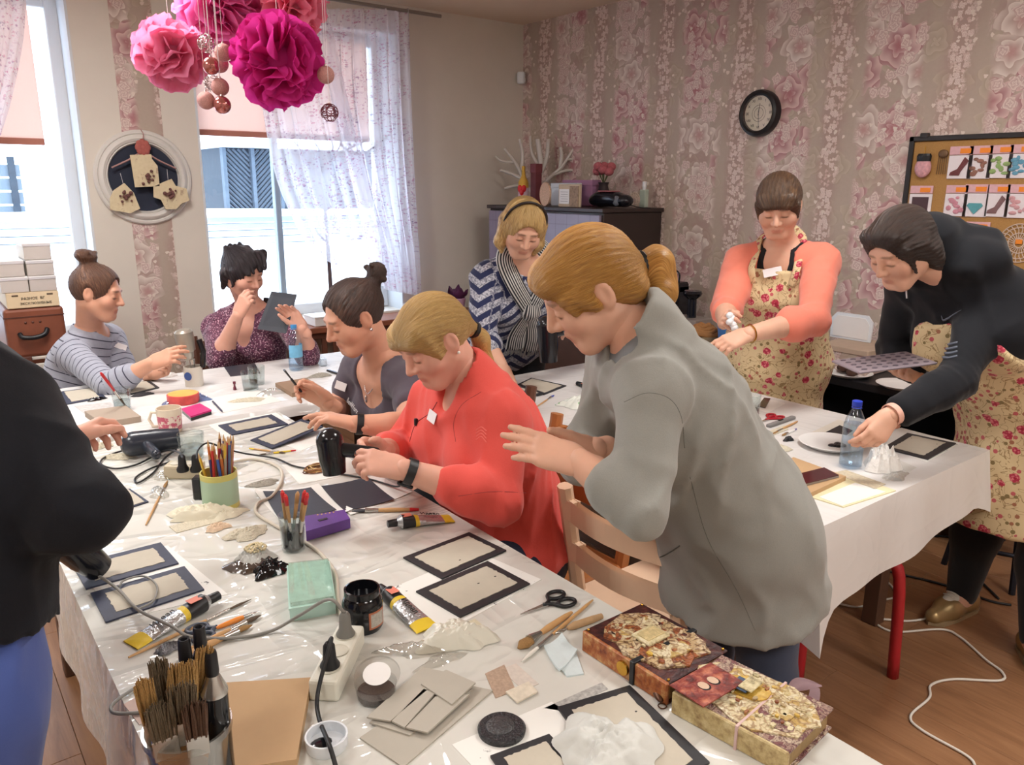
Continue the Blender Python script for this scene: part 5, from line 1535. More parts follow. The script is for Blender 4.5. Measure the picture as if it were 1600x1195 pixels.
# ---------------------------------------------------------------- hanging paper flowers and baubles
def petal_mesh(seed,n=9):
 r_=random.Random(seed);b_=B()
 ph=r_.uniform(0,6)
 def fn(u,v):
  x=(u-0.5)*2
  w=0.12+0.95*math.sin(min(1.0,v*1.05)*PI*0.60)
  z=v*(1-0.22*x*x*v)+0.035*math.sin(x*9+ph)*v*v
  y=0.16*math.sin(v*2.6+0.3)*v+0.05*math.sin(x*7+ph*2)*v+0.26*x*x*v
  return(x*w*0.5,y,z)
 b_.grid(fn,n,7)
 return b_
def tissue_mat(name,rgb,rgb2):
 t=NT(name)
 n=t.noise(scale=5.0,detail=3);c=t.mix(n,srgb(*rgb),srgb(*rgb2))
 d=t.node('ShaderNodeBsdfDiffuse');tr=t.node('ShaderNodeBsdfTranslucent');mx=t.node('ShaderNodeMixShader');mx.inputs[0].default_value=0.42
 t.link(c.s,d.inputs[0]);t.link(c.s,tr.inputs[0]);t.link(d.outputs[0],mx.inputs[1]);t.link(tr.outputs[0],mx.inputs[2]);t.link(mx.outputs[0],t.out.inputs[0])
 return t.m
M_string=M('clear_string',(226,220,222),0.4)
def pompom(lab,c,r,mat,seed,k=54):
 o=thing('paper_flower',lab,'paper flower',c,group='hanging paper flowers');rr=random.Random(seed)
 ms=[petal_mesh(seed*10+i).done('petal',mat,o,smooth=True)for i in range(3)]
 ax=nrm((rr.uniform(-0.5,0.5),-1,rr.uniform(-0.4,0.3)))
 objs=ms+[data_obj('petal',ms[i%3].data,None,o)for i in range(k-3)]
 for i,p_ in enumerate(objs):
  z=1-2*(i+0.5)/k;a=i*2.39996
  dv=Vector((math.sqrt(1-z*z)*math.cos(a),math.sqrt(1-z*z)*math.sin(a),z))
  q=dv.to_track_quat('Z','Y');p_.rotation_mode='QUATERNION'
  from mathutils import Quaternion
  p_.rotation_quaternion=q@Quaternion((0,0,1),rr.uniform(0,6.28))@Quaternion((1,0,0),rr.uniform(-0.25,0.25))
  s_=r*rr.uniform(0.86,1.04);p_.scale=(s_*1.05,s_*1.05,s_)
 B().sphere((0,0,0),r*0.42,14,10).done('core',mat,o,smooth=True)
 B().tube([(0,0,r*0.3),(0,0,ZC-c[2])],0.0012,5).done('string',M_string,o)
TP1=tissue_mat('rose_pink_tissue',(240,128,172),(250,172,204));TP2=tissue_mat('magenta_tissue',(218,44,150),(236,84,180));TP3=tissue_mat('candy_pink_tissue',(238,110,182),(248,160,212));TP4=tissue_mat('coral_pink_tissue',(242,124,160),(250,168,190))
pompom('rose pink tissue paper flower hanging lowest beside the plain pier',S(268,84,2.75),0.130,TP1,1)
pompom('deep magenta tissue paper flower hanging in front of the curtain',S(437,97,2.65),0.160,TP2,2,62)
pompom('candy pink tissue paper flower cut by the top edge of the picture',S(340,8,2.95),0.170,TP3,3,62)
pompom('coral pink tissue paper flower above the magenta one',S(458,12,3.0),0.135,TP4,4)
M_b1=M('rose_gold_bauble',(190,120,116),0.18,metal=0.75);M_b2=M('glitter_bauble',(204,150,144),0.55,0.5,300,0.8,metal=0.3);M_b3=M('silver_filigree',(196,180,178),0.3,metal=0.8);M_b4=M('plum_filigree',(120,60,72),0.4,metal=0.4)
def bauble(lab,px,py,d,kind,rp=13.5):
 c=S(px,py,d);r=rp*d/FPX
 o=thing('bauble',lab,'bauble',c,group='hanging baubles')
 if kind in('smooth','glitter'):
  B().sphere((0,0,0),r,22,14).done('ball',M_b1 if kind=='smooth' else M_b2,o,smooth=True)
 else:
  f_=B();rr=random.Random(px)
  for i in range(26):
   n_=nrm((rr.gauss(0,1),rr.gauss(0,1),rr.gauss(0,1)));e=nrm(np.cross(n_,(0.3,0.5,0.8)));w_=np.cross(n_,e);k_=rr.uniform(0.25,0.5)
   f_.tube([(n_*math.sqrt(1-k_*k_)+(e*math.cos(a)+w_*math.sin(a))*k_)*r for a in[j*2*PI/10 for j in range(11)]],r*0.045,4)
  f_.done('filigree',M_b3 if kind=='silver' else M_b4,o)
 B().lathe([(0.0,r*1.18),(r*0.16,r*1.15),(r*0.20,r*0.95)],10).done('cap',M_b3,o,smooth='auto')
 B().tube([(0,0,r*1.15),(0,0,ZC-c[2])],0.0008,4).done('string',M_string,o)
for a in(('silver filigree bauble, topmost of the hanging cluster',323,68,2.62,'silver'),('glittered pink bauble at the upper side of the cluster',349,82,2.60,'glitter'),('shiny rose gold bauble in the middle of the cluster',330,103,2.58,'smooth'),('glittered pink bauble half hidden behind the shiny middle one',343,100,2.68,'glitter'),('silver filigree bauble low in the cluster',333,131,2.64,'silver'),('glittered pink bauble in front of the low filigree one',344,136,2.60,'glitter'),('glittered pink bauble, lowest on the pier side of the cluster',322,157,2.60,'glitter'),('shiny rose gold bauble, lowest of the whole cluster',347,164,2.60,'smooth'),('glittered pink bauble hanging alone beside the magenta flower',509,117,2.62,'glitter'),('plum filigree bauble hanging alone before the curtain',515,176,2.62,'plum')):
 bauble(*a)
# ---------------------------------------------------------------- wall wreath on the pier
mc=A3(1.203,5.10,1.635)
md=thing('wall_medallion','round white plaster ceiling rose with a dark blue disc hung on the pier','medallion',mc)
RX=Matrix.Rotation(PI/2,4,'X')
B().lathe([(0.268,0.0),(0.270,0.012),(0.262,0.022),(0.250,0.024),(0.244,0.018),(0.236,0.030),(0.222,0.036),(0.208,0.030),(0.204,0.022),(0.198,0.026),(0.192,0.014),(0.190,0.004)],64,RX,cap=False).done('moulding',M('plaster',(214,210,204),0.7),md,smooth='auto')
B().lathe([(0.0,0.006),(0.192,0.006),(0.0,0.0061)],48,RX).done('disc',M('navy_disc',(38,44,62),0.8),md)
hg=thing('paper_hanger','small pink clothes hanger with a red rose hung over the round medallion','hanger',mc+A3(0,-0.05,0.14))
M_hang=M('pink_hanger',(176,136,132),0.6);M_redp=M('brick_paper',(170,92,84),0.8,0.2,60)
B().tube(spline([(-0.175,0,-0.085),(-0.09,0,-0.045),(0.0,0,0.0),(0.09,0,-0.045),(0.175,0,-0.085)],5),0.010,8,flat=0.5).done('hanger_bar',M_hang,hg,smooth=True)
B().tube(spline([(0,0,0.0),(0.0,0,0.05),(0.012,0,0.10),(0.0,0,0.13)],4),0.003,6).done('hook',M_hang,hg)
for i in range(9):
 a=i*2*PI/8;B().sphere((0.024*math.cos(a)*(i>0),-0.008,0.03+0.026*math.sin(a)*(i>0)),(0.020,0.010,0.022),8,6).done('rose_petal',M_redp,hg,smooth=True)
def old_paper():
 t=NT('aged_paper_print');n=t.noise(scale=22.0,detail=4,rough=0.65);n2=t.noise(scale=60.0,detail=3)
 c=t.mix(n2,srgb(206,188,150),srgb(228,214,182));c=t.mix(t.sstep(n,0.58,0.66)*0.6,c,srgb(150,116,100));c=t.mix(t.sstep(n,0.36,0.30)*0.6,c,srgb(184,152,112))
 t.set(col=c,rough=0.85);return t.m
M_old=old_paper();M_dkflower=M('dried_flower',(110,74,70),0.9,0.4,80)
def hang_tag(lab,poly,c,rz,flower,sl):
 o=thing('decorated_tag',lab,'tag',c)
 B().prism(poly,-0.004,0.004,Matrix.Rotation(PI/2,4,'X')@Matrix.Rotation(rz,4,'Z')).done('tag_card',M_old,o)
 f_=B();rr=random.Random(int(c[0]*1000))
 for i in range(14):f_.sphere((flower[0]+rr.gauss(0,0.018),-0.012-rr.random()*0.008,flower[1]+rr.gauss(0,0.016)),rr.uniform(0.006,0.012),7,5)
 f_.done('dried_flowers',M_dkflower,o,smooth=True)
 B().tube([(0,0,max(p_[1]for p_ in poly)-0.01),(sl,0,0.055+max(p_[1]for p_ in poly))],0.0012,4).done('string',M_string,o)
hang_tag('large aged paper tag with dried flowers hung in the middle of the medallion',[(-0.065,-0.085),(0.07,-0.085),(0.075,0.03),(0.05,0.07),(0.05,0.095),(-0.065,0.095)],mc+A3(-0.005,-0.06,0.035),0.05,(0.02,-0.035),0.0)
hang_tag('house-shaped aged paper tag hung at the lower pier side of the medallion',[(-0.085,-0.065),(0.02,-0.085),(0.075,-0.06),(0.05,0.03),(0.005,0.085),(-0.055,0.045),(-0.08,0.0)],mc+A3(-0.125,-0.055,-0.115),0.0,(0.0,0.01),-0.01)
hang_tag('butterfly-shaped aged paper tag hung at the lower window side of the medallion',[(-0.09,-0.02),(-0.05,-0.035),(-0.03,-0.09),(0.03,-0.09),(0.06,-0.06),(0.11,-0.04),(0.10,0.03),(0.04,0.045),(0.02,0.085),(-0.02,0.07),(-0.085,0.04)],mc+A3(0.12,-0.06,-0.09),0.0,(0.0,0.0),0.0)
# motion sensor in the corner
ms=thing('wall_sensor','small white motion sensor high in the room corner','sensor',(4.0,5.06,2.41))
B().box((-0.022,-0.03,-0.045),(0.022,0.03,0.045),0.012,TF(rz=0.6),2).done('sensor_body',M_white,ms);B().box((-0.012,-0.036,-0.03),(0.012,-0.028,0.0),0.003,TF(rz=0.6)).done('lens',M_card,ms)
B().tube([(0.02,0.02,0),(0.045,0.035,0)],0.008,8).done('bracket',M_white,ms)
# ---------------------------------------------------------------- clock and pinboard
ck=thing('wall_clock','round black wall clock with an aged face on the floral wallpaper','clock',(XW,2.885,2.012))
RY=Matrix.Rotation(-PI/2,4,'Y')
B().lathe([(0.128,0.0),(0.130,0.03),(0.124,0.045),(0.110,0.050),(0.098,0.044),(0.096,0.026)],48,RY,cap=False).done('clock_rim',M('black_clock_rim',(22,22,26),0.3),ck,smooth='auto')
B().lathe([(0.0,0.028),(0.098,0.028),(0.0,0.0281)],48,RY).done('clock_face',M('aged_clock_face',(206,198,178),0.6,0.12,30),ck)
M_ink=M('black_ink',(24,22,24),0.5)
def on_clock(a,r):return(-0.0295,-r*math.sin(a),r*math.cos(a))
for i in range(12):
 s_=('XII','I','II','III','IV','V','VI','VII','VIII','IX','X','XI')[i]
 lettering(s_,0.022,M_ink,ck,on_clock(i*PI/6,0.078),(PI/2,0,-PI/2),name='numeral',thick=0.0004)
for a,l,w,nm in((0.1,0.055,0.004,'hour_hand'),(3.05,0.078,0.003,'minute_hand')):
 v=np.array(on_clock(a,1.0));v[0]=0;B().tube([A3(-0.033,0,0)-v*0.012,A3(-0.033,0,0)+v*l],[w*0.6,w*0.3],6).done(nm,M_ink,ck)
for rr_ in(0.03,0.045):B().tube([on_clock(i*PI/12,rr_)for i in range(25)],0.0009,4).done('face_print',M_ink,ck)
B().lathe([(0.0,0.046),(0.098,0.0455),(0.0,0.0456)],40,RY).done('clock_glass',glassmat('clear_glass',opacity=0.02),ck)
bd=thing('pinboard','black-framed cork pinboard on the floral wall','pinboard',(XW,1.35,1.205))
def cork():
 t=NT('cork');n=t.noise(scale=180.0,detail=4,rough=0.7);t.set(col=t.mix(n,srgb(150,108,58),srgb(196,152,92)),rough=0.9);t.bump(n,0.3,0.002);return t.m
B().box((-0.012,-0.63,0.02),(-0.002,0.63,0.62)).done('cork_sheet',cork(),bd)
M_bf=M('black_frame',(30,26,26),0.45)
for lo,hi in(((-0.024,-0.65,0.0),(0,0.65,0.024)),((-0.024,-0.65,0.616),(0,0.65,0.64)),((-0.024,0.626,0.0),(0,0.65,0.64)),((-0.024,-0.65,0.0),(0,-0.626,0.64))):B().box(lo,hi,0.003).done('frame_bar',M_bf,bd)
for y_ in(0.58,):B().box((-0.026,y_-0.02,0.63),(-0.004,y_+0.02,0.655),0.003).done('hook',M_bf,bd)
M_bag=glassmat('clear_bag',(254,253,254),0.2,1.4,opacity=0.0);M_hdr=M('pink_header',(222,176,182),0.6,0.15,60);M_price=M('orange_price',(244,142,40),0.5);M_bcard=M('packet_card',(246,242,242),0.7,0.05,30)
def packet(lab,px0,py0,px1,py1,col,motif,seed,hdr=None):
 X_=XW-0.016
 a=PXx(px0,py0,X_);b_=PXx(px1,py1,X_);w=abs(a[1]-b_[1]);h=abs(a[2]-b_[2])
 o=thing('craft_packet',lab,'packet',(X_,(a[1]+b_[1])/2,b_[2]),group='craft packets on the pinboard')
 B().box((-0.003,-w/2,0),(0.001,w/2,h*0.72)).done('backing_card',M_bcard,o);B().box((-0.005,-w/2,h*0.74),(0.001,w/2,h),0.001).done('header_card',hdr or M_hdr,o)
 B().box((-0.012,-w/2-0.002,-0.004),(-0.0105,w/2+0.002,h*0.76)).done('clear_bag',M_bag,o)
 B().box((-0.0075,-w*0.40,h*0.78),(-0.0052,w*0.05,h*0.93),0.0005).done('price_sticker',M_price,o)
 m_=B();rr=random.Random(seed);mt=M('motif_%d_%d_%d'%col,col,0.6,0.25,90)
 tfm=Matrix(((0,0,-1,-0.0035),(-1,0,0,0),(0,1,0,0),(0,0,0,1)))
 if motif=='boot':m_.prism([(-0.4*w,0.10*h),(0.02*w,0.10*h),(0.06*w,0.2*h),(0.36*w,0.55*h),(0.18*w,0.66*h),(-0.08*w,0.30*h),(-0.36*w,0.20*h)],0,0.004,tfm)
 elif motif=='panel':m_.prism([(-0.36*w,0.16*h),(0.36*w,0.16*h),(0.36*w,0.62*h),(-0.36*w,0.62*h)],0,0.003,tfm)
 elif motif=='fan':m_.prism([(0,0.08*h),(0.34*w,0.34*h),(0.26*w,0.42*h),(-0.26*w,0.42*h),(-0.34*w,0.34*h)],0,0.004,tfm)
 else:
  n_=9
  for i in range(n_):
   cx_,cz_=rr.uniform(-0.3,0.3)*w,(0.12+0.5*(i+0.5)/n_)*h
   m_.sphere((0,0,0),(w*rr.uniform(0.08,0.17),h*rr.uniform(0.05,0.09),0.003),8,6,tfm@TF((cx_,cz_,0.002)))
 m_.done('motif',mt,o,smooth=False)
 return o
for i,a in enumerate((('packet with a dark red cowboy boot cut-out, first of the top row',1486,229,1516,279,(110,40,44),'boot'),('packet with a tiny brown wooden shape in the top row',1517,228,1546,279,(150,104,84),'fan2'),('packet with green shapes in the top row',1548,227,1578,278,(150,184,110),'blob'),('packet with blue shapes at the picture edge in the top row',1580,226,1612,278,(96,164,190),'blob'),('packet with a dark plum scenery panel by the board frame',1424,290,1453,337,(72,44,54),'panel'),('packet with a pink figure in the middle row',1480,289,1508,338,(216,150,164),'blob'),('packet with a turquoise fan in the middle row',1510,288,1540,339,(84,170,176),'fan'),('packet with a grey-red key shape in the middle row',1545,288,1573,339,(130,96,96),'boot'),('packet with pale pink shapes at the picture edge in the middle row',1576,288,1608,341,(220,170,172),'blob'),('packet mostly hidden behind the hood in the bottom row',1449,344,1476,392,(220,206,200),'fan'),('second packet of the bottom row behind the hood',1479,346,1508,394,(214,196,190),'fan'),('third packet of the bottom row, mint green inside',1511,346,1541,396,(176,206,196),'fan'),('packet of white shapes below the lace doily',1555,406,1578,432,(236,232,230),'fan'))):
 packet(*a,seed=i)
pc=thing('pincushion','pink leopard strawberry pincushion with a black top on the pinboard','pincushion',PXx(1442,262,XW-0.03))
B().sphere((0,0,0),(0.020,0.040,0.048),16,10).done('cushion',M('pink_leopard',(214,160,166),0.8,0.5,70),pc,smooth=True);B().lathe([(0.034,0.03),(0.036,0.055),(0.030,0.066),(0.0,0.066)],12,Matrix.Scale(0.5,4,Vector((1,0,0)))).done('frill',M_blackband,pc);B().tube([(0,0,0.066),(0,0,0.10)],0.002,5).done('loop',M('gold'),pc)
cm=thing('bead_charm','brown metal charm with bead tassels on the pinboard','charm',PXx(1473,247,XW-0.02));B().sphere((0,0,0.02),(0.006,0.024,0.020),12,8).done('charm_top',M('brown_metal',(110,84,60),0.5,metal=0.4),cm,smooth=True)
for i in range(5):B().tube([(0,-0.018+i*0.009,0.01),(0,-0.020+i*0.010,-0.075)],0.0018,5).done('bead_string',M('brown_metal'),cm)
dl=thing('lace_doily','round openwork wooden doily with an orange tag on the pinboard','doily',PXx(1592,380,XW-0.016))
f_=B();M_lace=M('pale_wood_lace',(206,184,166),0.7)
for rr_ in(0.020,0.045,0.070,0.086):f_.tube([(0,rr_*math.cos(i*PI/16),rr_*math.sin(i*PI/16))for i in range(33)],0.0028,5)
for i in range(24):
 a=i*PI/12;f_.tube([(0,0.02*math.cos(a),0.02*math.sin(a)),(0,0.06*math.cos(a+0.12),0.06*math.sin(a+0.12)),(0,0.086*math.cos(a),0.086*math.sin(a))],0.0022,5)
f_.done('lacework',M_lace,dl);B().box((-0.004,-0.014,-0.003),(-0.003,0.014,0.017)).done('price_sticker',M_price,dl)
# ---------------------------------------------------------------- dark cabinet in the corner and what stands on it
cb=thing('cabinet','dark brown cabinet with frosted printed doors in the room corner','cabinet',(3.77,4.20,0.0))
M_dk=M('wenge_wood',(52,40,38),0.4,0.2,8)
B().box((-0.26,-0.60,0.05),(0.275,0.60,1.44),0.004).done('cabinet_body',M_dk,cb);B().box((-0.285,-0.615,1.44),(0.278,0.61,1.465),0.003).done('cabinet_top',M_dk,cb);B().box((-0.24,-0.58,0.0),(0.26,0.58,0.05)).done('plinth',M_dk,cb)
def lilac():
 t=NT('lilac_printed_door');x,y,z=t.xyz();n=t.noise(scale=9.0,detail=4);li=((y*9.0).frac()-0.5).abs().lt(0.04)+((z*7.0).frac()-0.5).abs().lt(0.03)
 t.set(col=t.mix((li*0.25+n*0.4).mn(1.0),srgb(140,130,150),srgb(98,90,110)),rough=0.25,coat=0.4);return t.m
M_lil=lilac()
for y0,y1 in((-0.585,-0.008),(0.008,0.585)):
 dd=B().box((-0.282,y0,0.78),(-0.262,y1,1.425),0.003).done('door',M_lil,cb);B().box((-0.292,y0+0.10,1.20),(-0.282,y0+0.22,1.225),0.003).done('handle',M('dark_metal',(44,46,56),0.4,metal=0.6),dd)
 dd=B().box((-0.282,y0,0.08),(-0.262,y1,0.765),0.003).done('door',M('brown_door',(78,52,42),0.45,0.2,10),cb)
CT=1.467
def ctop(px,py):return P(px,py,CT)
cf=thing('coral_fan','white coral-shaped cut-out standing at the back of the dark cabinet','ornament',(3.86,4.68,CT))
M_wt=M('white_mdf',(206,200,192),0.7)
cw=B();
def cbr(a,pts,r0):cw.tube(spline([(x*0.85,-x*0.72,z*1.12)for x,z in pts],4),[r0*1.9*(1-0.035*i)for i in range((len(pts)-1)*4+1)],8,flat=0.6)
for pts,r0 in(([(0,0),(0.0,0.12),(0.02,0.26),(0.0,0.42)],0.020),([(0,0.06),(0.07,0.16),(0.16,0.24),(0.24,0.36)],0.016),([(0.02,0.2),(0.06,0.30),(0.07,0.42)],0.012),([(0.10,0.19),(0.19,0.22),(0.27,0.22)],0.012),([(0.15,0.23),(0.16,0.32),(0.15,0.37)],0.010),([(0,0.05),(-0.08,0.14),(-0.14,0.26),(-0.22,0.36)],0.016),([(-0.09,0.16),(-0.18,0.20),(-0.25,0.22)],0.012),([(-0.06,0.12),(-0.15,0.12),(-0.22,0.10)],0.012),([(-0.11,0.22),(-0.10,0.32),(-0.12,0.42)],0.010),([(0.0,0.26),(-0.04,0.34),(-0.05,0.44)],0.010),([(0.19,0.29),(0.27,0.30),(0.30,0.33)],0.009),([(-0.16,0.27),(-0.24,0.28),(-0.28,0.31)],0.009),([(0.04,0.1),(0.14,0.12),(0.22,0.10)],0.011)):cbr(0,pts,r0)
cw.done('branches',M_wt,cf,smooth=True);B().box((-0.06,-0.06,0.0),(0.06,0.06,0.012),0.003).done('foot',M_wt,cf)
bt=thing('decorated_bottle','glittering gold bottle with a red heart on the dark cabinet','bottle',ctop(819,302)*0+A3(3.60,4.52,CT))
B().lathe([(0.0,0.0),(0.036,0.0),(0.038,0.01),(0.038,0.12)],20).done('bottle_base',M('lilac_white_paint',(210,184,196),0.6,0.2,50),bt,smooth='auto');B().lathe([(0.038,0.12),(0.036,0.16),(0.016,0.20),(0.0125,0.23),(0.013,0.27),(0.0,0.272)],20).done('bottle_neck',M('gold_glitter',(206,164,70),0.4,0.4,200,0.6,metal=0.5),bt,smooth='auto')
ht=B();ht.sphere((-0.018,-0.028,0.115),(0.02,0.016,0.026),10,8);ht.sphere((-0.034,-0.004,0.115),(0.016,0.02,0.026),10,8);ht.sphere((-0.028,-0.017,0.092),(0.018,0.018,0.026),10,8);ht.done('heart',M('red_glitter',(204,32,40),0.4,0.3,200),bt,smooth=True)
hm=box_thing('plum_gift_box','tall plum and burgundy paper parcel behind the gold bottle','parcel',(3.72,4.53,CT),(3.78,4.59,CT+0.29),M('plum_paper',(120,58,66),0.6,0.3,20))
box_thing('gift_box','white box with a blue mountain print on the dark cabinet','box',(3.69,4.06,CT),(3.74,4.32,CT+0.155),M('white_blue_print',(206,212,216),0.5,0.1,8))
box_thing('lilac_folder_box','lilac box standing behind the white printed box','box',(3.78,4.00,CT),(3.86,4.30,CT+0.175),M('lilac_card',(170,124,160),0.6,0.08,10))
rb=thing('round_plaque','round floral wooden plaque leaning on the dark cabinet','plaque',(3.545,4.20,CT));B().lathe([(0.0,0.0),(0.078,0.0),(0.080,0.006),(0.078,0.014),(0.070,0.012),(0.0,0.012)],32,TF((0,0,0.08),rz=-0.25)@RY).done('disc',M('floral_plaque',(206,172,146),0.7,0.55,120),rb,smooth='auto')
fc=thing('card_frame','cream card frame with a printed note and a leopard panel on the cabinet','frame',(3.55,3.965,CT));ff=TF(rz=-0.18)
B().box((-0.01,-0.13,0.0),(0.01,0.13,0.145),0.003,ff).done('frame',M('cream_frame',(196,178,152),0.7,0.1,30),fc);B().box((-0.013,-0.01,0.02),(-0.009,0.115,0.115),0,ff).done('note',M_card,fc);B().box((-0.015,-0.125,0.005),(-0.009,-0.02,0.135),0,ff).done('leopard_panel',M('leopard_print',(150,126,104),0.7,0.85,60),fc)
for i in range(5):B().box((-0.0135,0.005,0.035+i*0.015),(-0.0128,0.10-0.01*(i%2),0.037+i*0.015),0,ff).done('text_line',M('grey_ink',(120,116,112),0.7),fc)
fv=thing('flower_vase','pink carnations in a small dark vase at the back of the cabinet','flowers',(3.82,3.93,CT));B().lathe([(0.0,0.0),(0.04,0.0),(0.052,0.06),(0.030,0.14),(0.038,0.16),(0.034,0.16),(0.0,0.15)],16).done('vase',M('dark_vase',(52,44,50),0.3),fv,smooth='auto')
for i in range(7):
 a=i*0.9;B().sphere((0.035*math.cos(a)*(i>0),0.055*math.sin(a)*(i>0),0.245+0.018*math.cos(i*2)),(0.032,0.036,0.030),10,7).done('carnation',M('carnation_pink',(178,96,104),0.8,0.4,80,0.8),fv,smooth=True)
 B().tube([(0,0,0.15),(0.035*math.cos(a)*(i>0),0.055*math.sin(a)*(i>0),0.24)],0.003,5).done('stalk',M('stalk_green',(84,92,60),0.7),fv)
rdo=thing('radio','black portable disc player with a pink display on the dark cabinet','radio',(3.68,3.72,CT));rz_=TF(rz=0.15)
d_=SDF(0.005);d_.cap((0,-0.13,0.045),(0,0.13,0.045),0.055,0.05,0.03,flat=(0,0,1),ratio=0.72);d_.cap((0,-0.05,0.07),(0,0.08,0.075),0.05,0.05,0.03,flat=(0,0,1),ratio=0.6);d_.plane((0,0,0.003),(0,0,-1));V_,Q_=d_.build()
quad_obj('radio_body',V_,Q_,M('piano_black',(22,24,32),0.15),rdo);B().box((-0.05,-0.06,0.10),(0.03,0.07,0.107),0.003).done('lid',M('pink_display',(186,110,116),0.3),rdo);B().sphere((-0.045,-0.10,0.045),(0.012,0.034,0.032),14,8).done('speaker',M('grey_speaker',(96,98,104),0.5),rdo,smooth=True);B().tube(spline([(0.02,-0.15,0.02),(0.03,-0.25,0.004),(0.02,-0.33,0.004)],5),0.003,6).done('cable',M_blackband,rdo)
sp=thing('spray_bottle','slim clear bottle with a white pump cap at the wall end of the cabinet','bottle',(3.93,3.66,CT));B().box((-0.018,-0.026,0.0),(0.018,0.026,0.115),0.006,None,2).done('bottle_body',M('pale_green_plastic',(176,190,176),0.25),sp);B().lathe([(0.012,0.115),(0.012,0.13),(0.014,0.132),(0.014,0.165),(0.0,0.167)],14).done('cap',M_white,sp,smooth='auto')
wd=thing('wooden_doily','small round openwork wooden doily leaning behind the radio','doily',(3.80,3.62,CT));f_=B()
for rr_ in(0.015,0.032,0.046):f_.tube([(0,rr_*math.cos(i*PI/10),0.05+rr_*math.sin(i*PI/10))for i in range(21)],0.0028,5)
for i in range(12):f_.tube([(0,0.015*math.cos(i*PI/6),0.05+0.015*math.sin(i*PI/6)),(0,0.046*math.cos(i*PI/6+0.2),0.05+0.046*math.sin(i*PI/6+0.2))],0.002,5)
f_.done('lacework',M_lace,wd)
# ---------------------------------------------------------------- black sideboard along the wallpaper
sb=thing('sideboard','low black sideboard along the floral wall behind the aproned women','sideboard',(3.78,2.30,0.0))
M_blk=M('black_laminate',(26,26,30),0.4)
B().box((-0.24,-1.05,0.66),(0.265,1.15,0.70),0.004).done('top_board',M_blk,sb)
for y_ in(-1.03,0.05,1.11):B().box((-0.22,y_-0.015,0.0),(0.26,y_+0.015,0.66),0.002).done('side_panel',M_blk,sb)
B().box((-0.22,-1.02,0.28),(0.26,1.10,0.30)).done('shelf',M_blk,sb);B().box((0.24,-1.02,0.0),(0.26,1.10,0.66)).done('back_panel',M_blk,sb)
B().box((-0.235,0.07,0.05),(-0.215,1.09,0.65),0.003).done('door',M('dark_walnut_door',(74,48,40),0.5,0.2,10),sb)
SB=0.702
cfm=thing('coffee_machine','black drip coffee machine at the cabinet end of the sideboard','coffee machine',(3.78,3.30,SB));B().box((-0.12,-0.09,0.0),(0.12,0.09,0.04),0.008).done('base',M('piano_black'),cfm);B().box((0.02,-0.09,0.04),(0.12,0.09,0.30),0.008).done('tank',M('piano_black'),cfm);B().box((-0.12,-0.09,0.25),(0.12,0.09,0.32),0.012).done('brew_head',M('piano_black'),cfm)
B().lathe([(0.0,0.042),(0.055,0.042),(0.062,0.12),(0.045,0.19),(0.0,0.19)],18,TF((-0.05,0,0))).done('jug',M('dark_glass_screen'),cfm,smooth='auto');B().tube(spline([(0.05,-0.06,0.32),(0.05,-0.06,0.37),(0.05,-0.02,0.39),(0.05,0.03,0.37),(0.05,0.03,0.32)],4),0.006,6).done('handle',M('piano_black'),cfm)
ps=thing('capsule_stand','clear box with a black mushroom-topped post on the sideboard','stand',(3.70,3.02,SB));B().box((-0.08,-0.10,0.0),(0.08,0.10,0.14),0.004).done('clear_box',M('frosted_plastic',(176,164,156),0.3,trans=0.3),ps);B().lathe([(0.0,0.14),(0.028,0.14),(0.026,0.25),(0.05,0.27),(0.058,0.285),(0.05,0.30),(0.0,0.30)],18).done('post',M('piano_black'),ps,smooth='auto')
bw=thing('bread_bowl','round bowl with a plaited ochre cloth on the sideboard','bowl',(3.62,2.98-0.12,SB));B().lathe([(0.0,0.0),(0.08,0.0),(0.125,0.06),(0.13,0.075),(0.12,0.07),(0.0,0.05)],24).done('bowl',M('cream_bowl',(196,176,138),0.7,0.3,40),bw,smooth='auto')
for j in range(4):B().tube([((0.10-0.022*j)*math.cos(i*0.4),(0.10-0.022*j)*math.sin(i*0.4),0.082+0.012*j+0.006*math.sin(i*1.6+j))for i in range(17)],0.014,8).done('cloth_roll',M('ochre_cloth',(176,126,76),0.85,0.3,60),bw,smooth=True)
bu=thing('blue_tub','bright blue plastic tub on the sideboard behind the peach cardigan','tub',(3.62,2.58,SB));B().lathe([(0.0,0.0),(0.125,0.0),(0.15,0.17),(0.156,0.172),(0.156,0.182),(0.145,0.18),(0.12,0.01),(0.0,0.008)],28).done('tub_body',M('blue_plastic',(72,136,206),0.35),bu,smooth='auto');B().box((-0.16,-0.02,0.05),(-0.135,0.02,0.085),0.004).done('tub_handle',M_blackband,bu)
cbx=thing('cardboard_box','open cardboard box with a black folder on the floor by the sideboard','box',(3.38,1.92,0.0));B().box((-0.17,-0.24,0.0),(0.17,0.24,0.50),0.004).done('box_body',M('cardboard',(166,124,84),0.8,0.1,14),cbx);B().box((-0.18,-0.25,0.50),(0.18,0.25,0.52),0.004).done('black_folder',M_blk,cbx)
fb=thing('floral_box','floral-papered box with a lid on the sideboard between the aproned women','box',(3.80,2.02,SB));B().box((-0.15,-0.13,0.0),(0.15,0.13,0.12),0.003).done('box_body',M_paper,fb);B().box((-0.155,-0.135,0.10),(0.155,0.135,0.128),0.003).done('box_lid',M('beige_lid',(188,166,146),0.7,0.1,30),fb)
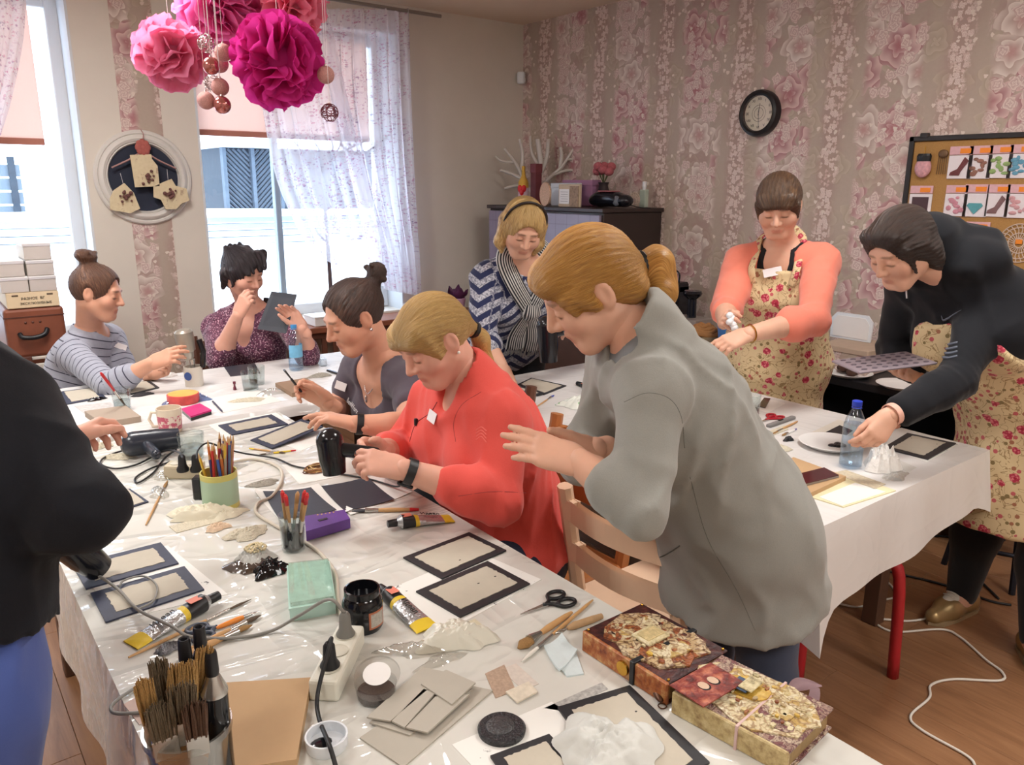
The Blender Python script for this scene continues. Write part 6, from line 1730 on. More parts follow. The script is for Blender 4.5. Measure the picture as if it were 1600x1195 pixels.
nh=thing('napkin_tray','white curved plastic tray standing on the floral box','tray',(3.86,2.10,SB+0.13));B().prism([(-0.11,0),(0.11,0),(0.115,0.10),(0.085,0.135),(-0.085,0.135),(-0.115,0.10)],-0.006,0.006,TF(rz=PI/2)@Matrix.Rotation(PI/2,4,'X')).done('back',M_white,nh);B().prism([(-0.095,0.012),(0.095,0.012),(0.098,0.09),(0.075,0.12),(-0.075,0.12),(-0.098,0.09)],0.006,0.010,TF(rz=-PI/2)@Matrix.Rotation(PI/2,4,'X')).done('inner',M_card,nh)
def paper_plate(lab,c,r=0.115,food=None):
 o=thing('paper_plate',lab,'plate',c);n=64;b_=B()
 prof=[(0.0,0.004),(r*0.68,0.004),(r*0.74,0.007),(r*0.96,0.018),(r,0.017),(r*0.96,0.014),(r*0.72,0.0),(0.0,0.0)]
 b_.lathe(prof,n);o2=b_.done('plate',M_card,o,smooth='auto');return o
pp=paper_plate('white paper plate with dark cake on the sideboard',(3.62,1.96,SB));cake=B()
for i in range(7):cake.sphere((0.03*math.cos(i),0.045*math.sin(i*1.3),0.02+0.006*(i%3)),(0.022,0.028,0.018),8,6)
ck2=cake.done('cake',M('chocolate_cake',(74,48,36),0.85,0.4,60,0.6),None,smooth=True);ck2.location=(3.62,1.96,SB+0.002);tag(ck2,'crumbling piece of dark cake on the sideboard plate','cake')
paper_plate('second white paper plate on the sideboard under the plastic mould',(3.60,1.68,SB))
mo=thing('mould_tray','grey-mauve silicone mould sheet held by the woman in the hoodie','mould',S(1380,566,2.52));ang=TF(rz=-0.55)@Matrix.Rotation(-0.10,4,'Y')
B().box((-0.13,-0.085,-0.004),(0.13,0.085,0.004),0.003,ang).done('sheet',M('mauve_silicone',(140,128,136),0.4),mo)
dm=B()
for i in range(7):
 for j in range(5):dm.sphere((-0.10+i*0.034,-0.064+j*0.032,0.004),(0.010,0.008,0.003),8,4,ang)
dm.done('cavities',M('dark_cavity',(84,74,84),0.4),mo,smooth=True)
# ---------------------------------------------------------------- suitcases and boxes by the other window
M_lth=M('brown_leather',(126,70,48),0.5,0.3,12,0.3);M_lth2=M('dark_leather',(84,46,34),0.55,0.3,12,0.3)
st=thing('shelf_rack','white worn wooden rack carrying the suitcase beside the window','rack',(0.40,4.58,0.0));M_ww=M('worn_white_wood',(206,198,188),0.7,0.15,18)
for x_ in(-0.24,0.16):
 for y_ in(-0.26,0.24):B().box((x_,y_-0.02,0),(x_+0.04,y_+0.02,0.78),0.003).done('post',M_ww,st)
for z_ in(0.30,0.60,0.70):B().box((-0.24,-0.285,z_),(0.20,-0.27,z_+0.06),0.003).done('rail',M_ww,st)
B().box((-0.24,-0.28,0.78),(0.20,0.26,0.795),0.003).done('shelf',M_ww,st)
B().box((-0.02,-0.292,0.40),(0.03,-0.262,0.80),0.002).done('strap',M_lth2,st)
sc=thing('suitcase','old brown leather suitcase with a black handle under the white boxes','suitcase',(0.465,4.575,0.796));B().box((-0.125,-0.275,0.0),(0.125,0.275,0.232),0.014,None,2).done('case_body',M_lth,sc);B().tube(spline([(-0.07,-0.277,0.115),(-0.06,-0.298,0.100),(-0.01,-0.302,0.096),(0.03,-0.298,0.108),(0.045,-0.277,0.13)],4),0.011,8).done('handle',M_blackband,sc,smooth=True)
B().box((-0.127,-0.277,0.19),(0.127,0.277,0.195)).done('seam',M_lth2,sc)
for x_ in(-0.04,-0.01,0.02):B().lathe([(0.0,0.0),(0.006,0.0),(0.0,0.004)],8,TF((x_,-0.276,0.165))@RX).done('rivet',M_lth2,sc)
st2=thing('file_box','cream archive box with handwriting under the stack of white boxes','box',(0.470,4.50,1.030));M_cream=M('cream_card',(218,198,164),0.7,0.08,20)
B().box((-0.108,-0.20,0.0),(0.108,0.20,0.074),0.003).done('box_body',M_cream,st2)
for x_ in(-0.085,0.058):B().box((x_,-0.2015,0.056),(x_+0.026,-0.199,0.064),0.001).done('slot',M('slot_dark',(90,76,60),0.8),st2)
lettering('РАЗНОЕ  ВГ',0.017,M_ink,st2,(0.0,-0.2012,0.044),(PI/2,0,0),name='handwriting');lettering('ЭКСКЛЮЗИВНЫЕ',0.015,M_ink,st2,(0.01,-0.2012,0.021),(PI/2,0,0),name='handwriting')
M_bx=M('white_box_card',(226,218,206),0.65,0.05,20);M_wrap=glassmat('shrink_wrap',(250,250,252),0.2,1.4,opacity=0.04)
def carton(lab,x0,z0,w=0.111,h=0.073,d=0.26,y=4.30):
 o=thing('carton',lab,'box',(x0+w/2,y+d/2,z0),group='white cartons by the window');B().box((-w/2,-d/2,0),(w/2,d/2,h-0.002),0.002).done('box_body',M_bx,o);B().box((-w/2-0.002,-d/2-0.002,h-0.018),(w/2+0.002,d/2+0.002,h-0.001),0.002).done('box_lid',M_card,o);B().box((-w/2-0.001,-d/2-0.005,0.002),(w/2+0.001,-d/2-0.004,h-0.004)).done('shrink_wrap',M_wrap,o)
z0=1.105
carton('white carton lowest in the taller stack above the handwriting',0.464,z0);carton('white carton in the middle of the taller stack',0.462,z0+0.074);carton('white carton on top of the taller stack',0.458,z0+0.148,h=0.078)
carton('white carton beside the stack directly above the handwriting',0.348,z0);carton('white carton on top of the shorter stack at the picture edge',0.340,z0+0.074,h=0.075)
# ---------------------------------------------------------------- chairs and stools
def chair(lab,c,rz,mats,slats=2,wood=None,arch=False,h=0.86):
 o=thing('wooden_chair',lab,'chair',c,rz)
 m_=mats
 B().box((-0.21,-0.20,0.425),(0.21,0.21,0.455),0.008).done('seat',m_,o)
 for x_ in(-0.19,0.19):B().box((x_-0.018,0.165,0.0),(x_+0.018,0.20,0.425),0.004).done('leg',m_,o)
 for x_ in(-0.195,0.195):B().tube([(x_,-0.195,0.0),(x_,-0.19,0.44),(x_,-0.255,h)],0.021,8,flat=1.15).done('leg',m_,o,smooth='auto')
 for i in range(slats):
  z_=h-0.065-i*0.135;yy=-0.19-0.065*(z_-0.44)/(h-0.44)
  B().grid(lambda u,v:(-0.195+0.39*u,yy-0.035*math.sin(PI*u)-0.010,z_-0.03+0.06*v),10,2).grid(lambda u,v:(0.195-0.39*u,yy-0.035*math.sin(PI*u)+0.010,z_-0.03+0.06*v),10,2).box((-0.19,yy-0.02,z_-0.028),(-0.15,yy+0.008,z_+0.028)).box((0.15,yy-0.02,z_-0.028),(0.19,yy+0.008,z_+0.028)).done('back_slat',m_,o)
 for x_ in(-0.19,0.19):B().box((x_-0.01,-0.18,0.20),(x_+0.01,0.18,0.225),0.003).done('stretcher',m_,o)
 B().box((-0.19,0.172,0.36),(0.19,0.192,0.425),0.003).done('seat_rail',m_,o)
 return o
M_oak=M('honey_chair_wood',(176,112,62),0.45,0.15,16);M_beech=M('pale_beech',(236,204,174),0.45,0.08,14);M_brn=M('brown_chair_wood',(96,60,42),0.5,0.2,12)
c1=chair('honey brown wooden chair under the woman in the coral fleece',(1.46,1.76,0),PI/2,M_oak,2,h=0.84)
B().box((-0.19,-0.235,0.58),(0.19,-0.215,0.80),0.004).done('back_panel',M('caramel_panel',(170,98,52),0.4,0.1,10),c1)
chair('pale beech chair with curved slats behind the grey cardigan',(1.63,1.335,0),-PI/2,M_beech,2,h=0.79)
chair('brown wooden chair under the woman in the charcoal tee',(1.58,2.44,0),PI/2,M_brn)
chair('brown wooden chair under the woman in the striped top',(0.44,4.0,0),-1.95,M_brn,h=0.74)
chair('brown wooden chair under the woman in the burgundy blouse',(1.42,4.22,0),PI,M_brn,h=0.78)
sl=thing('red_stool','red-legged stool with a pale round seat under the short table','stool',(2.35,1.29,0));M_red=M('red_lacquer',(172,34,42),0.35)
B().lathe([(0.0,0.43),(0.17,0.43),(0.175,0.44),(0.175,0.452),(0.165,0.458),(0.0,0.458)],32).done('seat',M_beech,sl,smooth='auto')
for fx,fy in((2.45,1.05),(2.56,1.40),(2.14,1.22),(2.22,1.52)):
 dx,dy=fx-2.35,fy-1.29;B().tube(spline([(0.4*dx,0.4*dy,0.418),(0.72*dx,0.72*dy,0.41),(0.92*dx,0.92*dy,0.36),(dx,dy,0.0)],5),0.024,10,flat=0.8).done('leg',M_red,sl,smooth=True)
bs=thing('bar_stool','dark metal bar stool with a foot ring behind the hoodie woman','stool',(3.55,1.15,0));M_dm=M('dark_metal',(44,46,56),0.4,metal=0.6)
for i in range(4):a=0.6+i*PI/2;B().tube([(0.11*math.cos(a),0.11*math.sin(a),0.62),(0.21*math.cos(a),0.21*math.sin(a),0.0)],0.013,8).done('leg',M_dm,bs)
B().tube([(0.19*math.cos(i*PI/12),0.19*math.sin(i*PI/12),0.16)for i in range(25)],0.010,8).done('foot_ring',M_dm,bs,smooth=True);B().lathe([(0.0,0.61),(0.16,0.61),(0.17,0.63),(0.16,0.66),(0.0,0.665)],24).done('seat',M_blk,bs,smooth='auto')
# cords on the floor
def cord(lab,pts,r,mat,name='cable'):
 pts=[A3(*q)for q in pts];c=pts[0].copy();o=B().tube([q-c for q in spline(pts,8)],r,8).done(name,mat,None,smooth=True);o.location=tuple(c);return tag(o,lab,'cable')
fl_=lambda*pp:[P(x,y,0.006)for x,y in pp]
M_wc=M('white_cable',(226,220,210),0.45);M_bc=M('black_cable',(26,26,28),0.5);M_gc=M('grey_cable',(140,138,132),0.5);M_tc=M('cream_cable',(206,198,182),0.5)
cord('long white cable winding over the laminate floor to the gold shoe',fl_((1526,1200),(1510,1180),(1440,1140),(1423,1118),(1452,1090),(1455,1070),(1490,1061),(1562,1063),(1566,1050),(1540,1030),(1500,995),(1470,983),(1400,987),(1370,975),(1372,967),(1420,970),(1460,964)),0.0042,M_wc)
cord('white cable looping under the short table',fl_((1300,940),(1340,948),(1375,938),(1400,930),(1380,905),(1330,895),(1318,905),(1345,915)),0.0042,M_wc)
cord('black cable curving on the floor under the short table',fl_((1240,962),(1290,958),(1312,930),(1310,905),(1345,886),(1420,900),(1480,915),(1545,938),(1580,945)),0.005,M_bc)
cord('black cable bending on the floor behind the hoodie woman',fl_((1400,850),(1440,838),(1500,842),(1530,870),(1528,900),(1560,935)),0.005,M_bc)
# ---------------------------------------------------------------- things on the tables
M_dry=M('dryer_black',(24,25,30),0.18)
def cen(pts):return np.mean(np.array(pts),0)
def world_quad(pix,z):return[P(a,b_,z)for a,b_ in pix]
def slab(name,label,cat,pix,z0,thick,mat,part='sheet',group=None,curl=0.0,parent=None,n=8):
 """flat piece whose top outline is given in picture points on the plane z0+thick"""
 w=world_quad(pix,z0+thick);c=cen(w);c[2]=z0
 if len(w)==4:
  b_=B()
  q=[A3(*p_)-c for p_ in w]
  def top(u,v):
   p_=(q[0]*(1-u)+q[1]*u)*(1-v)+(q[3]*(1-u)+q[2]*u)*v
   k=curl*((2*u-1)**2*(2*v-1)**2+0.35*math.sin(u*5+v*3)*u*(1-u))
   return(p_[0],p_[1],thick+k)
  b_.grid(top,n,n)
  b_.grid(lambda u,v:tuple(np.array(top(u,1-v))-A3(0,0,thick)),n,n)
  for e in(lambda t_:(t_,0),lambda t_:(1,t_),lambda t_:(1-t_,1),lambda t_:(0,1-t_)):
   b_.grid(lambda u,v,e=e:tuple(np.array(top(*e(u)))-A3(0,0,thick*v)),n,1)
  me=b_
 else:me=B().prism([(p_[0]-c[0],p_[1]-c[1])for p_ in w],0,thick)
 if parent is not None:return me.done(part,mat,parent,loc=c-np.array(parent.location))
 o=me.done(name,mat,None);o.location=tuple(c)
 return tag(o,label,cat,group)
M_chip=M('grey_chipboard',(188,180,164),0.75,0.06,40,0.1);M_brd=M('black_paint_border',(38,38,42),0.55,0.3,60);M_brdb=M('navy_paint_border',(44,50,72),0.5,0.3,60)
def framed(label,pix,z,border=0.16,mat=None,spots=0,seed=1,lift=None,thick=0.004):
 """chipboard cover with a ragged painted border; corners in order round the outline"""
 w=[A3(*p_)for p_ in(world_quad(pix,z+thick)if lift is None else lift)];c=cen(w);c=A3(c[0],c[1],min(p_[2]for p_ in w)-thick)
 o=thing('cover_board',label,'board',c,group='painted cover boards')
 q=[p_-c for p_ in w];nv=nrm(np.cross(q[1]-q[0],q[3]-q[0]));nv=nv if nv[2]>0 else-nv
 def at(u,v):return(q[0]*(1-u)+q[1]*u)*(1-v)+(q[3]*(1-u)+q[2]*u)*v
 b_=B();pts=[at(0,0),at(1,0),at(1,1),at(0,1)]
 b_.add([p_-nv*thick for p_ in pts]+pts,[[3,2,1,0],[4,5,6,7],[0,1,5,4],[1,2,6,5],[2,3,7,6],[3,0,4,7]]);b_.done('border',mat or M_brd,o)
 rr=random.Random(seed);L0=np.linalg.norm(q[1]-q[0]);L1=np.linalg.norm(q[3]-q[0]);bw=border*min(L0,L1)
 bu,bv=bw/L0,bw/L1;n=16;edge=[]
 for i in range(n):edge.append((bu+(1-2*bu)*i/n,bv*(1+rr.uniform(-0.10,0.06))))
 for i in range(n):edge.append((1-bu*(1+rr.uniform(-0.10,0.06)),bv+(1-2*bv)*i/n))
 for i in range(n):edge.append((1-bu-(1-2*bu)*i/n,1-bv*(1+rr.uniform(-0.10,0.06))))
 for i in range(n):edge.append((bu*(1+rr.uniform(-0.10,0.06)),1-bv-(1-2*bv)*i/n))
 top=[at(*e)+nv*0.0012 for e in edge];m=len(top);low=[t_-nv*0.0014 for t_ in top]
 B().add(top+low,[list(range(m))]+[[i,(i+1)%m,m+(i+1)%m,m+i]for i in range(m)]).done('panel',M_chip,o)
 for i in range(spots):
  u,v=rr.uniform(0.2,0.85),rr.uniform(0.2,0.8);B().sphere(at(u,v)+nv*0.0012,(0.003*rr.uniform(0.6,1.3),0.002,0.0006),6,4).done('paint_drop',M_ink,o)
 return o
M_sheetw=M('white_paper',(232,231,226),0.65,0.02,20)
def inked_paper():
 t=NT('paper_with_paint_marks');n=t.noise(scale=38.0,detail=4,rough=0.7);k=t.noise(scale=6.0,detail=2)
 t.set(col=t.mix(t.sstep(n,0.62,0.66)*t.sstep(k,0.5,0.6),srgb(232,231,226),srgb(34,34,38)),rough=0.65);return t.m
M_inkp=inked_paper()
# --- long table: papers first, then boards on them
slab('paper_sheet','white paper under the two navy-edged boards at the table edge','paper',[(118,884),(262,852),(356,928),(186,968)],ZT,0.0008,M_inkp)
framed('navy-edged grey board, upper of two by the black sweater sleeve',[(113,882),(251,847),(279,879),(134,919)],ZT+0.001,0.17,M_brdb,seed=2)
framed('navy-edged grey board, lower of two by the black sweater sleeve',[(141,926),(288,884),(319,920),(165,971)],ZT+0.001,0.17,M_brdb,seed=3)
framed('small navy-edged board half under the black sweater sleeve, farther one',[(140,747),(178,741),(197,763),(160,772)],ZT,0.2,M_brdb,seed=4)
framed('small navy-edged board half under the black sweater sleeve, nearer one',[(170,769),(203,763),(232,783),(188,797)],ZT,0.12,M_brdb,seed=5)
slab('paper_sheet','large white paper under the two black-edged boards by the coral fleece','paper',[(596,925),(746,862),(846,905),(700,985)],ZT,0.0008,M_inkp)
framed('black-edged grey board, upper of two near the coral fleece',[(630,870),(733,831),(791,859),(691,903)],ZT+0.001,0.13,seed=6,spots=1)
framed('black-edged grey board, lower of two near the coral fleece',[(650,923),(762,876),(828,911),(719,963)],ZT+0.001,0.14,seed=7,spots=2)
slab('paper_sheet','white paper with paint strokes between the round black lid and the big board','paper',[(706,1163),(862,1096),(985,1180),(800,1262)],ZT,0.0008,M_inkp)
framed('largest black-edged board beside the decorated books',[(871,1104),(984,1070),(1109,1190),(985,1262)],ZT+0.001,0.13,seed=8,spots=5)
framed('small black-edged board cut by the lower picture edge',[(766,1180),(858,1146),(940,1230),(840,1290)],ZT+0.001,0.15,seed=9)
slab('paper_sheet','white paper under the navy-edged board the charcoal tee woman works on','paper',[(326,664),(424,640),(462,664),(352,683)],ZT,0.0008,M_sheetw)
framed('navy-edged grey board lying on paper by the table joint',[(341,664),(424,647),(450,662),(362,679)],ZT+0.001,0.20,M_brdb,seed=10)
slab('paper_sheet','white paper under the tilted board at the charcoal tee woman','paper',[(430,690),(498,664),(532,678),(470,704)],ZT,0.0008,M_sheetw)
framed('navy-edged grey board tilted up under the charcoal tee woman\'s fingers',None,0,0.14,M_brdb,seed=11,lift=[P(391,687,ZT+0.004),P(472,654,ZT+0.03),P(505,666,ZT+0.025),P(425,700,ZT+0.006)])
def dark_sheet(label,pix,z,curl=0.004):return slab('dark_paper',label,'paper',pix,z,0.001,M('slate_black_paper',(50,54,64),0.45,0.12,12),curl=curl)
slab('paper_sheet','curled white sheet under the slate sheets before the coral fleece','paper',[(396,768),(498,760),(552,800),(448,826)],ZT,0.0008,M_sheetw,curl=0.01)
slab('paper_sheet','white sheet under the farther slate sheet at the coral fleece','paper',[(506,762),(590,742),(644,770),(548,806)],ZT,0.0008,M_sheetw,curl=0.004)
dark_sheet('slate black sheet beside the glass of red-ended brushes',[(411,769),(486,763),(526,798),(436,812)],ZT+0.003)
dark_sheet('slate black sheet directly before the coral fleece woman',[(502,761),(574,746),(616,781),(538,799)],ZT+0.003)
slab('paper_sheet','printed white sheet under the bundle of cords','paper',[(440,726),(545,715),(575,735),(468,756)],ZT,0.0008,M_sheetw)
# --- decorated album books
def aged(name,a,b_,c,sc=30.0):
 t=NT(name);n=t.noise(scale=sc,detail=5,rough=0.7);n2=t.noise(scale=sc*3,detail=3)
 t.set(col=t.ramp(n*0.7+n2*0.3,[(0.35,srgb(*a)),(0.5,srgb(*b_)),(0.65,srgb(*c))]),rough=0.45,spec=0.5);t.bump(n+n2*0.6,0.6,0.004);return t.m
M_cov1=aged('dark_burgundy_leather',(30,20,22),(64,30,30),(104,52,40));M_spn1=aged('rust_gold_spine',(110,48,30),(168,96,50),(204,168,110));M_pag=M('aged_page_edges',(150,124,84),0.8,0.3,90)
M_cov2=aged('plum_cream_lace',(106,66,72),(176,150,124),(214,200,168),60.0);M_spn2=aged('cream_gold_spine',(130,100,60),(186,164,114),(214,198,150));M_gold2=aged('ochre_gilt',(150,110,40),(206,168,70),(226,204,130));M_rust=aged('rust_relief',(74,34,22),(140,76,40),(196,150,92),50.0);M_crm=aged('cream_relief',(120,104,74),(204,190,146),(228,218,186),40.0)
def ornate(name,cols,sc=42.0):
 """pressed ornament: small cells of several colours with dark seams"""
 t=NT(name);p=t.tc();w=t.addv(p,t.scale(t.addv(t.noise(p,30.0,2,color=True),(-0.5,-0.5,-0.5)),0.03))
 v=t.voro(w,sc);v2=t.voro(w,sc*2.6);c=t.xyz(X(t,v.outputs['Color']));d2=X(t,v2.outputs['Distance'])
 col=t.mix(c[0].gt(0.5),srgb(*cols[0]),srgb(*cols[1]));col=t.mix(c[1].gt(0.66),col,srgb(*cols[2]));col=t.mix(t.sstep(d2,0.45,0.75)*0.8,col,srgb(*cols[3]));col=t.mix(t.noise(p,8.0,3)*0.5,col,srgb(*cols[1]))
 t.set(col=col,rough=0.45);t.bump(1.0-d2,0.8,0.003);return t.m
M_orn1=ornate('rust_cream_ornament',((196,176,132),(150,84,46),(214,200,164),(56,32,26)),60.0);M_orn2=ornate('ivory_gilt_ornament',((214,202,168),(190,160,96),(228,220,192),(128,92,70)),60.0);M_orn3=ornate('plum_lace_ornament',((176,150,132),(128,84,84),(206,188,164),(84,50,54)),110.0)
def album(label,pix,thick,covm,spnm,bandm,build):
 """pix: spine-side far, far fore-edge, near fore-edge, spine-side near corner on the top cover"""
 w=world_quad(pix,ZT+thick);c=cen(w);c[2]=ZT
 ux=nrm(w[1]-w[0]);uy=nrm(w[3]-w[0]);uy=nrm(uy-ux*(uy@ux));W_=np.linalg.norm(w[1]-w[0]);H_=np.linalg.norm(w[3]-w[0])
 o=thing('album_book',label,'book',c);m=Matrix(((ux[0],uy[0],0,w[0][0]-c[0]),(ux[1],uy[1],0,w[0][1]-c[1]),(0,0,1,0),(0,0,0,1)))
 if m.determinant()<0:pass
 B().box((0.0,0.0,0.0),(W_,H_,0.004),0.001,m).done('back_cover',covm,o);fcv=B().box((0.0,0.0,thick-0.005),(W_,H_,thick),0.0015,m).done('front_cover',covm,o)
 B().box((0.006,0.005,0.004),(W_-0.007,H_-0.006,thick-0.005),0,m).done('pages',M_pag,o);B().box((-0.004,0.0,0.0),(0.004,H_,thick),0.002,m).done('spine',spnm,o)
 build(o,m,W_,H_,thick);return o
def blobs(m,W_,H_,z,rects,mat,name,o,seed,hh=0.004):
 rr=random.Random(seed)
 for(x0,y0,x1,y1)in rects:
  n=18;cx_,cy_=(x0+x1)/2*W_,(y0+y1)/2*H_;a,b_=(x1-x0)/2*W_,(y1-y0)/2*H_
  poly=[(cx_+a*math.cos(i*2*PI/n)*(abs(math.cos(i*2*PI/n))**-0.35 if abs(math.cos(i*2*PI/n))>0.4 else 1)*rr.uniform(0.82,1.05),cy_+b_*math.sin(i*2*PI/n)*rr.uniform(0.82,1.08))for i in range(n)]
  B().prism(poly,z-0.001,z+hh*rr.uniform(0.7,1.3),m).done(name,mat,o)
def scatter(o,m,W_,H_,T,n,box,mats,seed):
 rr=random.Random(seed)
 for i in range(n):
  x,y,w,h=rr.uniform(box[0],box[2]),rr.uniform(box[1],box[3]),rr.uniform(0.015,0.04),rr.uniform(0.01,0.03)
  blobs(m,W_,H_,T+rr.uniform(0.002,0.007),[(x-w,y-h,x+w,y+h)],mats[i%len(mats)],'collage_piece',o,seed*50+i,0.002)
def build1(o,m,W_,H_,T):
 blobs(m,W_,H_,T,[(0.0,0.0,0.98,1.0)],M_orn1,'relief_ground',o,1,0.003)
 blobs(m,W_,H_,T,[(0.12,0.12,0.9,0.46),(0.10,0.5,0.5,0.9),(0.55,0.5,0.92,0.9)],M_orn1,'relief_rust',o,2,0.005)
 blobs(m,W_,H_,T,[(0.60,0.22,0.78,0.40),(0.22,0.24,0.38,0.38),(0.2,0.6,0.36,0.76)],M_orn2,'relief_piece',o,3,0.006)
 blobs(m,W_,H_,T,[(0.30,0.66,0.70,0.84)],M_orn2,'gilt_piece',o,4,0.006)
 scatter(o,m,W_,H_,T,34,(0.16,0.16,0.84,0.86),(M_rust,M_crm,M_cov1,M_rust,M_gold2),7)
 B().box((0.30*W_,0.36*H_,T+0.004),(0.66*W_,0.58*H_,T+0.011),0.002,m).done('plaque',M_crm,o);B().box((0.34*W_,0.40*H_,T+0.011),(0.62*W_,0.54*H_,T+0.012),0,m).done('plaque_text',M('script_panel',(196,176,128),0.6,0.6,140),o)
 B().box((-0.008,0.60*H_,0.0),(W_+0.004,0.65*H_,T+0.004),0.001,m).done('strap',M_blackband,o)
 for x_,y_ in((0.04,0.03),(0.96,0.03),(0.96,0.97),(0.04,0.97)):B().sphere((x_*W_,y_*H_,T+0.001),0.003,8,5,m).done('stud',M('gold'),o,smooth=True)
 B().lathe([(0.0,0.0),(0.014,0.0),(0.013,0.004),(0.0,0.005)],16,m@TF((-0.005,0.52*H_,T*0.5),ry=-PI/2)).done('medallion',M('gold'),o,smooth='auto')
album('dark burgundy album with rust and cream collage cover on the table edge',[(912,984),(1003,942),(1119,1021),(1021,1079)],0.042,M_cov1,M_spn1,None,build1)
def build2(o,m,W_,H_,T):
 blobs(m,W_,H_,T,[(0.02,-0.03,1.0,1.03)],M_orn2,'lace_ground',o,11,0.002)
 blobs(m,W_,H_,T,[(0.40,0.22,0.80,0.60)],M_gold2,'gilt_frame',o,12,0.005)
 blobs(m,W_,H_,T,[(0.36,0.66,0.66,0.86),(0.64,0.72,0.88,0.92),(0.66,0.52,0.9,0.66)],M_orn2,'gilt_piece',o,13,0.004);blobs(m,W_,H_,T,[(0.30,0.60,0.5,0.7),(0.2,0.74,0.42,0.92),(0.6,0.06,0.9,0.2)],M_orn3,'lace_piece',o,14,0.003)
 scatter(o,m,W_,H_,T,30,(0.2,0.3,0.88,0.92),(M_crm,M_gold2,M_spn2,M_rust,M_crm),9)
 pm=m@TF((0.28*W_,0.19*H_,T+0.012),rz=0.12)
 B().box((-0.055,-0.035,0),(0.05,0.035,0.002),0,pm).done('vintage_photo',aged('red_portrait',(30,14,16),(130,44,34),(196,120,90),26.0),o)
 for x_ in(-0.012,0.012):B().sphere((x_,0.002,0.0015),(0.0125,0.0145,0.001),12,5,pm).done('portrait_hair',M_dry,o),B().sphere((x_,0.0,0.002),(0.009,0.011,0.0012),12,5,pm).done('portrait_face',M('sepia_face',(206,176,150),0.6),o)
 B().box((0.44*W_,0.31*H_,T+0.010),(0.66*W_,0.46*H_,T+0.013),0.001,m).done('blue_card',M('blue_card',(66,84,110),0.6,0.3,60),o);B().box((0.46*W_,0.38*H_,T+0.013),(0.74*W_,0.50*H_,T+0.016),0.001,m).done('cream_card',M_crm,o)
 for i in range(16):
  rr=random.Random(i+40);x_,y_=rr.uniform(0.30,0.84)*W_,rr.uniform(0.60,0.92)*H_;B().box((x_,y_,T),(x_+0.011,y_+0.010,T+0.005),0.002,m).done('cobble_tile',M_crm if i%2 else M_spn2,o)
 B().box((-0.007,0.58*H_,0.0),(W_+0.003,0.60*H_,T+0.003),0,m).done('ribbon',M('sheer_pink_ribbon',(206,176,172),0.6),o)
album('plum and cream lace album with a red portrait at the table corner',[(1052,1079),(1128,1022),(1298,1111),(1225,1184)],0.040,M_orn3,M_spn2,None,build2)
ch=thing('metal_charm','antique metal charm on a cord between the two albums','charm',P(1028,1090,ZT));M_br=M('antique_brass',(92,62,44),0.4,0.2,60,metal=0.6)
B().sphere((0,0,0.008),(0.009,0.022,0.007),12,8,TF(rz=-0.6)).done('drop',M_br,ch,smooth=True);B().tube(spline([(0.01,0.018,0.008),(0.02,0.03,0.006),(0.012,0.045,0.012)],4),0.0016,6).done('cord',M_br,ch);B().tube([(0.007*math.cos(i*0.6)-0.014,0.007*math.sin(i*0.6)-0.022,0.003)for i in range(12)],0.0012,5).done('ring',M_br,ch)
rb_=thing('gauze_ribbon','sheer lilac ribbon bow at the far corner of the lace album','ribbon',P(1240,1078,ZT+0.015));M_gz=blind_mat('lilac_gauze',(190,164,172))
B().grid(lambda u,v:(0.042*(u-0.2),-0.028*u+0.034*(v-0.5)*math.sin(0.4+2.5*u),0.004+0.012*math.sin(u*2.6)+0.003*math.sin(v*7)),10,6).done('bow',M_gz,rb_,smooth=True);B().grid(lambda u,v:(0.034+0.004*math.sin(v*9),-0.028+0.02*u,0.004-0.10*v),3,10).done('tail',M_gz,rb_,smooth=True)
# --- tubes, jars, lids
def place(o,px,py,px2,py2,z=ZT):
 a,b_=P(px,py,z),P(px2,py2,z);o.location=tuple(a);o.rotation_euler=(0,0,math.atan2(b_[1]-a[1],b_[0]-a[0]));return float(np.linalg.norm(b_-a))
M_tubs=M('crinkled_silver_tube',(190,192,194),0.25,0.25,60,0.6,metal=0.7);M_tuby=M('yellow_tube_print',(228,196,50),0.45);M_tubk=M('black_tube_print',(26,26,30),0.4);M_label=M('tube_label_red',(222,130,110),0.5)
def paint_tube(label,a,b_,word,z=ZT,r=0.017):
 """from the cap end a to the crimped end b_"""
 o=thing('paint_tube',label,'tube',(0,0,0));L=place(o,a[0],a[1],b_[0],b_[1],z);k=L
 B().lathe([(0.0,0.0),(0.0095,0.0),(0.0105,0.022),(0.0095,0.024),(0.0,0.024)],14,TF((0,0,r),ry=PI/2)).done('cap',M_tubk,o,smooth='auto')
 def sh(x0,x1,name,mat,nn=6):
  def fn(u,v):
   x=x0+(x1-x0)*v;t_=max(0.0,(x-0.036)/(k-0.036));rz_=r*(1-t_)**0.75+0.0012;ry_=r*(1+0.42*t_)
   if x<0.036:q_=0.55+0.45*(x-0.024)/0.012;rz_*=q_;ry_*=q_
   an=2*PI*u;return(x,ry_*math.cos(an),r*(1-t_*0.85)+rz_*math.sin(an)*0.98+0.0004*math.sin(x*900+an*3))
  B().grid(fn,20,nn).done(name,mat,o,smooth=True)
 sh(0.024,0.036,'shoulder',M_tubs);sh(0.036,k*0.40,'label_band',M_tubk);sh(k*0.40,k*0.46,'yellow_band',M_tuby);sh(k*0.46,k*0.84,'tube_body',M_tubs,10);sh(k*0.84,k,'tube_end',M_tuby)
 B().box((k*0.22,-0.010,r*1.86),(k*0.36,0.010,r*1.92),0.002,Matrix.Translation((0,0,0))).done('label_spot',M_label,o)
 flip=a[0]>b_[0]
 if word:lettering(word,0.017,M_ink,o,(k*0.65,0,r*1.50),(0,0.20 if not flip else-0.20,PI if flip else 0),name='tube_lettering')
 return o
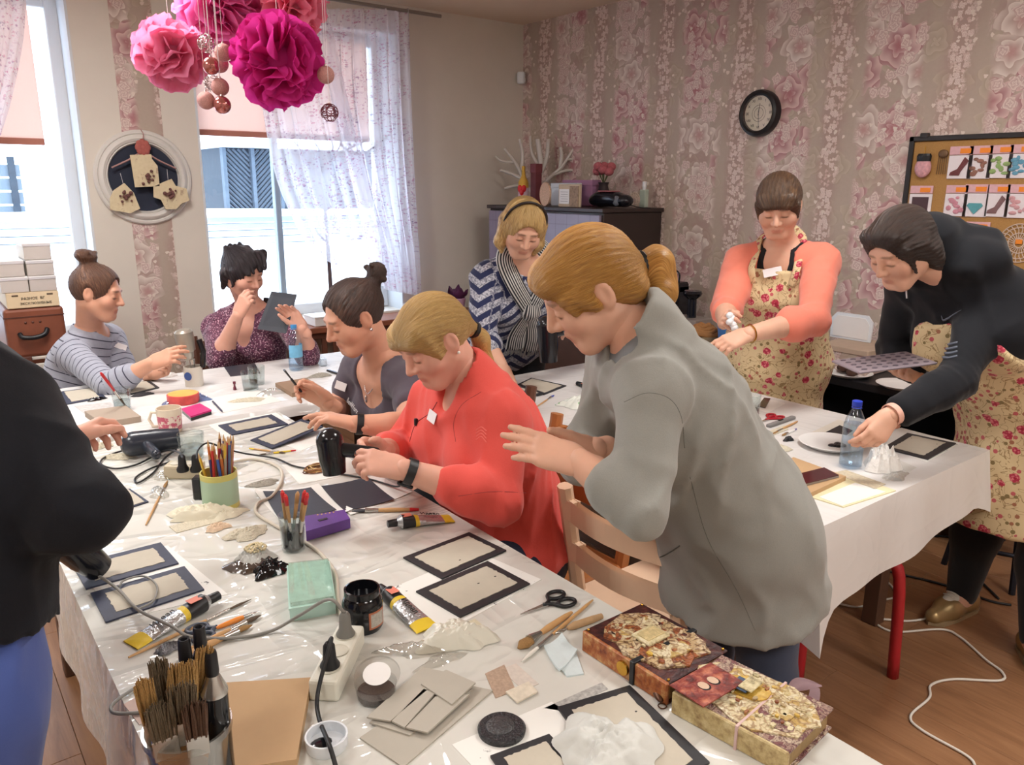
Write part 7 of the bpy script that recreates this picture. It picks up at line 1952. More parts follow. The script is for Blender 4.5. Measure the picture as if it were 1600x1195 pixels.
paint_tube('silver and yellow paint tube beside the navy-edged boards',(343,942),(204,1010),'Идеал',r=0.018)
paint_tube('silver and yellow paint tube beside the ink jar',(594,930),(668,985),'Идеал',r=0.018)
paint_tube('silver and yellow paint tube before the coral fleece woman',(606,829),(706,811),'Идеал',r=0.018)
M_ink2=M('glossy_black_ink',(16,16,20),0.12)
jr=thing('ink_jar','open glass jar of black paint with a small printed label','jar',P(568,978,ZT))
B().lathe([(0.0,0.0),(0.036,0.0),(0.039,0.006),(0.040,0.055),(0.036,0.066),(0.033,0.070),(0.035,0.072),(0.035,0.084),(0.031,0.085),(0.030,0.066),(0.0,0.064)],32).done('jar_body',M_ink2,jr,smooth='auto')
B().lathe([(0.0403,0.012),(0.0406,0.012),(0.0406,0.048),(0.0403,0.048)],12,None,-1.75,-0.75).done('label',M('copper_label',(176,104,72),0.5),jr);B().lathe([(0.0407,0.016),(0.0409,0.016),(0.0409,0.044),(0.0407,0.044)],12,None,-1.65,-0.85).done('label_text',M('label_print',(176,170,160),0.6,0.5,220),jr)
ld=thing('jar_lid','white screw lid with black paint inside under the black cable','lid',P(511,1166,ZT));B().lathe([(0.0,0.0),(0.030,0.0),(0.032,0.004),(0.033,0.022),(0.030,0.022),(0.029,0.006),(0.0,0.006)],32).done('lid',M_white,ld,smooth='auto');B().sphere((-0.008,0.004,0.007),(0.018,0.014,0.002),14,6).done('paint_pool',M_ink2,ld,smooth=True)
bl_=thing('paint_palette_lid','round lid thick with black paint on the inked paper','lid',P(784,1142,ZT+0.001));B().lathe([(0.0,0.0),(0.038,0.0),(0.039,0.006),(0.036,0.009),(0.0,0.008)],36).done('lid',M('black_painted_lid',(30,30,34),0.3,0.5,120,1.0),bl_,smooth='auto');B().sphere((0,0.004,0.008),(0.026,0.024,0.0035),16,6).done('paint_pool',M('grey_black_paint',(60,60,62),0.3,0.3,80,0.8),bl_,smooth=True)
ct=thing('glitter_tub','round clear tub of dark flakes with its lid askew','tub',P(588,1088,ZT));M_clr=glassmat('clear_plastic',(240,242,242),0.05,1.45,opacity=0.10)
B().lathe([(0.0,0.0),(0.032,0.0),(0.035,0.026),(0.036,0.028)],30,cap=False).done('tub_wall',M_clr,ct,smooth='auto');B().lathe([(0.0,0.002),(0.031,0.002),(0.032,0.013),(0.0,0.014)],24).done('flakes',M('dark_flakes',(92,78,72),0.6,0.7,300,0.8),ct);lt=TF((0.008,0.010,0.034),rx=0.25,ry=-0.2)
B().lathe([(0.039,-0.004),(0.040,0.0),(0.0,0.003)],30,lt,cap=False).done('lid',M_clr,ct,smooth='auto');B().lathe([(0.0,0.0034),(0.024,0.0028),(0.0,0.0036)],24,lt).done('lid_label',M_card,ct)
# --- brushes and tools
M_ferr=M('ferrule_metal',(196,194,190),0.25,metal=0.9);M_bwood=M('brush_wood',(196,152,100),0.5,0.12,40);M_brist=M('bristle_tan',(160,122,74),0.9,0.35,300,0.8);M_bristk=M('bristle_dark',(92,76,60),0.9,0.4,300,0.8);M_redtip=M('red_handle_tip',(206,36,44),0.35)
def brush(label,a,b_,hw=0.004,bw=0.006,handle=None,tip=None,brist=None,z=ZT,fl=0.5,cat='brush',name='paint_brush',lift=0.0,group=None):
 """handle end a, bristle end b_"""
 o=thing(name,label,cat,(0,0,0),group=group);L=place(o,a[0],a[1],b_[0],b_[1],z);h=max(hw,bw*fl)+0.0005
 B().tube([(0,0,h),(L*0.1,0,h),(L*0.45,0,h),(L*0.62,0,h)],[hw*0.55,hw*0.9,hw*1.15,hw*0.8],10).done('handle',handle or M_bwood,o,smooth='auto')
 if tip is not None:B().tube([(-0.001,0,h),(L*0.13,0,h)],[hw*0.62,hw*1.0],10).done('handle_tip',tip,o,smooth='auto')
 B().tube([(L*0.60,0,h),(L*0.80,0,h)],[hw*0.85,bw],10,flat=1.0).done('ferrule',M_ferr,o,smooth='auto');B().tube([(L*0.79,0,h),(L*0.90,0,h),(L,0,h*0.8)],[bw*0.95,bw*1.15,bw*0.25],10,flat=fl).done('bristles',brist or M_brist,o,smooth='auto')
 return o
brush('wide tan brush with a yellow wooden handle by the black scissors',(893,961),(810,1017),0.006,0.012)
brush('long thin brush with a bare wooden handle by the black scissors',(926,940),(815,1036),0.0035,0.004,brist=M('white_bristle',(220,216,206),0.9))
ml=thing('modelling_tool','wooden-handled modelling tool with a wire loop by the album','tool',(0,0,0));L=place(ml,940,968,868,993);B().tube([(0,0,0.008),(L*0.2,0,0.008),(L*0.6,0,0.008),(L*0.75,0,0.007)],[0.006,0.0075,0.008,0.004],10).done('handle',M('sanded_wood',(176,142,102),0.6,0.2,60),ml,smooth='auto');B().tube([(L*0.74,0,0.007),(L*0.88,0.006,0.007),(L*1.0,0,0.005),(L*0.88,-0.006,0.005),(L*0.74,0,0.006)],0.0012,6).done('wire_loop',M_ferr,ml)
def scissors(label,pts,z=ZT,hmat=None,spread=0.0,sc=1.0):
 """tip, and centre of the handles"""
 o=thing('scissors',label,'scissors',(0,0,0));L=place(o,pts[0][0],pts[0][1],pts[1][0],pts[1][1],z);m_=hmat or M_blackband
 for s_ in(1,-1):
  B().prism([(0,0),(L*0.6,0.006*s_),(L*0.62,-0.006*s_),(L*0.3,-0.003*s_)],0.002+0.0016*(s_>0),0.0034+0.0016*(s_>0)).done('blade',M_ferr,o)
  cx_,cy_=L*0.98,-0.017*s_*1.1;pts_=[(L*0.55,0.002*s_,0.005),(L*0.72,-0.007*s_,0.005)]+[(cx_+0.020*math.cos(PI+s_*(0.3+i*0.55)),cy_+0.014*math.sin(PI+s_*(0.3+i*0.55)),0.005)for i in range(12)]
  B().tube(spline(pts_,3),0.0042,8).done('handle',m_,o,smooth=True)
 B().lathe([(0.0,0.0),(0.003,0.0),(0.0,0.001)],10,TF((L*0.56,0,0.006))).done('screw',M_ferr,o)
 return o
scissors('black-handled scissors near the far edge of the long table',((813,962),(878,938)))
scissors('small dark blue scissors among the brushes by the paint tube',((372,972),(312,992)),hmat=M('slate_handle',(70,78,92),0.4))
brush('long thin wooden brush beside the paint tube',(201,1030),(393,938),0.0035,0.0035,brist=M_bristk)
brush('orange-handled brush beside the small scissors',(338,985),(408,957),0.005,0.003,handle=M('orange_plastic',(228,136,44),0.35),brist=M_ferr)
brush('wooden brush with a silver ferrule, upper of two under the scissors',(282,1026),(408,964),0.005,0.006,brist=M_bristk)
brush('wooden brush with a silver ferrule, lower of two under the scissors',(282,1032),(394,980),0.006,0.007)
brush('red-ended brush lying before the tube by the coral fleece',(654,799),(550,801),0.0055,0.007,tip=M_redtip,brist=M('ink_bristle',(40,40,48),0.6))
brush('thin brush with a brass ferrule by the hoard of small packets',(228,822),(262,752),0.003,0.004)
brush('yellow-banded brush beside the water glasses',(390,702),(446,709),0.003,0.005,tip=M('yellow_lacquer',(226,196,60),0.35),brist=M_bristk)
brush('red-ended brush beside the yellow-banded one',(462,705),(404,712),0.003,0.004,tip=M_redtip,handle=M('yellow_lacquer',(226,196,60),0.35),brist=M_bristk)
# plastic bucket of wide brushes and bottles
bc=P(305,1182,ZT+0.03);bc[2]=ZT
bc=P(304,1236,ZT);bk_=thing('brush_bucket','clear plastic bucket at the lower picture edge full of wide brushes','bucket',bc)
B().lathe([(0.0,0.0),(0.046,0.0),(0.049,0.005),(0.057,0.100),(0.060,0.101),(0.060,0.112),(0.056,0.112),(0.055,0.100),(0.047,0.006),(0.0,0.005)],36).done('bucket_wall',glassmat('milky_plastic',(226,226,222),0.2,1.4,opacity=0.30),bk_,smooth='auto')
def flat_brush(label,px,py,ox,oy,w,bm,tilt):
 o=thing('wide_brush',label,'brush',bc+A3(ox,oy,0.008),group='wide brushes in the bucket');tip=S(px,py,1.10)
# direction from the foot to the visible bristle end
 z_=ZT+0.225+tilt;d=rayv(px,py);t_=(z_-CAMH)/d[2];tp=A3(d[0]*t_,d[1]*t_,z_)-np.array(o.location);L=np.linalg.norm(tp);dv=tp/L
 side=nrm(np.cross(dv,rayv(px,py)));nn=np.cross(side,dv)
 m=Matrix(((side[0],nn[0],dv[0],0),(side[1],nn[1],dv[1],0),(side[2],nn[2],dv[2],0),(0,0,0,1)))
 B().prism([(-0.005,0),(0.005,0),(0.007,L*0.25),(w*0.5,L*0.50),(-w*0.5,L*0.50),(-0.007,L*0.25)],-0.004,0.004,m@Matrix.Rotation(PI/2,4,'X')).done('handle',M_bwood,o)
 B().box((-w*0.55,-0.006,L*0.48),(w*0.55,0.006,L*0.68),0.001,m).done('ferrule',M_ferr,o);b_=B();rr=random.Random(int(px*7+py))
 for k in range(90):
  u,v=rr.uniform(-0.5,0.5),rr.uniform(-0.5,0.5);e=0.97+0.05*math.cos(u*2.6)-rr.random()*0.05
  b_.tube([(u*w,v*0.011,L*0.66),(u*w*1.10+rr.gauss(0,0.0006),v*0.014,L*0.84),(u*w*1.16+rr.gauss(0,0.0012),v*0.009,L*e)],[0.0016,0.0016,0.0006],4,m)
 b_.done('bristles',bm,o)
M_br2=M('bristle_sand',(186,146,88),0.9,0.35,300,0.8);M_br3=M('bristle_mouse',(116,100,78),0.9,0.4,300,0.8);M_br4=M('bristle_umber',(92,64,46),0.9,0.4,300,0.8)
for i,a in enumerate((('grey-brown wide brush standing highest at the back of the bucket',245,1030,-0.012,0.030,0.022,M_br3,0.0),('sandy wide brush in the middle of the bucket',284,1036,0.0,0.02,0.034,M_br2,0.0),('sandy wide brush leaning back beside the bottles',322,1012,0.012,0.034,0.022,M_br2,0.005),('narrow sandy brush at the outer side of the bucket',222,1062,-0.034,0.010,0.020,M_br2,-0.005),('grey-brown wide brush at the front of the bucket',283,1068,-0.006,-0.008,0.030,M_br3,-0.01),('dark wide brush lowest at the front of the bucket',302,1098,0.006,-0.024,0.026,M_br4,-0.03),('grey-brown wide brush leaning to the outer side',246,1100,-0.026,-0.012,0.030,M_br3,-0.035))):flat_brush(*a)
def nozzle_bottle(label,px,py,ox,oy,hh):
 o=thing('nozzle_bottle',label,'bottle',bc+A3(ox,oy,0.008),group='black-capped bottles in the bucket')
 B().lathe([(0.0,0.0),(0.016,0.0),(0.018,0.005),(0.018,hh-0.065)],22).done('bottle_body',M_ink2,o,smooth='auto');B().lathe([(0.0185,hh-0.066),(0.0185,hh-0.060),(0.009,hh-0.036),(0.0,hh-0.036)],22).done('shoulder',M_ferr,o,smooth='auto');B().lathe([(0.0085,hh-0.037),(0.0095,hh-0.030),(0.0085,hh-0.004),(0.0075,hh),(0.005,hh-0.001),(0.004,hh-0.006),(0.0,hh-0.006)],16).done('cap',M_tubk,o,smooth='auto')
nozzle_bottle('black bottle with silver shoulder standing tallest in the bucket',0,0,0.034,0.022,0.235);nozzle_bottle('black bottle with silver shoulder behind the front one',0,0,0.014,0.016,0.205)if False else None
nozzle_bottle('black bottle with silver shoulder nearest in the bucket',0,0,0.036,-0.018,0.215);nozzle_bottle('black bottle with silver shoulder between the brushes and the tall one',0,0,0.012,0.020,0.225)
# --- kraft pad, cardboard pile
slab('kraft_book','thick kraft paper book blank beside the brush bucket','book',[(352,1066),(486,1058),(463,1186),(290,1212)],ZT,0.018,M('kraft_board',(190,156,116),0.75,0.06,30))
cards=(('broad grey cardboard at the bottom of the pile',[(562,1152),(694,1062),(770,1078),(630,1198)],0.0),('grey cardboard under the top pieces of the pile',[(577,1128),(680,1052),(738,1076),(640,1148)],0.006),('narrow grey cardboard strip on the pile',[(590,1118),(684,1048),(700,1054),(614,1126)],0.012),('long grey cardboard piece lying on the pile',[(573,1120),(660,1042),(700,1050),(610,1126)],0.018),('grey cardboard strip between the top pieces',[(612,1126),(662,1076),(680,1082),(632,1136)],0.018),('squarish grey cardboard on top of the pile',[(658,1068),(697,1046),(743,1066),(706,1100)],0.024),('grey cardboard lying low beside the top square',[(634,1136),(680,1088),(734,1084),(668,1144)],0.018))
M_gcard=M('grey_cardboard',(178,172,160),0.75,0.05,30)
for lab,pix,dz in cards:slab('cardboard_piece',lab,'cardboard',pix,ZT+dz*0.5,0.003,M_gcard,group='grey cardboard pieces')
# --- power strips with plugs
def power_strip(label,a,b_,w,h,n,mat,z=ZT,holes=True):
 o=thing('power_strip',label,'power strip',(0,0,0));L=place(o,a[0],a[1],b_[0],b_[1],z)
 B().box((0,-w/2,0),(L,w/2,h),0.006,None,2).done('strip_body',mat,o)
 for i in range(n):
  c=((i+0.5)/n*0.86+0.07)*L;B().lathe([(0.019,h+0.0006),(0.0195,h+0.0012),(0.018,h+0.0012),(0.017,h-0.008),(0.0,h-0.008)],22,TF((c,0,0.0085-0.008))).done('socket',M('socket_shade',(206,202,186),0.5),o,smooth='auto')
 return o,L
def plug(label,p_,mat,d=(0,0,1),l=0.045):
 o=thing('plug',label,'plug',p_);q=Vector(nrm(d)).to_track_quat('Z','Y').to_matrix().to_4x4()
 B().lathe([(0.0,0.0),(0.0165,0.0),(0.0175,0.008),(0.012,0.018),(0.010,l),(0.006,l+0.006),(0.0,l+0.006)],18,q).done('plug_body',mat,o,smooth='auto');return o
ps1,L1=power_strip('white power strip with three sockets on the long table',(506,1097),(550,1004),0.052,0.040,3,M('ivory_plastic',(222,220,206),0.45))
a_,b__=P(506,1097,ZT),P(550,1004,ZT);dv_=(b__-a_)/np.linalg.norm(b__-a_)
pk1=a_+dv_*L1*0.79+A3(0,0,0.036);pk2=a_+dv_*L1*0.24+A3(0,0,0.036)
plug('grey plug in the far socket of the white power strip',pk1,M('grey_plug',(120,118,112),0.5));plug('black plug in the near socket of the white power strip',pk2,M_blackband)
cord('grey cable arching from the white power strip to the hair dryer',[pk1+A3(0,0,0.05),pk1+A3(-0.02,0.02,0.075),P(470,960,ZT+0.035),P(425,985,ZT+0.006),P(370,996,ZT+0.006),P(300,995,ZT+0.02),P(268,978,ZT+0.03),P(215,952,ZT+0.014),P(184,920,ZT+0.014),P(138,888,ZT+0.03),P(124,872,ZT+0.06)],0.0032,M_gc)
cord('thin grey cable loop on the navy-edged board',[P(215,952,ZT+0.012),P(240,938,ZT+0.012),P(245,915,ZT+0.012),P(225,900,ZT+0.012),P(195,906,ZT+0.012),P(186,916,ZT+0.014)],0.0022,M_gc)
cord('black cable from the white power strip over the lid to the picture edge',[pk2+A3(0,0,0.05),pk2+A3(0.0,-0.01,0.058),P(497,1080,ZT+0.03),P(498,1120,ZT+0.012),P(515,1165,ZT+0.026),P(528,1210,ZT+0.006),P(540,1260,ZT+0.006)],0.0036,M_bc)
cord('cream cable winding from the white power strip past the jar to the far papers',[a_+dv_*L1+A3(0,0,0.02),P(540,980,ZT+0.006),P(528,940,ZT+0.006),P(525,900,ZT+0.006),P(510,875,ZT+0.006),P(485,852,ZT+0.006),P(420,815,ZT+0.006),P(400,800,ZT+0.006),P(404,785,ZT+0.006),P(425,775,ZT+0.006),P(440,750,ZT+0.006),P(435,730,ZT+0.006),P(400,717,ZT+0.006),P(360,722,ZT+0.006)],0.0045,M_tc)
cord('grey cable end looping beside the brush bucket',[P(370,996,ZT+0.005),P(320,1005,ZT+0.005),P(262,1048,ZT+0.005),P(216,1072,ZT+0.005),P(178,1098,ZT+0.005),P(180,1114,ZT+0.005),P(235,1112,ZT+0.005)],0.003,M_gc)
ps2,L2=power_strip('beige power strip with two black plugs beside the water glasses',(262,744),(318,744),0.055,0.042,2,M('beige_plastic',(196,184,158),0.5))
for px_,lab in((286,'black plug nearer the hair dryer in the beige power strip'),(307,'black plug beside the pencils in the beige power strip')):plug(lab,P(px_,736,ZT+0.042),M_blackband)
cord('black cable from the beige strip looping to the dark hair dryer',[P(286,716,ZT+0.09),P(278,706,ZT+0.085),P(255,705,ZT+0.02),P(215,725,ZT+0.006),P(180,732,ZT+0.006),P(157,724,ZT+0.006),P(168,712,ZT+0.006),P(205,700,ZT+0.006),P(228,694,ZT+0.006)],0.003,M_bc)
cord('black cable loop lying before the beige power strip',[P(265,722,ZT+0.005),P(235,732,ZT+0.005),P(212,746,ZT+0.005),P(216,754,ZT+0.005),P(240,738,ZT+0.005),P(258,715,ZT+0.005),P(276,702,ZT+0.02)],0.003,M_bc)
cord('black cable from the beige strip over the table to the coral woman\'s dryer',[P(307,718,ZT+0.09),P(310,702,ZT+0.10),P(325,692,ZT+0.10),P(350,700,ZT+0.06),P(380,708,ZT+0.02),P(430,716,ZT+0.006),P(460,728,ZT+0.006),P(500,735,ZT+0.006),P(575,748,ZT+0.006),P(622,760,ZT+0.02),P(618,735,ZT+0.12),S(556,728,1.98)],0.0028,M_bc)
# --- hair dryers
def hair_dryer(label,c,ax,hd,mat,L=0.17,r=0.038,hl=0.11,fold=None):
 """c centre of the barrel, ax toward the nozzle, hd handle direction"""
 ax=nrm(ax);hd=nrm(np.asarray(hd)-0*ax);o=thing('hair_dryer',label,'hair dryer',c);d=SDF(0.005)
 d.cap(-ax*L*0.30,ax*L*0.08,r,r*0.98,0.02);V,Q=d.build();quad_obj('motor_housing',V,Q,mat,o)
 q=Vector(ax).to_track_quat('Z','Y').to_matrix().to_4x4()
 B().lathe([(r*0.97,L*0.02),(r*0.99,L*0.10),(r*0.86,L*0.42),(r*0.84,L*0.50),(r*0.74,L*0.50),(r*0.72,L*0.30),(0,L*0.29)],26,q,cap=False).done('nozzle',mat,o,smooth='auto')
 d=SDF(0.005);h0=-ax*L*0.12+hd*r*0.6;d.cap(h0,h0+hd*hl,0.019,0.016,0.02);V,Q=d.build();h_=quad_obj('handle',V,Q,mat,o)
 sd=nrm(np.cross(ax,hd))
 B().tube([h0+hd*hl*0.45-ax*0.0+sd*0.0165,h0+hd*hl*0.65+sd*0.0155],0.005,6).done('switch',M('grey_switch',(84,86,92),0.4),h_);return o
hair_dryer('glossy black hair dryer in the hands of the coral fleece woman',S(518,708,1.97),(0.05,-0.12,-1),nrm(S(592,716,1.99)-S(518,708,1.97)),M_dry,0.105,0.034,0.09)
hair_dryer('dark folded hair dryer lying beside the pink patterned mug',P(236,690,ZT+0.045),nrm(P(300,682,ZT+0.045)-P(236,690,ZT+0.045)),nrm(P(252,722,ZT+0.02)-P(225,695,ZT+0.03)),M('dryer_slate',(40,45,56),0.25),0.17,0.040,0.10)
hair_dryer('black hair dryer held upright by the woman in the chevron sweater',S(856,530,3.28),(0.02,-0.05,-1),nrm(S(890,515,3.34)-S(856,520,3.28)),M_dry,0.19,0.044,0.09)
hair_dryer('black hair dryer under the black sweater sleeve',P(122,862,ZT+0.085),nrm(A3(0.5,0.25,-0.75)),nrm(A3(-0.6,0.2,0.35)),M_dry,0.14,0.036,0.09)
# --- glasses, cups, jars
M_glass=glassmat('tumbler_glass',(244,248,248),0.02,1.5,opacity=0.06);M_water=glassmat('clear_water',(232,236,238),0.03,1.33,opacity=0.03)
def tumbler(label,px,py,r,h,z=ZT,ridges=0,water=None,hdl=False):
 o=thing('drinking_glass',label,'glass',P(px,py,z));prof=[(0.0,0.004),(r*0.80,0.0)]if False else[(0.0,0.0),(r*0.84,0.0),(r*0.88,0.006)]
 n=max(ridges,1)
 for i in range(1,n*2+1):prof.append((r*(0.88+0.12*i/(n*2))*(1.03 if(ridges and i%2)else 1.0),0.006+(h-0.006)*i/(n*2)))
 prof+=[(r*0.93,h),(r*0.86,h*0.5),(r*0.80,0.008),(0.0,0.008)]
 B().lathe(prof,28).done('glass_wall',M_glass,o,smooth='auto')
 if water:B().lathe([(0.0,0.009),(r*0.80,0.009),(r*0.86,h*water),(0.0,h*water)],24).done('water',M_water if water>0 else M_glass,o,smooth='auto')
 return o
tumbler('ribbed water glass beside the beige power strip',301,716,0.040,0.085,ridges=3,water=0.5);
gj=tumbler('glass of murky water holding red-ended brushes',459,858,0.031,0.092,water=None);B().lathe([(0.0,0.009),(0.024,0.009),(0.027,0.055),(0.0,0.055)],24).done('water',M('murky_water',(70,72,78),0.1,trans=0.6),gj,smooth='auto')
def stand_brush(label,base,px,py,h,mat,tip,off,r=0.0045):
 z_=base[2]+h;d=rayv(px,py);t_=(z_-CAMH)/d[2];top=A3(d[0]*t_,d[1]*t_,z_);o=thing('paint_brush',label,'brush',base+A3(off[0],off[1],0.010),group='brushes in the water glass');v=top-np.array(o.location)
 B().tube([v*0.0,v*0.30],[r*0.6,r*0.9],8).done('bristles',M_bristk,o);B().tube([v*0.28,v*0.5],r*0.9,8).done('ferrule',M_ferr,o);B().tube([v*0.48,v*0.8,v],[r*0.85,r*1.1,r*0.8],8).done('handle',mat,o,smooth=True);B().tube([v*0.82,v*0.97,v*1.02],[r*1.12,r*1.15,r*0.5],8).done('handle_tip',tip,o,smooth=True)
gb=P(459,858,ZT)
for i,(px_,py_,h_,off)in enumerate(((441,768,0.165,(-0.010,0.004)),(446,774,0.160,(-0.004,-0.008)),(476,768,0.168,(0.010,0.002)),(480,772,0.165,(0.008,-0.008)),(465,770,0.162,(0.0,0.010)))):stand_brush(('red-ended brush leaning left in the murky glass','shorter red-ended brush leaning left in the murky glass','red-ended brush leaning right in the murky glass','shorter red-ended brush leaning right in the murky glass','bare wooden brush in the middle of the murky glass')[i],gb,px_,py_,h_,M_bwood,M_redtip if i<4 else M_bwood,off)
tumbler('clear water glass holding a red brush near the striped top',192,640,0.034,0.085,Z2,water=0.45)
b5=P(192,640,Z2);stand_brush('red-handled brush leaning in the glass near the striped top',b5,158,583,0.17,M_redtip,M_redtip,(0.012,-0.01),0.005)
tumbler('clear water glass in the middle of the table before the window',392,609,0.036,0.080,Z2,ridges=0,water=0.5);tumbler('second clear glass just behind the first one',402,600,0.036,0.080,Z2)
tumbler('stacked clear glass near the white cup on the short table',938,618,0.038,0.105,Z3,ridges=3,water=0.5);tumbler('clear glass on the short table by the grey cardigan',1172,652,0.035,0.09,Z3,ridges=2,water=0.4)
def mug(label,px,py,r,h,z,mat,hdir,mat2=None):
 o=thing('mug',label,'mug',P(px,py,z));B().lathe([(0.0,0.0),(r*0.86,0.0),(r*0.9,0.004),(r*0.97,h*0.6),(r,h),(r*0.92,h),(r*0.88,h*0.6),(r*0.8,0.008),(0.0,0.008)],32).done('mug_body',mat,o,smooth='auto')
 if mat2:B().lathe([(r*0.915,h*0.14),(r*0.95,h*0.4),(r*0.972,h*0.62),(r*0.985,h*0.72)],32,cap=False).done('mug_print',mat2,o,smooth='auto')
 a=math.atan2(hdir[1],hdir[0]);B().tube([(r*0.9*math.cos(a),r*0.9*math.sin(a),h*0.78),((r+0.02)*math.cos(a),(r+0.02)*math.sin(a),h*0.80),((r+0.03)*math.cos(a),(r+0.03)*math.sin(a),h*0.5),((r+0.018)*math.cos(a),(r+0.018)*math.sin(a),h*0.22),(r*0.9*math.cos(a),r*0.9*math.sin(a),h*0.2)],0.0055,8).done('handle',mat,o,smooth=True)
 return o
def toile():
 t=NT('pink_toile_print');n=t.noise(scale=48.0,detail=4,rough=0.7);t.set(col=t.mix(t.sstep(n,0.46,0.54),srgb(226,208,196),srgb(192,84,110)),rough=0.3);return t.m
mug('cream mug with pink floral print and its handle to the dryer',267,674,0.042,0.088,ZT,M('cream_glaze',(228,214,194),0.25),(-0.8,0.6),toile());mug('white mug on the short table beside the grey cardigan',951,578,0.040,0.075,Z3,M('white_glaze',(232,226,214),0.3),(-0.8,0.5))
mg=thing('pencil_mug','pastel green and yellow cup full of coloured pencils','mug',P(346,790,ZT));rr_,hh_=0.048,0.100
B().lathe([(0.0,0.0),(rr_,0.0),(rr_,0.014)],32).done('yellow_foot',M('pastel_yellow',(214,208,120),0.4),mg,smooth='auto');B().lathe([(rr_,0.014),(rr_,hh_-0.016)],32,cap=False).done('cup_body',M('pastel_green',(178,206,178),0.4),mg,smooth='auto');B().lathe([(rr_,hh_-0.016),(rr_,hh_),(rr_*0.93,hh_),(rr_*0.92,hh_-0.06),(0.0,hh_-0.06)],32,cap=False).done('yellow_rim',M('pastel_yellow'),mg,smooth='auto');B().box((-0.07,-0.012,0.02),(-0.045,0.02,0.085),0.004,TF(rz=-0.6)).done('handle',M_dry,mg)
pcols=((206,60,56),(226,190,70),(62,96,168),(196,150,110),(120,76,60),(90,110,150),(210,120,60),(170,40,60),(70,60,110),(180,170,150))
pb=P(346,790,ZT);rr=random.Random(5)
M_lead=M('pencil_wood',(206,170,120),0.6)
for i in range(30):
 a,q_=rr.uniform(0,6.28),0.036*math.sqrt(rr.random());bx_,by_=q_*math.cos(a),q_*math.sin(a);tl=rr.uniform(-0.010,0.016),rr.uniform(-0.012,0.012);hh2=(0.180,0.160,0.195)[i//10]+rr.uniform(-0.005,0.005);cn=('red','yellow','blue','tan','brown','slate','orange','crimson','violet','grey')[i%10]
 o=thing('coloured_pencil','%s%s pencil standing in the pastel cup'%(('','short ','tall ')[i//10],cn),'pencil',pb+A3(bx_*0.8,by_*0.8,0.042),group='coloured pencils in the pastel cup');v=A3(tl[0]+bx_*0.35,tl[1]+by_*0.35,hh2-0.042)
 B().tube([v*0,v*0.88],0.0037,6).done('barrel',M('pencil_%s'%cn,pcols[i%10],0.4),o);B().tube([v*0.88,v],[0.0036,0.0006],6).done('point',M_lead,o)
# --- water bottles
def bottle(label,px,py,z,h,r,lev,capc,lab=True):
 o=thing('water_bottle',label,'bottle',P(px,py,z));k=h;prof=[(0.0,0.004),(r*0.7,0.0),(r,0.008),(r,k*0.20),(r*0.97,k*0.23),(r,k*0.26),(r,k*0.52),(r*0.98,k*0.60),(r*0.80,k*0.74),(r*0.45,k*0.86),(r*0.38,k*0.88),(r*0.38,k*0.93)]
 B().lathe(prof,28,cap=False).done('bottle_wall',glassmat('blue_clear_plastic',(244,250,255),0.03,1.45,opacity=0.06),o,smooth='auto');B().lathe([(0.0,0.006),(r*0.95,0.010),(r*0.95,k*lev),(0.0,k*lev)],24).done('water',glassmat('blue_water',(234,244,252),0.02,1.33,opacity=0.03),o,smooth='auto')
 B().lathe([(r*0.42,k*0.92),(r*0.44,k*0.93),(r*0.44,k*0.995),(r*0.38,k),(0.0,k)],20).done('cap',M('cap_%d'%capc[2],capc,0.4),o,smooth='auto');B().lathe([(r*0.40,k*0.895),(r*0.47,k*0.90),(r*0.40,k*0.91)],20,cap=False).done('neck_ring',M('cap_%d'%capc[2]),o)
 if lab:B().lathe([(r*1.005,k*0.30),(r*1.012,k*0.31),(r*1.012,k*0.56),(r*1.005,k*0.57)],24,None,-2.9,0.6).done('label',M('sky_label',(120,188,226),0.4,0.2,60),o,smooth='auto')
 return o
bo=bottle('water bottle with a dark blue cap on the short table',1328,729,Z3,0.215,0.034,0.66,(34,64,190),lab=False);bm_=B().lathe([(0.0345,0.075),(0.0350,0.078),(0.0350,0.125),(0.0345,0.128)],8,None,-1.25,-0.55).done('label',M('royal_label',(36,84,176),0.4),bo)
lettering('ВОДА',0.015,M_card,bo,(0.0355*math.cos(-0.9),0.0355*math.sin(-0.9),0.10),(PI/2,0,PI/2-0.9),name='label_lettering')if False else None
bottle('water bottle with a sky blue cap and label on the table before the window',463,578,Z2,0.215,0.033,0.30,(70,150,214))
# --- small packs and clutter on the long table
ms_=thing('mint_box','mint green plastic box of lace scraps with a clear lid','box',P(487,938,ZT));wq=world_quad([(449,884),(514,877),(524,938),(452,950)],ZT+0.03);c_=np.array(ms_.location)
def qprism(q,z0,z1,c,ins=0.0):
 m_=cen(q);pts=[(p_*(1-ins)+m_*ins)-c for p_ in q];return B().prism([(p_[0],p_[1])for p_ in pts],z0,z1)
qprism(wq,0,0.026,c_).done('box_body',M('mint_plastic',(192,226,214),0.3),ms_);qprism(wq,0.026,0.030,c_,-0.03).done('rim',M('mint_plastic'),ms_);qprism(wq,0.030,0.038,c_,0.06).done('lace_scraps',M('mint_lace',(206,230,218),0.5,0.25,60,1.0),ms_);qprism(wq,0.0385,0.0395,c_,0.03).done('clear_lid',glassmat('mint_clear',(246,252,250),0.06,1.45,opacity=0.08),ms_)
o=crumple('x',487,915,0.034,0.028,0.010,M('mint_lace'),71,n=26)if False else None
pu=thing('marker_box','purple marker box with yellow dots beside the murky glass','box',P(512,826,ZT));wq=world_quad([(476,806),(538,796),(547,810),(478,830)],ZT+0.03);c_=np.array(pu.location);qprism(wq,0.004,0.030,c_).done('box_body',M('purple_plastic',(96,58,140),0.3,0.2,20),pu)
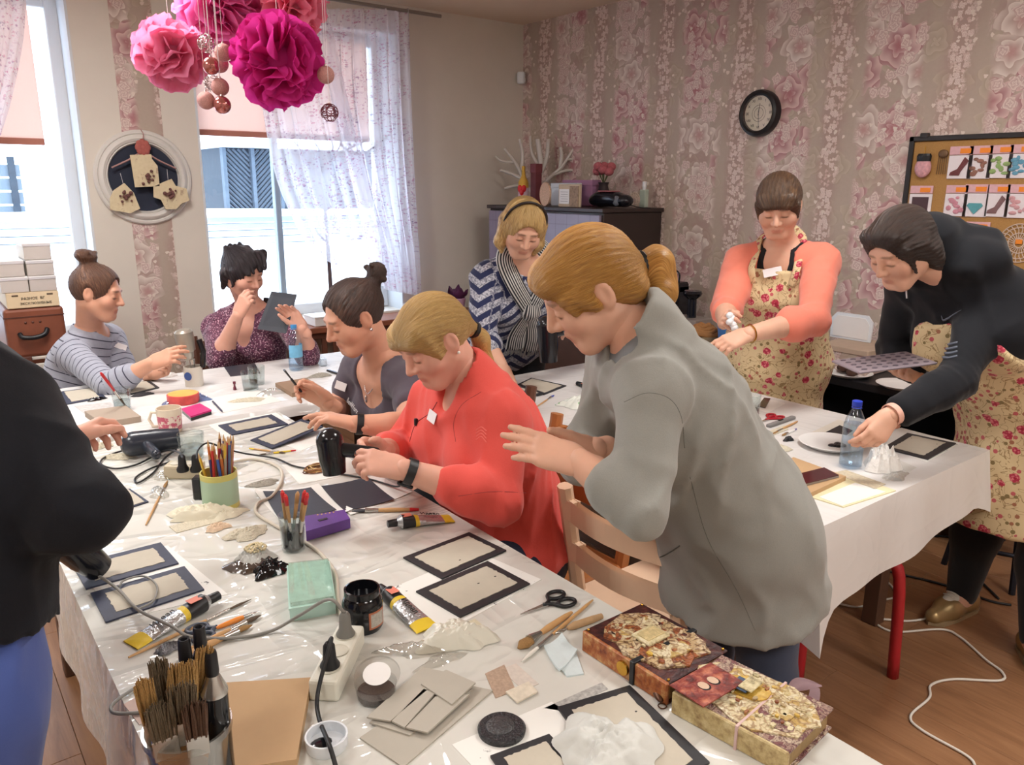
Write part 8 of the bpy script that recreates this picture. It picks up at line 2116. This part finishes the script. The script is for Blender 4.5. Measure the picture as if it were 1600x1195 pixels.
for i in range(5):B().sphere(wq[1]*(0.7-0.1*i)+wq[0]*(0.3+0.1*i)-c_+A3(0,-0.006,0.0),(0.0025,0.0025,0.001),6,4).done('dot',M_tuby,pu)
B().box((-0.012,-0.005,0),(0.012,0.005,0.0012),0,TF(cen(wq)-c_+A3(-0.01,0,0))).done('slot',M_dry,pu)
def crumple(label,px,py,rx,ry,h,mat,seed,z=ZT,cat='wrap',name='plastic_wrap',n=18,rz=0.0,soft=False):
 """a crumpled sheet: radial grid with sharp random folds"""
 rr=np.random.default_rng(seed);ks=[(nrm(rr.normal(size=2))*(rr.uniform(16,42)if soft else rr.uniform(20,70)),rr.uniform(0,6.28))for _ in range(7)]
 def hgt(x,y):
  return sum(((0.5+0.5*math.sin(x*k[0]+y*k[1]+p_))*0.65+0.35*abs(math.sin(1.7*(x*k[1]-y*k[0])+p_))if soft else abs(math.sin(x*k[0]+y*k[1]+p_)))for k,p_ in ks)/len(ks)
 ph=[rr.uniform(0,6.28)for _ in range(4)]
 def fn(u,v):
  a=u*2*PI;e=1+0.16*math.sin(3*a+ph[0])+0.10*math.sin(5*a+ph[1])+0.07*math.sin(9*a+ph[2])
  x,y=rx*e*v*math.cos(a),ry*e*v*math.sin(a);k=hgt(x*10/max(rx,0.03)*0.04,y*10/max(rx,0.03)*0.04)
  return(x,y,0.0015+h*((1-v**2.2)*(0.30+0.9*k)+0.25*k*v*(1-v)*2))
 o=B().grid(fn,n*2,n//2+4).done(name,mat,None,smooth='auto');o.location=tuple(P(px,py,z));o.rotation_euler=(0,0,rz);return tag(o,label,cat)
M_wrp=glassmat('crinkly_film',(246,246,244),0.08,1.45,opacity=0.16);M_tis=M('cream_tissue',(226,220,198),0.85,0.06,20,0.4);M_tisw=M('white_rag',(204,205,200),0.9,0.12,10,0.9);M_scr=M('shredded_paper',(214,206,184),0.85,0.3,160,1.0);M_foil=M('crumpled_foil',(232,230,226),0.3,0.1,60,0.6,metal=0.1)
crumple('pale cream tissue heap beside the pastel pencil cup',312,806,0.085,0.035,0.030,M_tis,1,cat='tissue',name='tissue',rz=-0.5)
crumple('yellowish tissue end folded under the pencil cup',356,806,0.05,0.022,0.016,M_tis,2,cat='tissue',name='tissue')
crumple('shredded cream paper scraps behind the bead bag',385,835,0.055,0.035,0.014,M_scr,3,cat='scraps',name='paper_scraps')
crumple('clear film crumple between the black sweater and the dryer',150,690,0.07,0.05,0.035,M_wrp,4)
crumple('small packet of cream shells in film by the dryer cable',186,716,0.05,0.018,0.014,M_scr,5,cat='packet',name='shell_packet',rz=-0.6)
crumple('cream shells in film beside the black dryer knob',152,700,0.045,0.022,0.018,M_scr,15,cat='packet',name='shell_packet')
crumple('silver film twist below the beige power strip',258,746,0.035,0.025,0.020,M_wrp,6)
crumple('clear film with brass scraps by the thin brush',248,772,0.022,0.05,0.016,M_wrp,7)
crumple('clear film round the water glasses',335,735,0.09,0.05,0.010,M_wrp,8)
crumple('packet of small metal charms on the film by the cream cable',412,756,0.045,0.022,0.010,M('charm_scraps',(170,164,152),0.5,0.5,200,1.0),9,cat='packet',name='charm_packet')
crumple('flower-shaped peach embellishment near the tissue heap',340,826,0.032,0.020,0.014,M('peach_flower',(222,196,168),0.8,0.2,60,0.5),10,cat='flower',name='paper_rose')
slab('lace_card','lace-edged card strip under the cream tissue','card',[(264,822),(345,800),(352,812),(276,832)],ZT,0.002,M_scr)
bd_=thing('bead_bag','open black plastic bag with a nest of cream beads','bag',P(400,884,ZT));cb_=np.array(bd_.location)
o=crumple('x',400,886,0.058,0.05,0.016,glassmat('grey_film',(120,120,124),0.1,1.45,opacity=0.25),11);o.parent=bd_;o.location=(0,0.008,0);o.name='film';[o.__delitem__(k)for k in('label','category')]
o=crumple('x',420,900,0.042,0.034,0.022,M_ink2,12);o.parent=bd_;o.location=tuple(P(423,893,ZT)-cb_);o.name='black_wrap';[o.__delitem__(k)for k in('label','category')]
o=crumple('x',400,880,0.045,0.036,0.026,M_tisw,13);o.parent=bd_;o.location=tuple(P(398,876,ZT+0.004)-cb_);o.name='paper_nest';[o.__delitem__(k)for k in('label','category')]
bb=B();rr=random.Random(3)
for i in range(150):
 a,q_=rr.uniform(0,6.28),0.026*math.sqrt(rr.random());bb.sphere((q_*math.cos(a),q_*math.sin(a)*0.8,0.024+0.010*(1-(q_/0.026)**2)+rr.uniform(0,0.003)),0.0026,6,4)
o=bb.done('beads',M('cream_bead',(228,214,176),0.4),bd_,smooth=True);o['kind']='stuff';o.location=tuple(P(400,872,ZT+0.006)-cb_)
crumple('large crumpled tracing paper in the middle of the near papers',712,1000,0.075,0.045,0.040,M('tracing_paper',(224,221,206),0.5,0.05,14,trans=0.15),21,cat='paper',name='tracing_paper',rz=-0.5,n=30,soft=True)
crumple('bubble of clear film strips beside the tracing paper',648,1018,0.065,0.022,0.016,M_wrp,22,rz=-0.6)
crumple('sheet of clear film scraps by the paint tube',690,1032,0.05,0.018,0.008,M_wrp,23)
slab('printed_card','text-printed scrap card behind the tracing paper','card',[(722,975),(742,966),(770,990),(750,1004)],ZT,0.0015,M('book_page',(206,198,172),0.8,0.2,180))
slab('printed_card','glittered beige card under the small tag','card',[(758,1052),(788,1038),(806,1078),(774,1090)],ZT,0.0015,M('glitter_beige',(176,152,132),0.6,0.4,200))
slab('printed_tag','cream tag with dark lettering nearest the cardboard pile','tag',[(790,1080),(826,1064),(840,1080),(808,1097)],ZT+0.002,0.003,M('lettered_tag',(214,204,186),0.8,0.25,90))
slab('printed_card','sheer patterned card beside the lettered tag','card',[(782,1046),(806,1036),(842,1068),(818,1078)],ZT,0.001,M('sheer_card',(206,196,186),0.7,0.2,120))
def sponge(label,pix,seed):return slab('cloth_pad',label,'pad',pix,ZT+0.001,0.004,M('pale_blue_wipe',(206,218,220),0.9,0.08,40,0.3),curl=0.006)
sponge('pale blue wipe with paint smears near the thin brush',[(850,1012),(878,992),(902,1018),(874,1050)],1);slab('cloth_pad','pale blue wipe tucked under the smeared one','pad',[(878,1046),(900,1018),(912,1052),(886,1056)],ZT,0.003,M('pale_blue_wipe'))
crumple('white painting rag crumpled on the largest board',948,1176,0.085,0.080,0.042,M_tisw,31,z=ZT+0.006,cat='rag',name='cloth_rag',n=40,rz=0.5,soft=True)
slab('stamp_sheet','paper strip with a black stamped pattern above the largest board','paper',[(850,1106),(940,1066),(950,1076),(874,1110)],ZT,0.0008,M('stamped_strip',(170,168,164),0.7,0.8,110))
slab('photo_card','faded pink photo card lying beside the grey cable end','card',[(193,1100),(232,1078),(242,1114),(218,1132)],ZT,0.0015,M('faded_photo',(206,180,168),0.6,0.2,40))
slab('photo_card','pale torn card under the faded photo card','card',[(205,1112),(236,1100),(250,1122),(222,1134)],ZT-0.0005,0.001,M('pale_card',(204,196,180),0.7,0.1,40))
crumple('tangle of silver foil and black threads beside the brushes',266,1014,0.030,0.016,0.012,M('dark_foil',(120,120,124),0.3,0.7,120,1.0,metal=0.4),33,cat='foil',name='foil_scrap')
cb2=thing('cord_bundle','coil of brown and gold craft cords before the coral fleece woman','cord',P(500,735,ZT));rr=random.Random(9)
for i in range(12):
 ra,rb2=rr.uniform(0.03,0.055),rr.uniform(0.016,0.026);col_=((150,98,60),(190,150,90),(110,72,54),(206,176,120))[i%4]
 B().tube([(ra*math.cos(j*0.42+i)+rr.uniform(-0.004,0.004),rb2*math.sin(j*0.42+i),0.004+0.0015*i*0.7+0.003*math.sin(j*0.9+i))for j in range(16)],0.0018,5).done('craft_cord',M('cord_%d'%(i%4),col_,0.7),cb2,smooth=True)
# --- table before the window
framed('navy-edged board in front of the woman in the striped top',[(91,612),(148,604),(165,620),(104,631)],Z2,0.14,M_brdb,seed=31);framed('dark-edged board beside the red-brush glass',[(184,601),(233,594),(249,605),(200,617)],Z2,0.12,seed=32)
slab('napkin','black and white patterned napkin under the grey book blank','napkin',[(116,634),(172,628),(186,640),(140,652)],Z2,0.001,M('patterned_napkin',(196,192,190),0.8,0.5,60));slab('book_blank','thick grey-brown book blank near the pink patterned mug','book',[(132,642),(196,633),(220,650),(158,660)],Z2,0.022,M('greige_board',(166,150,134),0.75,0.05,30))
crumple('black hair clips lying by the grey book blank',150,625,0.035,0.016,0.010,M_ink2,41,z=Z2,cat='clips',name='clip_pile')
crumple('dark cloth scraps in front of the striped top',222,618,0.045,0.014,0.012,M('dark_cloth_scrap',(44,42,46),0.8),42,z=Z2,cat='scraps',name='cloth_scraps')
crumple('foil twist beside the white mug of the clay gun',266,588,0.026,0.016,0.018,M_foil,43,z=Z2,cat='foil',name='foil_twist')
rbx=thing('ribbon_reel','round box with yellow and red ribbon in crackling blue film','reel',P(287,628,Z2));B().lathe([(0.0,0.0),(0.058,0.0),(0.060,0.004),(0.060,0.034),(0.056,0.036),(0.0,0.036)],32).done('reel_side',M('red_ribbon',(206,72,70),0.4,0.5,30),rbx,smooth='auto');B().lathe([(0.0,0.0365),(0.056,0.0365),(0.0,0.037)],32).done('reel_top',M('yellow_orange_swirl',(226,178,92),0.5,0.35,16),rbx)
o=crumple('x',300,622,0.085,0.055,0.026,glassmat('blue_film',(176,198,234),0.08,1.45,opacity=0.22),44,z=Z2);o.parent=rbx;o.location=(0.02,0.01,0);o.name='blue_film';[o.__delitem__(k)for k in('label','category')]
wl=thing('phone_wallet','magenta wallet case lying beside the pink patterned mug','wallet',P(302,645,Z2));wq=world_quad([(284,638),(312,630),(330,640),(298,650)],Z2+0.018);c_=np.array(wl.location);qprism(wq,0,0.012,c_).done('phone',M_dry,wl);qprism(wq,0.012,0.018,c_,-0.02).done('cover',M('magenta_cover',(202,28,116),0.5),wl)
hgn=thing('mug','white mug with a blue emblem holding the silver clay gun','mug',P(304,602,Z2));B().lathe([(0.0,0.0),(0.036,0.0),(0.038,0.004),(0.038,0.085),(0.034,0.085),(0.032,0.008),(0.0,0.008)],28).done('mug_body',M('white_glaze',(232,226,214),0.3),hgn,smooth='auto');B().lathe([(0.0,0.0),(0.018,0.0),(0.0,0.001)],20,TF((-0.030,-0.0245,0.048),rz=-2.45+PI/2)@RX).done('emblem',M('blue_emblem',(70,98,170),0.4),hgn)
hgt_=thing('heat_gun','silver heat gun standing nozzle-down in the white mug','heat gun',P(304,602,Z2)+A3(0,0,0.030));B().tube([(0,0,0.0),(0,0,0.085)],[0.008,0.012],12).done('nozzle',M_ferr,hgt_,smooth='auto');B().lathe([(0.016,0.085),(0.022,0.095),(0.026,0.12),(0.034,0.125),(0.038,0.17),(0.037,0.205),(0.028,0.215),(0.0,0.216)],26,TF((-0.004,0.0,0),ry=-0.10)).done('motor_housing',M('champagne_silver',(176,170,158),0.3,metal=0.5),hgt_,smooth='auto');B().tube([(0.035,-0.02,0.05),(0.042,-0.026,0.12),(0.03,-0.02,0.17)],0.012,8).done('handle',M_dry,hgt_,smooth='auto')
slab('paper_sheet','black-bordered sheet before the burgundy blouse woman','paper',[(350,573),(398,567),(407,583),(360,588)],Z2,0.001,M('slate_black_paper',(50,54,64),0.45,0.12,12))
slab('paper_sheet','white sheet with a dark pen on the table before the window','paper',[(318,624),(400,608),(440,626),(345,645)],Z2,0.0008,M_sheetw);
pn=thing('pen','slim dark pen on the white sheet','pen',(0,0,0));L=place(pn,333,629,348,645,Z2+0.001);B().tube([(0,0,0.004),(L*0.9,0,0.004),(L,0,0.004)],[0.0035,0.0035,0.0008],8).done('barrel',M('dark_blue_pen',(54,58,84),0.4),pn);B().tube([(-0.004,0,0.004),(L*0.3,0,0.004)],0.0038,8).done('cap',M('dark_blue_pen'),pn)
lp=thing('lip_balm','small burgundy stick standing on the white sheet','stick',P(367,609,Z2));B().lathe([(0.0,0.0),(0.007,0.0),(0.006,0.012),(0.004,0.016),(0.004,0.024),(0.006,0.026),(0.006,0.036),(0.0,0.037)],12).done('body',M('burgundy_plastic',(112,44,62),0.4),lp,smooth='auto')
crumple('white lace scraps and dried grey bits on the white sheet',388,626,0.07,0.026,0.010,M_scr,45,z=Z2,cat='scraps',name='lace_scraps',rz=-0.3);crumple('clear film bag by the charcoal tee woman',425,615,0.06,0.035,0.020,M_wrp,46,z=Z2)
slab('book_blank','wooden book blank behind the charcoal tee woman\'s hand','book',[(430,598),(478,590),(506,606),(456,614)],Z2,0.018,M('brown_board',(150,122,98),0.7,0.1,30));crumple('pile of grey charms and lace beside the blue-labelled bottle',500,588,0.055,0.025,0.014,M('charm_scraps'),47,z=Z2,cat='charms',name='charm_pile');
pb2=thing('palette_knife','black-handled palette knife beside the charm pile','knife',(0,0,0));L=place(pb2,512,580,536,588,Z2);B().box((0,-0.008,0.0),(L*0.7,0.008,0.010),0.003).done('handle',M_dry,pb2);B().box((L*0.7,-0.006,0.003),(L*1.3,0.006,0.005)).done('blade',M_ferr,pb2)
sm=thing('clear_box','small clear plastic box standing behind the charm pile','box',P(505,572,Z2));B().box((-0.014,-0.014,0),(0.014,0.014,0.032),0.002).done('box_body',M_clr,sm);B().box((-0.015,-0.015,0.032),(0.015,0.015,0.038),0.002).done('box_lid',M_clr,sm)
bbrush=thing('paint_brush','black flat brush in the charcoal tee woman\'s raised hand','brush',S(471,606,2.55));a_=S(471,612,2.55)-np.array(bbrush.location);b__=S(444,578,2.5)-np.array(bbrush.location);B().tube([a_,a_*0.4+b__*0.6],0.004,8).done('handle',M_dry,bbrush);B().tube([a_*0.4+b__*0.6,b__],[0.006,0.009],8,flat=0.4).done('bristles',M_dry,bbrush)
# black sheet held by the woman in burgundy
q=[S(424,455,3.64),S(464,460,3.60),S(447,521,3.58),S(402,514,3.61)];c_=cen(q);nn=nrm(np.cross(q[1]-q[0],q[3]-q[0]))*0.0015
o=B().add([p_-c_ for p_ in q]+[p_-c_+nn for p_ in q],[[0,1,2,3],[7,6,5,4],[0,4,5,1],[1,5,6,2],[2,6,7,3],[3,7,4,0]]).done('black_sheet',M('slate_black_paper',(50,54,64),0.45,0.12,12),None);o.location=tuple(c_);tag(o,'black sheet held up by the woman in the burgundy blouse','paper')
# --- short table
slab('paper_sheet','white paper under the board at the table corner','paper',[(1362,690),(1408,668),(1500,692),(1448,722)],Z3,0.0008,M_inkp);framed('black-edged board at the far corner before the hoodie apron',[(1380,699),(1418,676),(1494,692),(1450,717)],Z3+0.001,0.16,seed=51,spots=2)
framed('black-edged board under the chevron woman\'s hand, window side',[(809,600),(830,590),(885,602),(850,616)],Z3,0.10,seed=52);framed('black-edged board nearest the coral fleece shoulder',[(770,614),(812,603),(851,614),(803,625)],Z3+0.0045,0.12,seed=53)
pp=paper_plate('white paper plate with black paint beside the water bottle',P(1298,697,Z3),0.105);pd=B()
for i in range(7):pd.sphere((0.016*math.cos(i*1.1)+0.012,-0.014*math.sin(i*1.7)-0.018,0.006),(0.016,0.011,0.005),8,5)
o=pd.done('paint_blob',M('thick_black_paint',(26,26,30),0.35,0.2,60),pp,smooth=True)
slab('paper_sheet','pale sheet with a dark frame print behind the paper plate','paper',[(1262,678),(1310,655),(1340,665),(1330,690)],Z3,0.0008,M('pale_print_sheet',(214,208,196),0.7,0.1,20));slab('picture_mount','small dark frame lying behind the water bottle','frame',[(1288,676),(1312,664),(1332,672),(1312,686)],Z3+0.001,0.003,M_brd)
nb_=slab('notebook','kraft notebook under the phone on the short table','notebook',[(1212,727),(1240,714),(1322,744),(1258,774)],Z3,0.016,M('kraft_board'));ph_=thing('smartphone','dark smartphone lying on the kraft notebook','phone',P(1268,745,Z3+0.017));wq=world_quad([(1231,744),(1288,730),(1311,742),(1248,758)],Z3+0.025);c_=np.array(ph_.location);qprism(wq,0,0.006,c_).done('phone_body',M('phone_silver',(150,146,146),0.35,metal=0.5),ph_);qprism(wq,0.006,0.0085,c_,0.01).done('screen',M('maroon_screen',(70,26,34),0.12),ph_)
slab('deckled_sheet','cream deckle-edged sheets at the near corner of the short table','paper',[(1266,776),(1332,742),(1400,766),(1318,792)],Z3,0.003,M('deckled_cream',(222,214,176),0.8,0.06,30));slab('paper_sheet','smooth white sheet on the cream deckled ones','paper',[(1280,776),(1336,754),(1384,768),(1316,790)],Z3+0.003,0.001,M_sheetw)
slab('lace_border','printed lace border strip by the deckled sheets','strip',[(1302,738),(1322,734),(1384,756),(1366,764)],Z3+0.003,0.001,M('lace_print',(196,184,160),0.8,0.5,90));
crumple('crumpled white foil heap beside the hoodie woman\'s hand',1376,732,0.055,0.05,0.075,M_foil,61,z=Z3,cat='foil',name='foil_heap');crumple('clear film with lace bits at the table edge',1400,745,0.06,0.025,0.010,M_wrp,62,z=Z3);slab('film_strip','thin clear film strip with a dark outline by the foil','film',[(1392,724),(1404,718),(1432,730),(1420,738)],Z3,0.001,M('film_outline',(206,204,198),0.4))
scissors('red-handled scissors on the short table',((1178,664),(1212,652)),z=Z3,hmat=M('red_plastic',(176,24,44),0.35));bx=thing('box_cutter','grey box cutter lying beside the red scissors','cutter',(0,0,0));L=place(bx,1200,668,1240,654,Z3);B().box((0,-0.010,0.0),(L,0.010,0.012),0.004,None,2).done('body',M('grey_plastic',(130,130,130),0.5),bx);B().box((L*0.4,-0.004,0.012),(L*0.55,0.004,0.015),0.001).done('slider',M_dry,bx)
brush('yellow wooden tool below the grey box cutter',(1246,660),(1206,680),0.004,0.004,z=Z3);slab('paper_strip','cream folded strip beside the wooden tool','strip',[(1198,674),(1226,664),(1232,670),(1204,681)],Z3,0.003,M_scr);crumple('cream shell embellishments on the short table',1220,702,0.035,0.030,0.012,M_scr,63,z=Z3,cat='shells',name='shell_pile');brush('brush with a violet cap by the black paint lump',(1244,672),(1222,682),0.004,0.005,tip=M('violet_cap',(84,76,150),0.4),z=Z3,handle=M_card);crumple('lump of black paint on the brush heap',1232,688,0.024,0.012,0.014,M('thick_black_paint',(26,26,30),0.35),64,z=Z3,cat='paint',name='paint_lump')
slab('paper_sheet','white sheet with a black ruler before the peach apron','paper',[(1168,634),(1180,618),(1228,630),(1200,645)],Z3,0.0008,M_sheetw);slab('black_ruler','short black ruler on the sheet before the peach apron','ruler',[(1184,634),(1194,621),(1204,622),(1196,637)],Z3+0.001,0.003,M_dry)
crumple('green printed plastic bag crumpled on the short table',915,632,0.12,0.055,0.035,None or(lambda t:(t.set(col=t.mix(t.sstep(t.noise(scale=17.0,detail=3),0.52,0.58),srgb(222,226,218),srgb(92,172,84)),rough=0.25),t.m)[1])(NT('green_print_bag')),65,z=Z3,cat='bag',name='plastic_bag',rz=-0.4)
brush('thin blue-headed brush beside the green bag',(838,637),(866,618),0.003,0.005,z=Z3,brist=M('blue_head',(70,90,170),0.6));paint_tube('small yellow and red paint tube behind the green bag',(902,602),(940,616),'',z=Z3,r=0.010);crumple('red and black packet at the far end of the short table',930,574,0.035,0.022,0.014,M('red_pack',(196,54,48),0.4,0.4,20),66,z=Z3,cat='packet',name='red_packet');sgn=thing('paper_fold','folded white card with a black dot beside the white mug','card',P(929,578,Z3));B().prism([(-0.03,0),(0.02,0),(0.03,0.06),(-0.035,0.055)],-0.001,0.001,TF(rz=-0.7)@RX@Matrix.Rotation(-0.2,4,'X')).done('card',M_card,sgn);B().lathe([(0,0),(0.012,0),(0,0.001)],16,TF((0,-0.003,0.03),rz=-0.7)@RX).done('dot',M_ink,sgn)
# item rubbed between the cardigan woman's hands, grey paper below the near table
q_=P(1340,1192,0.46);cl=thing('plant_stand','white moulded seat top at the lower picture corner beside the table','stool',(q_[0],q_[1],0.0))
d_=SDF(0.006);d_.cap((0,0,0.42),(0,0,0.44),0.050,0.046,0.03);d_.ell((0.014,-0.014,0.49),(0.036,0.036,0.035),k=0.02,op='sub');V_,Q_=d_.build();quad_obj('seat',V_,Q_,M('white_moulded_plastic',(232,226,216),0.35),cl)
for i in range(4):B().tube([(0.04*math.cos(i*PI/2+0.4),0.04*math.sin(i*PI/2+0.4),0.40),(0.11*math.cos(i*PI/2+0.4),0.11*math.sin(i*PI/2+0.4),0.0)],0.012,8).done('leg',M_red,cl)
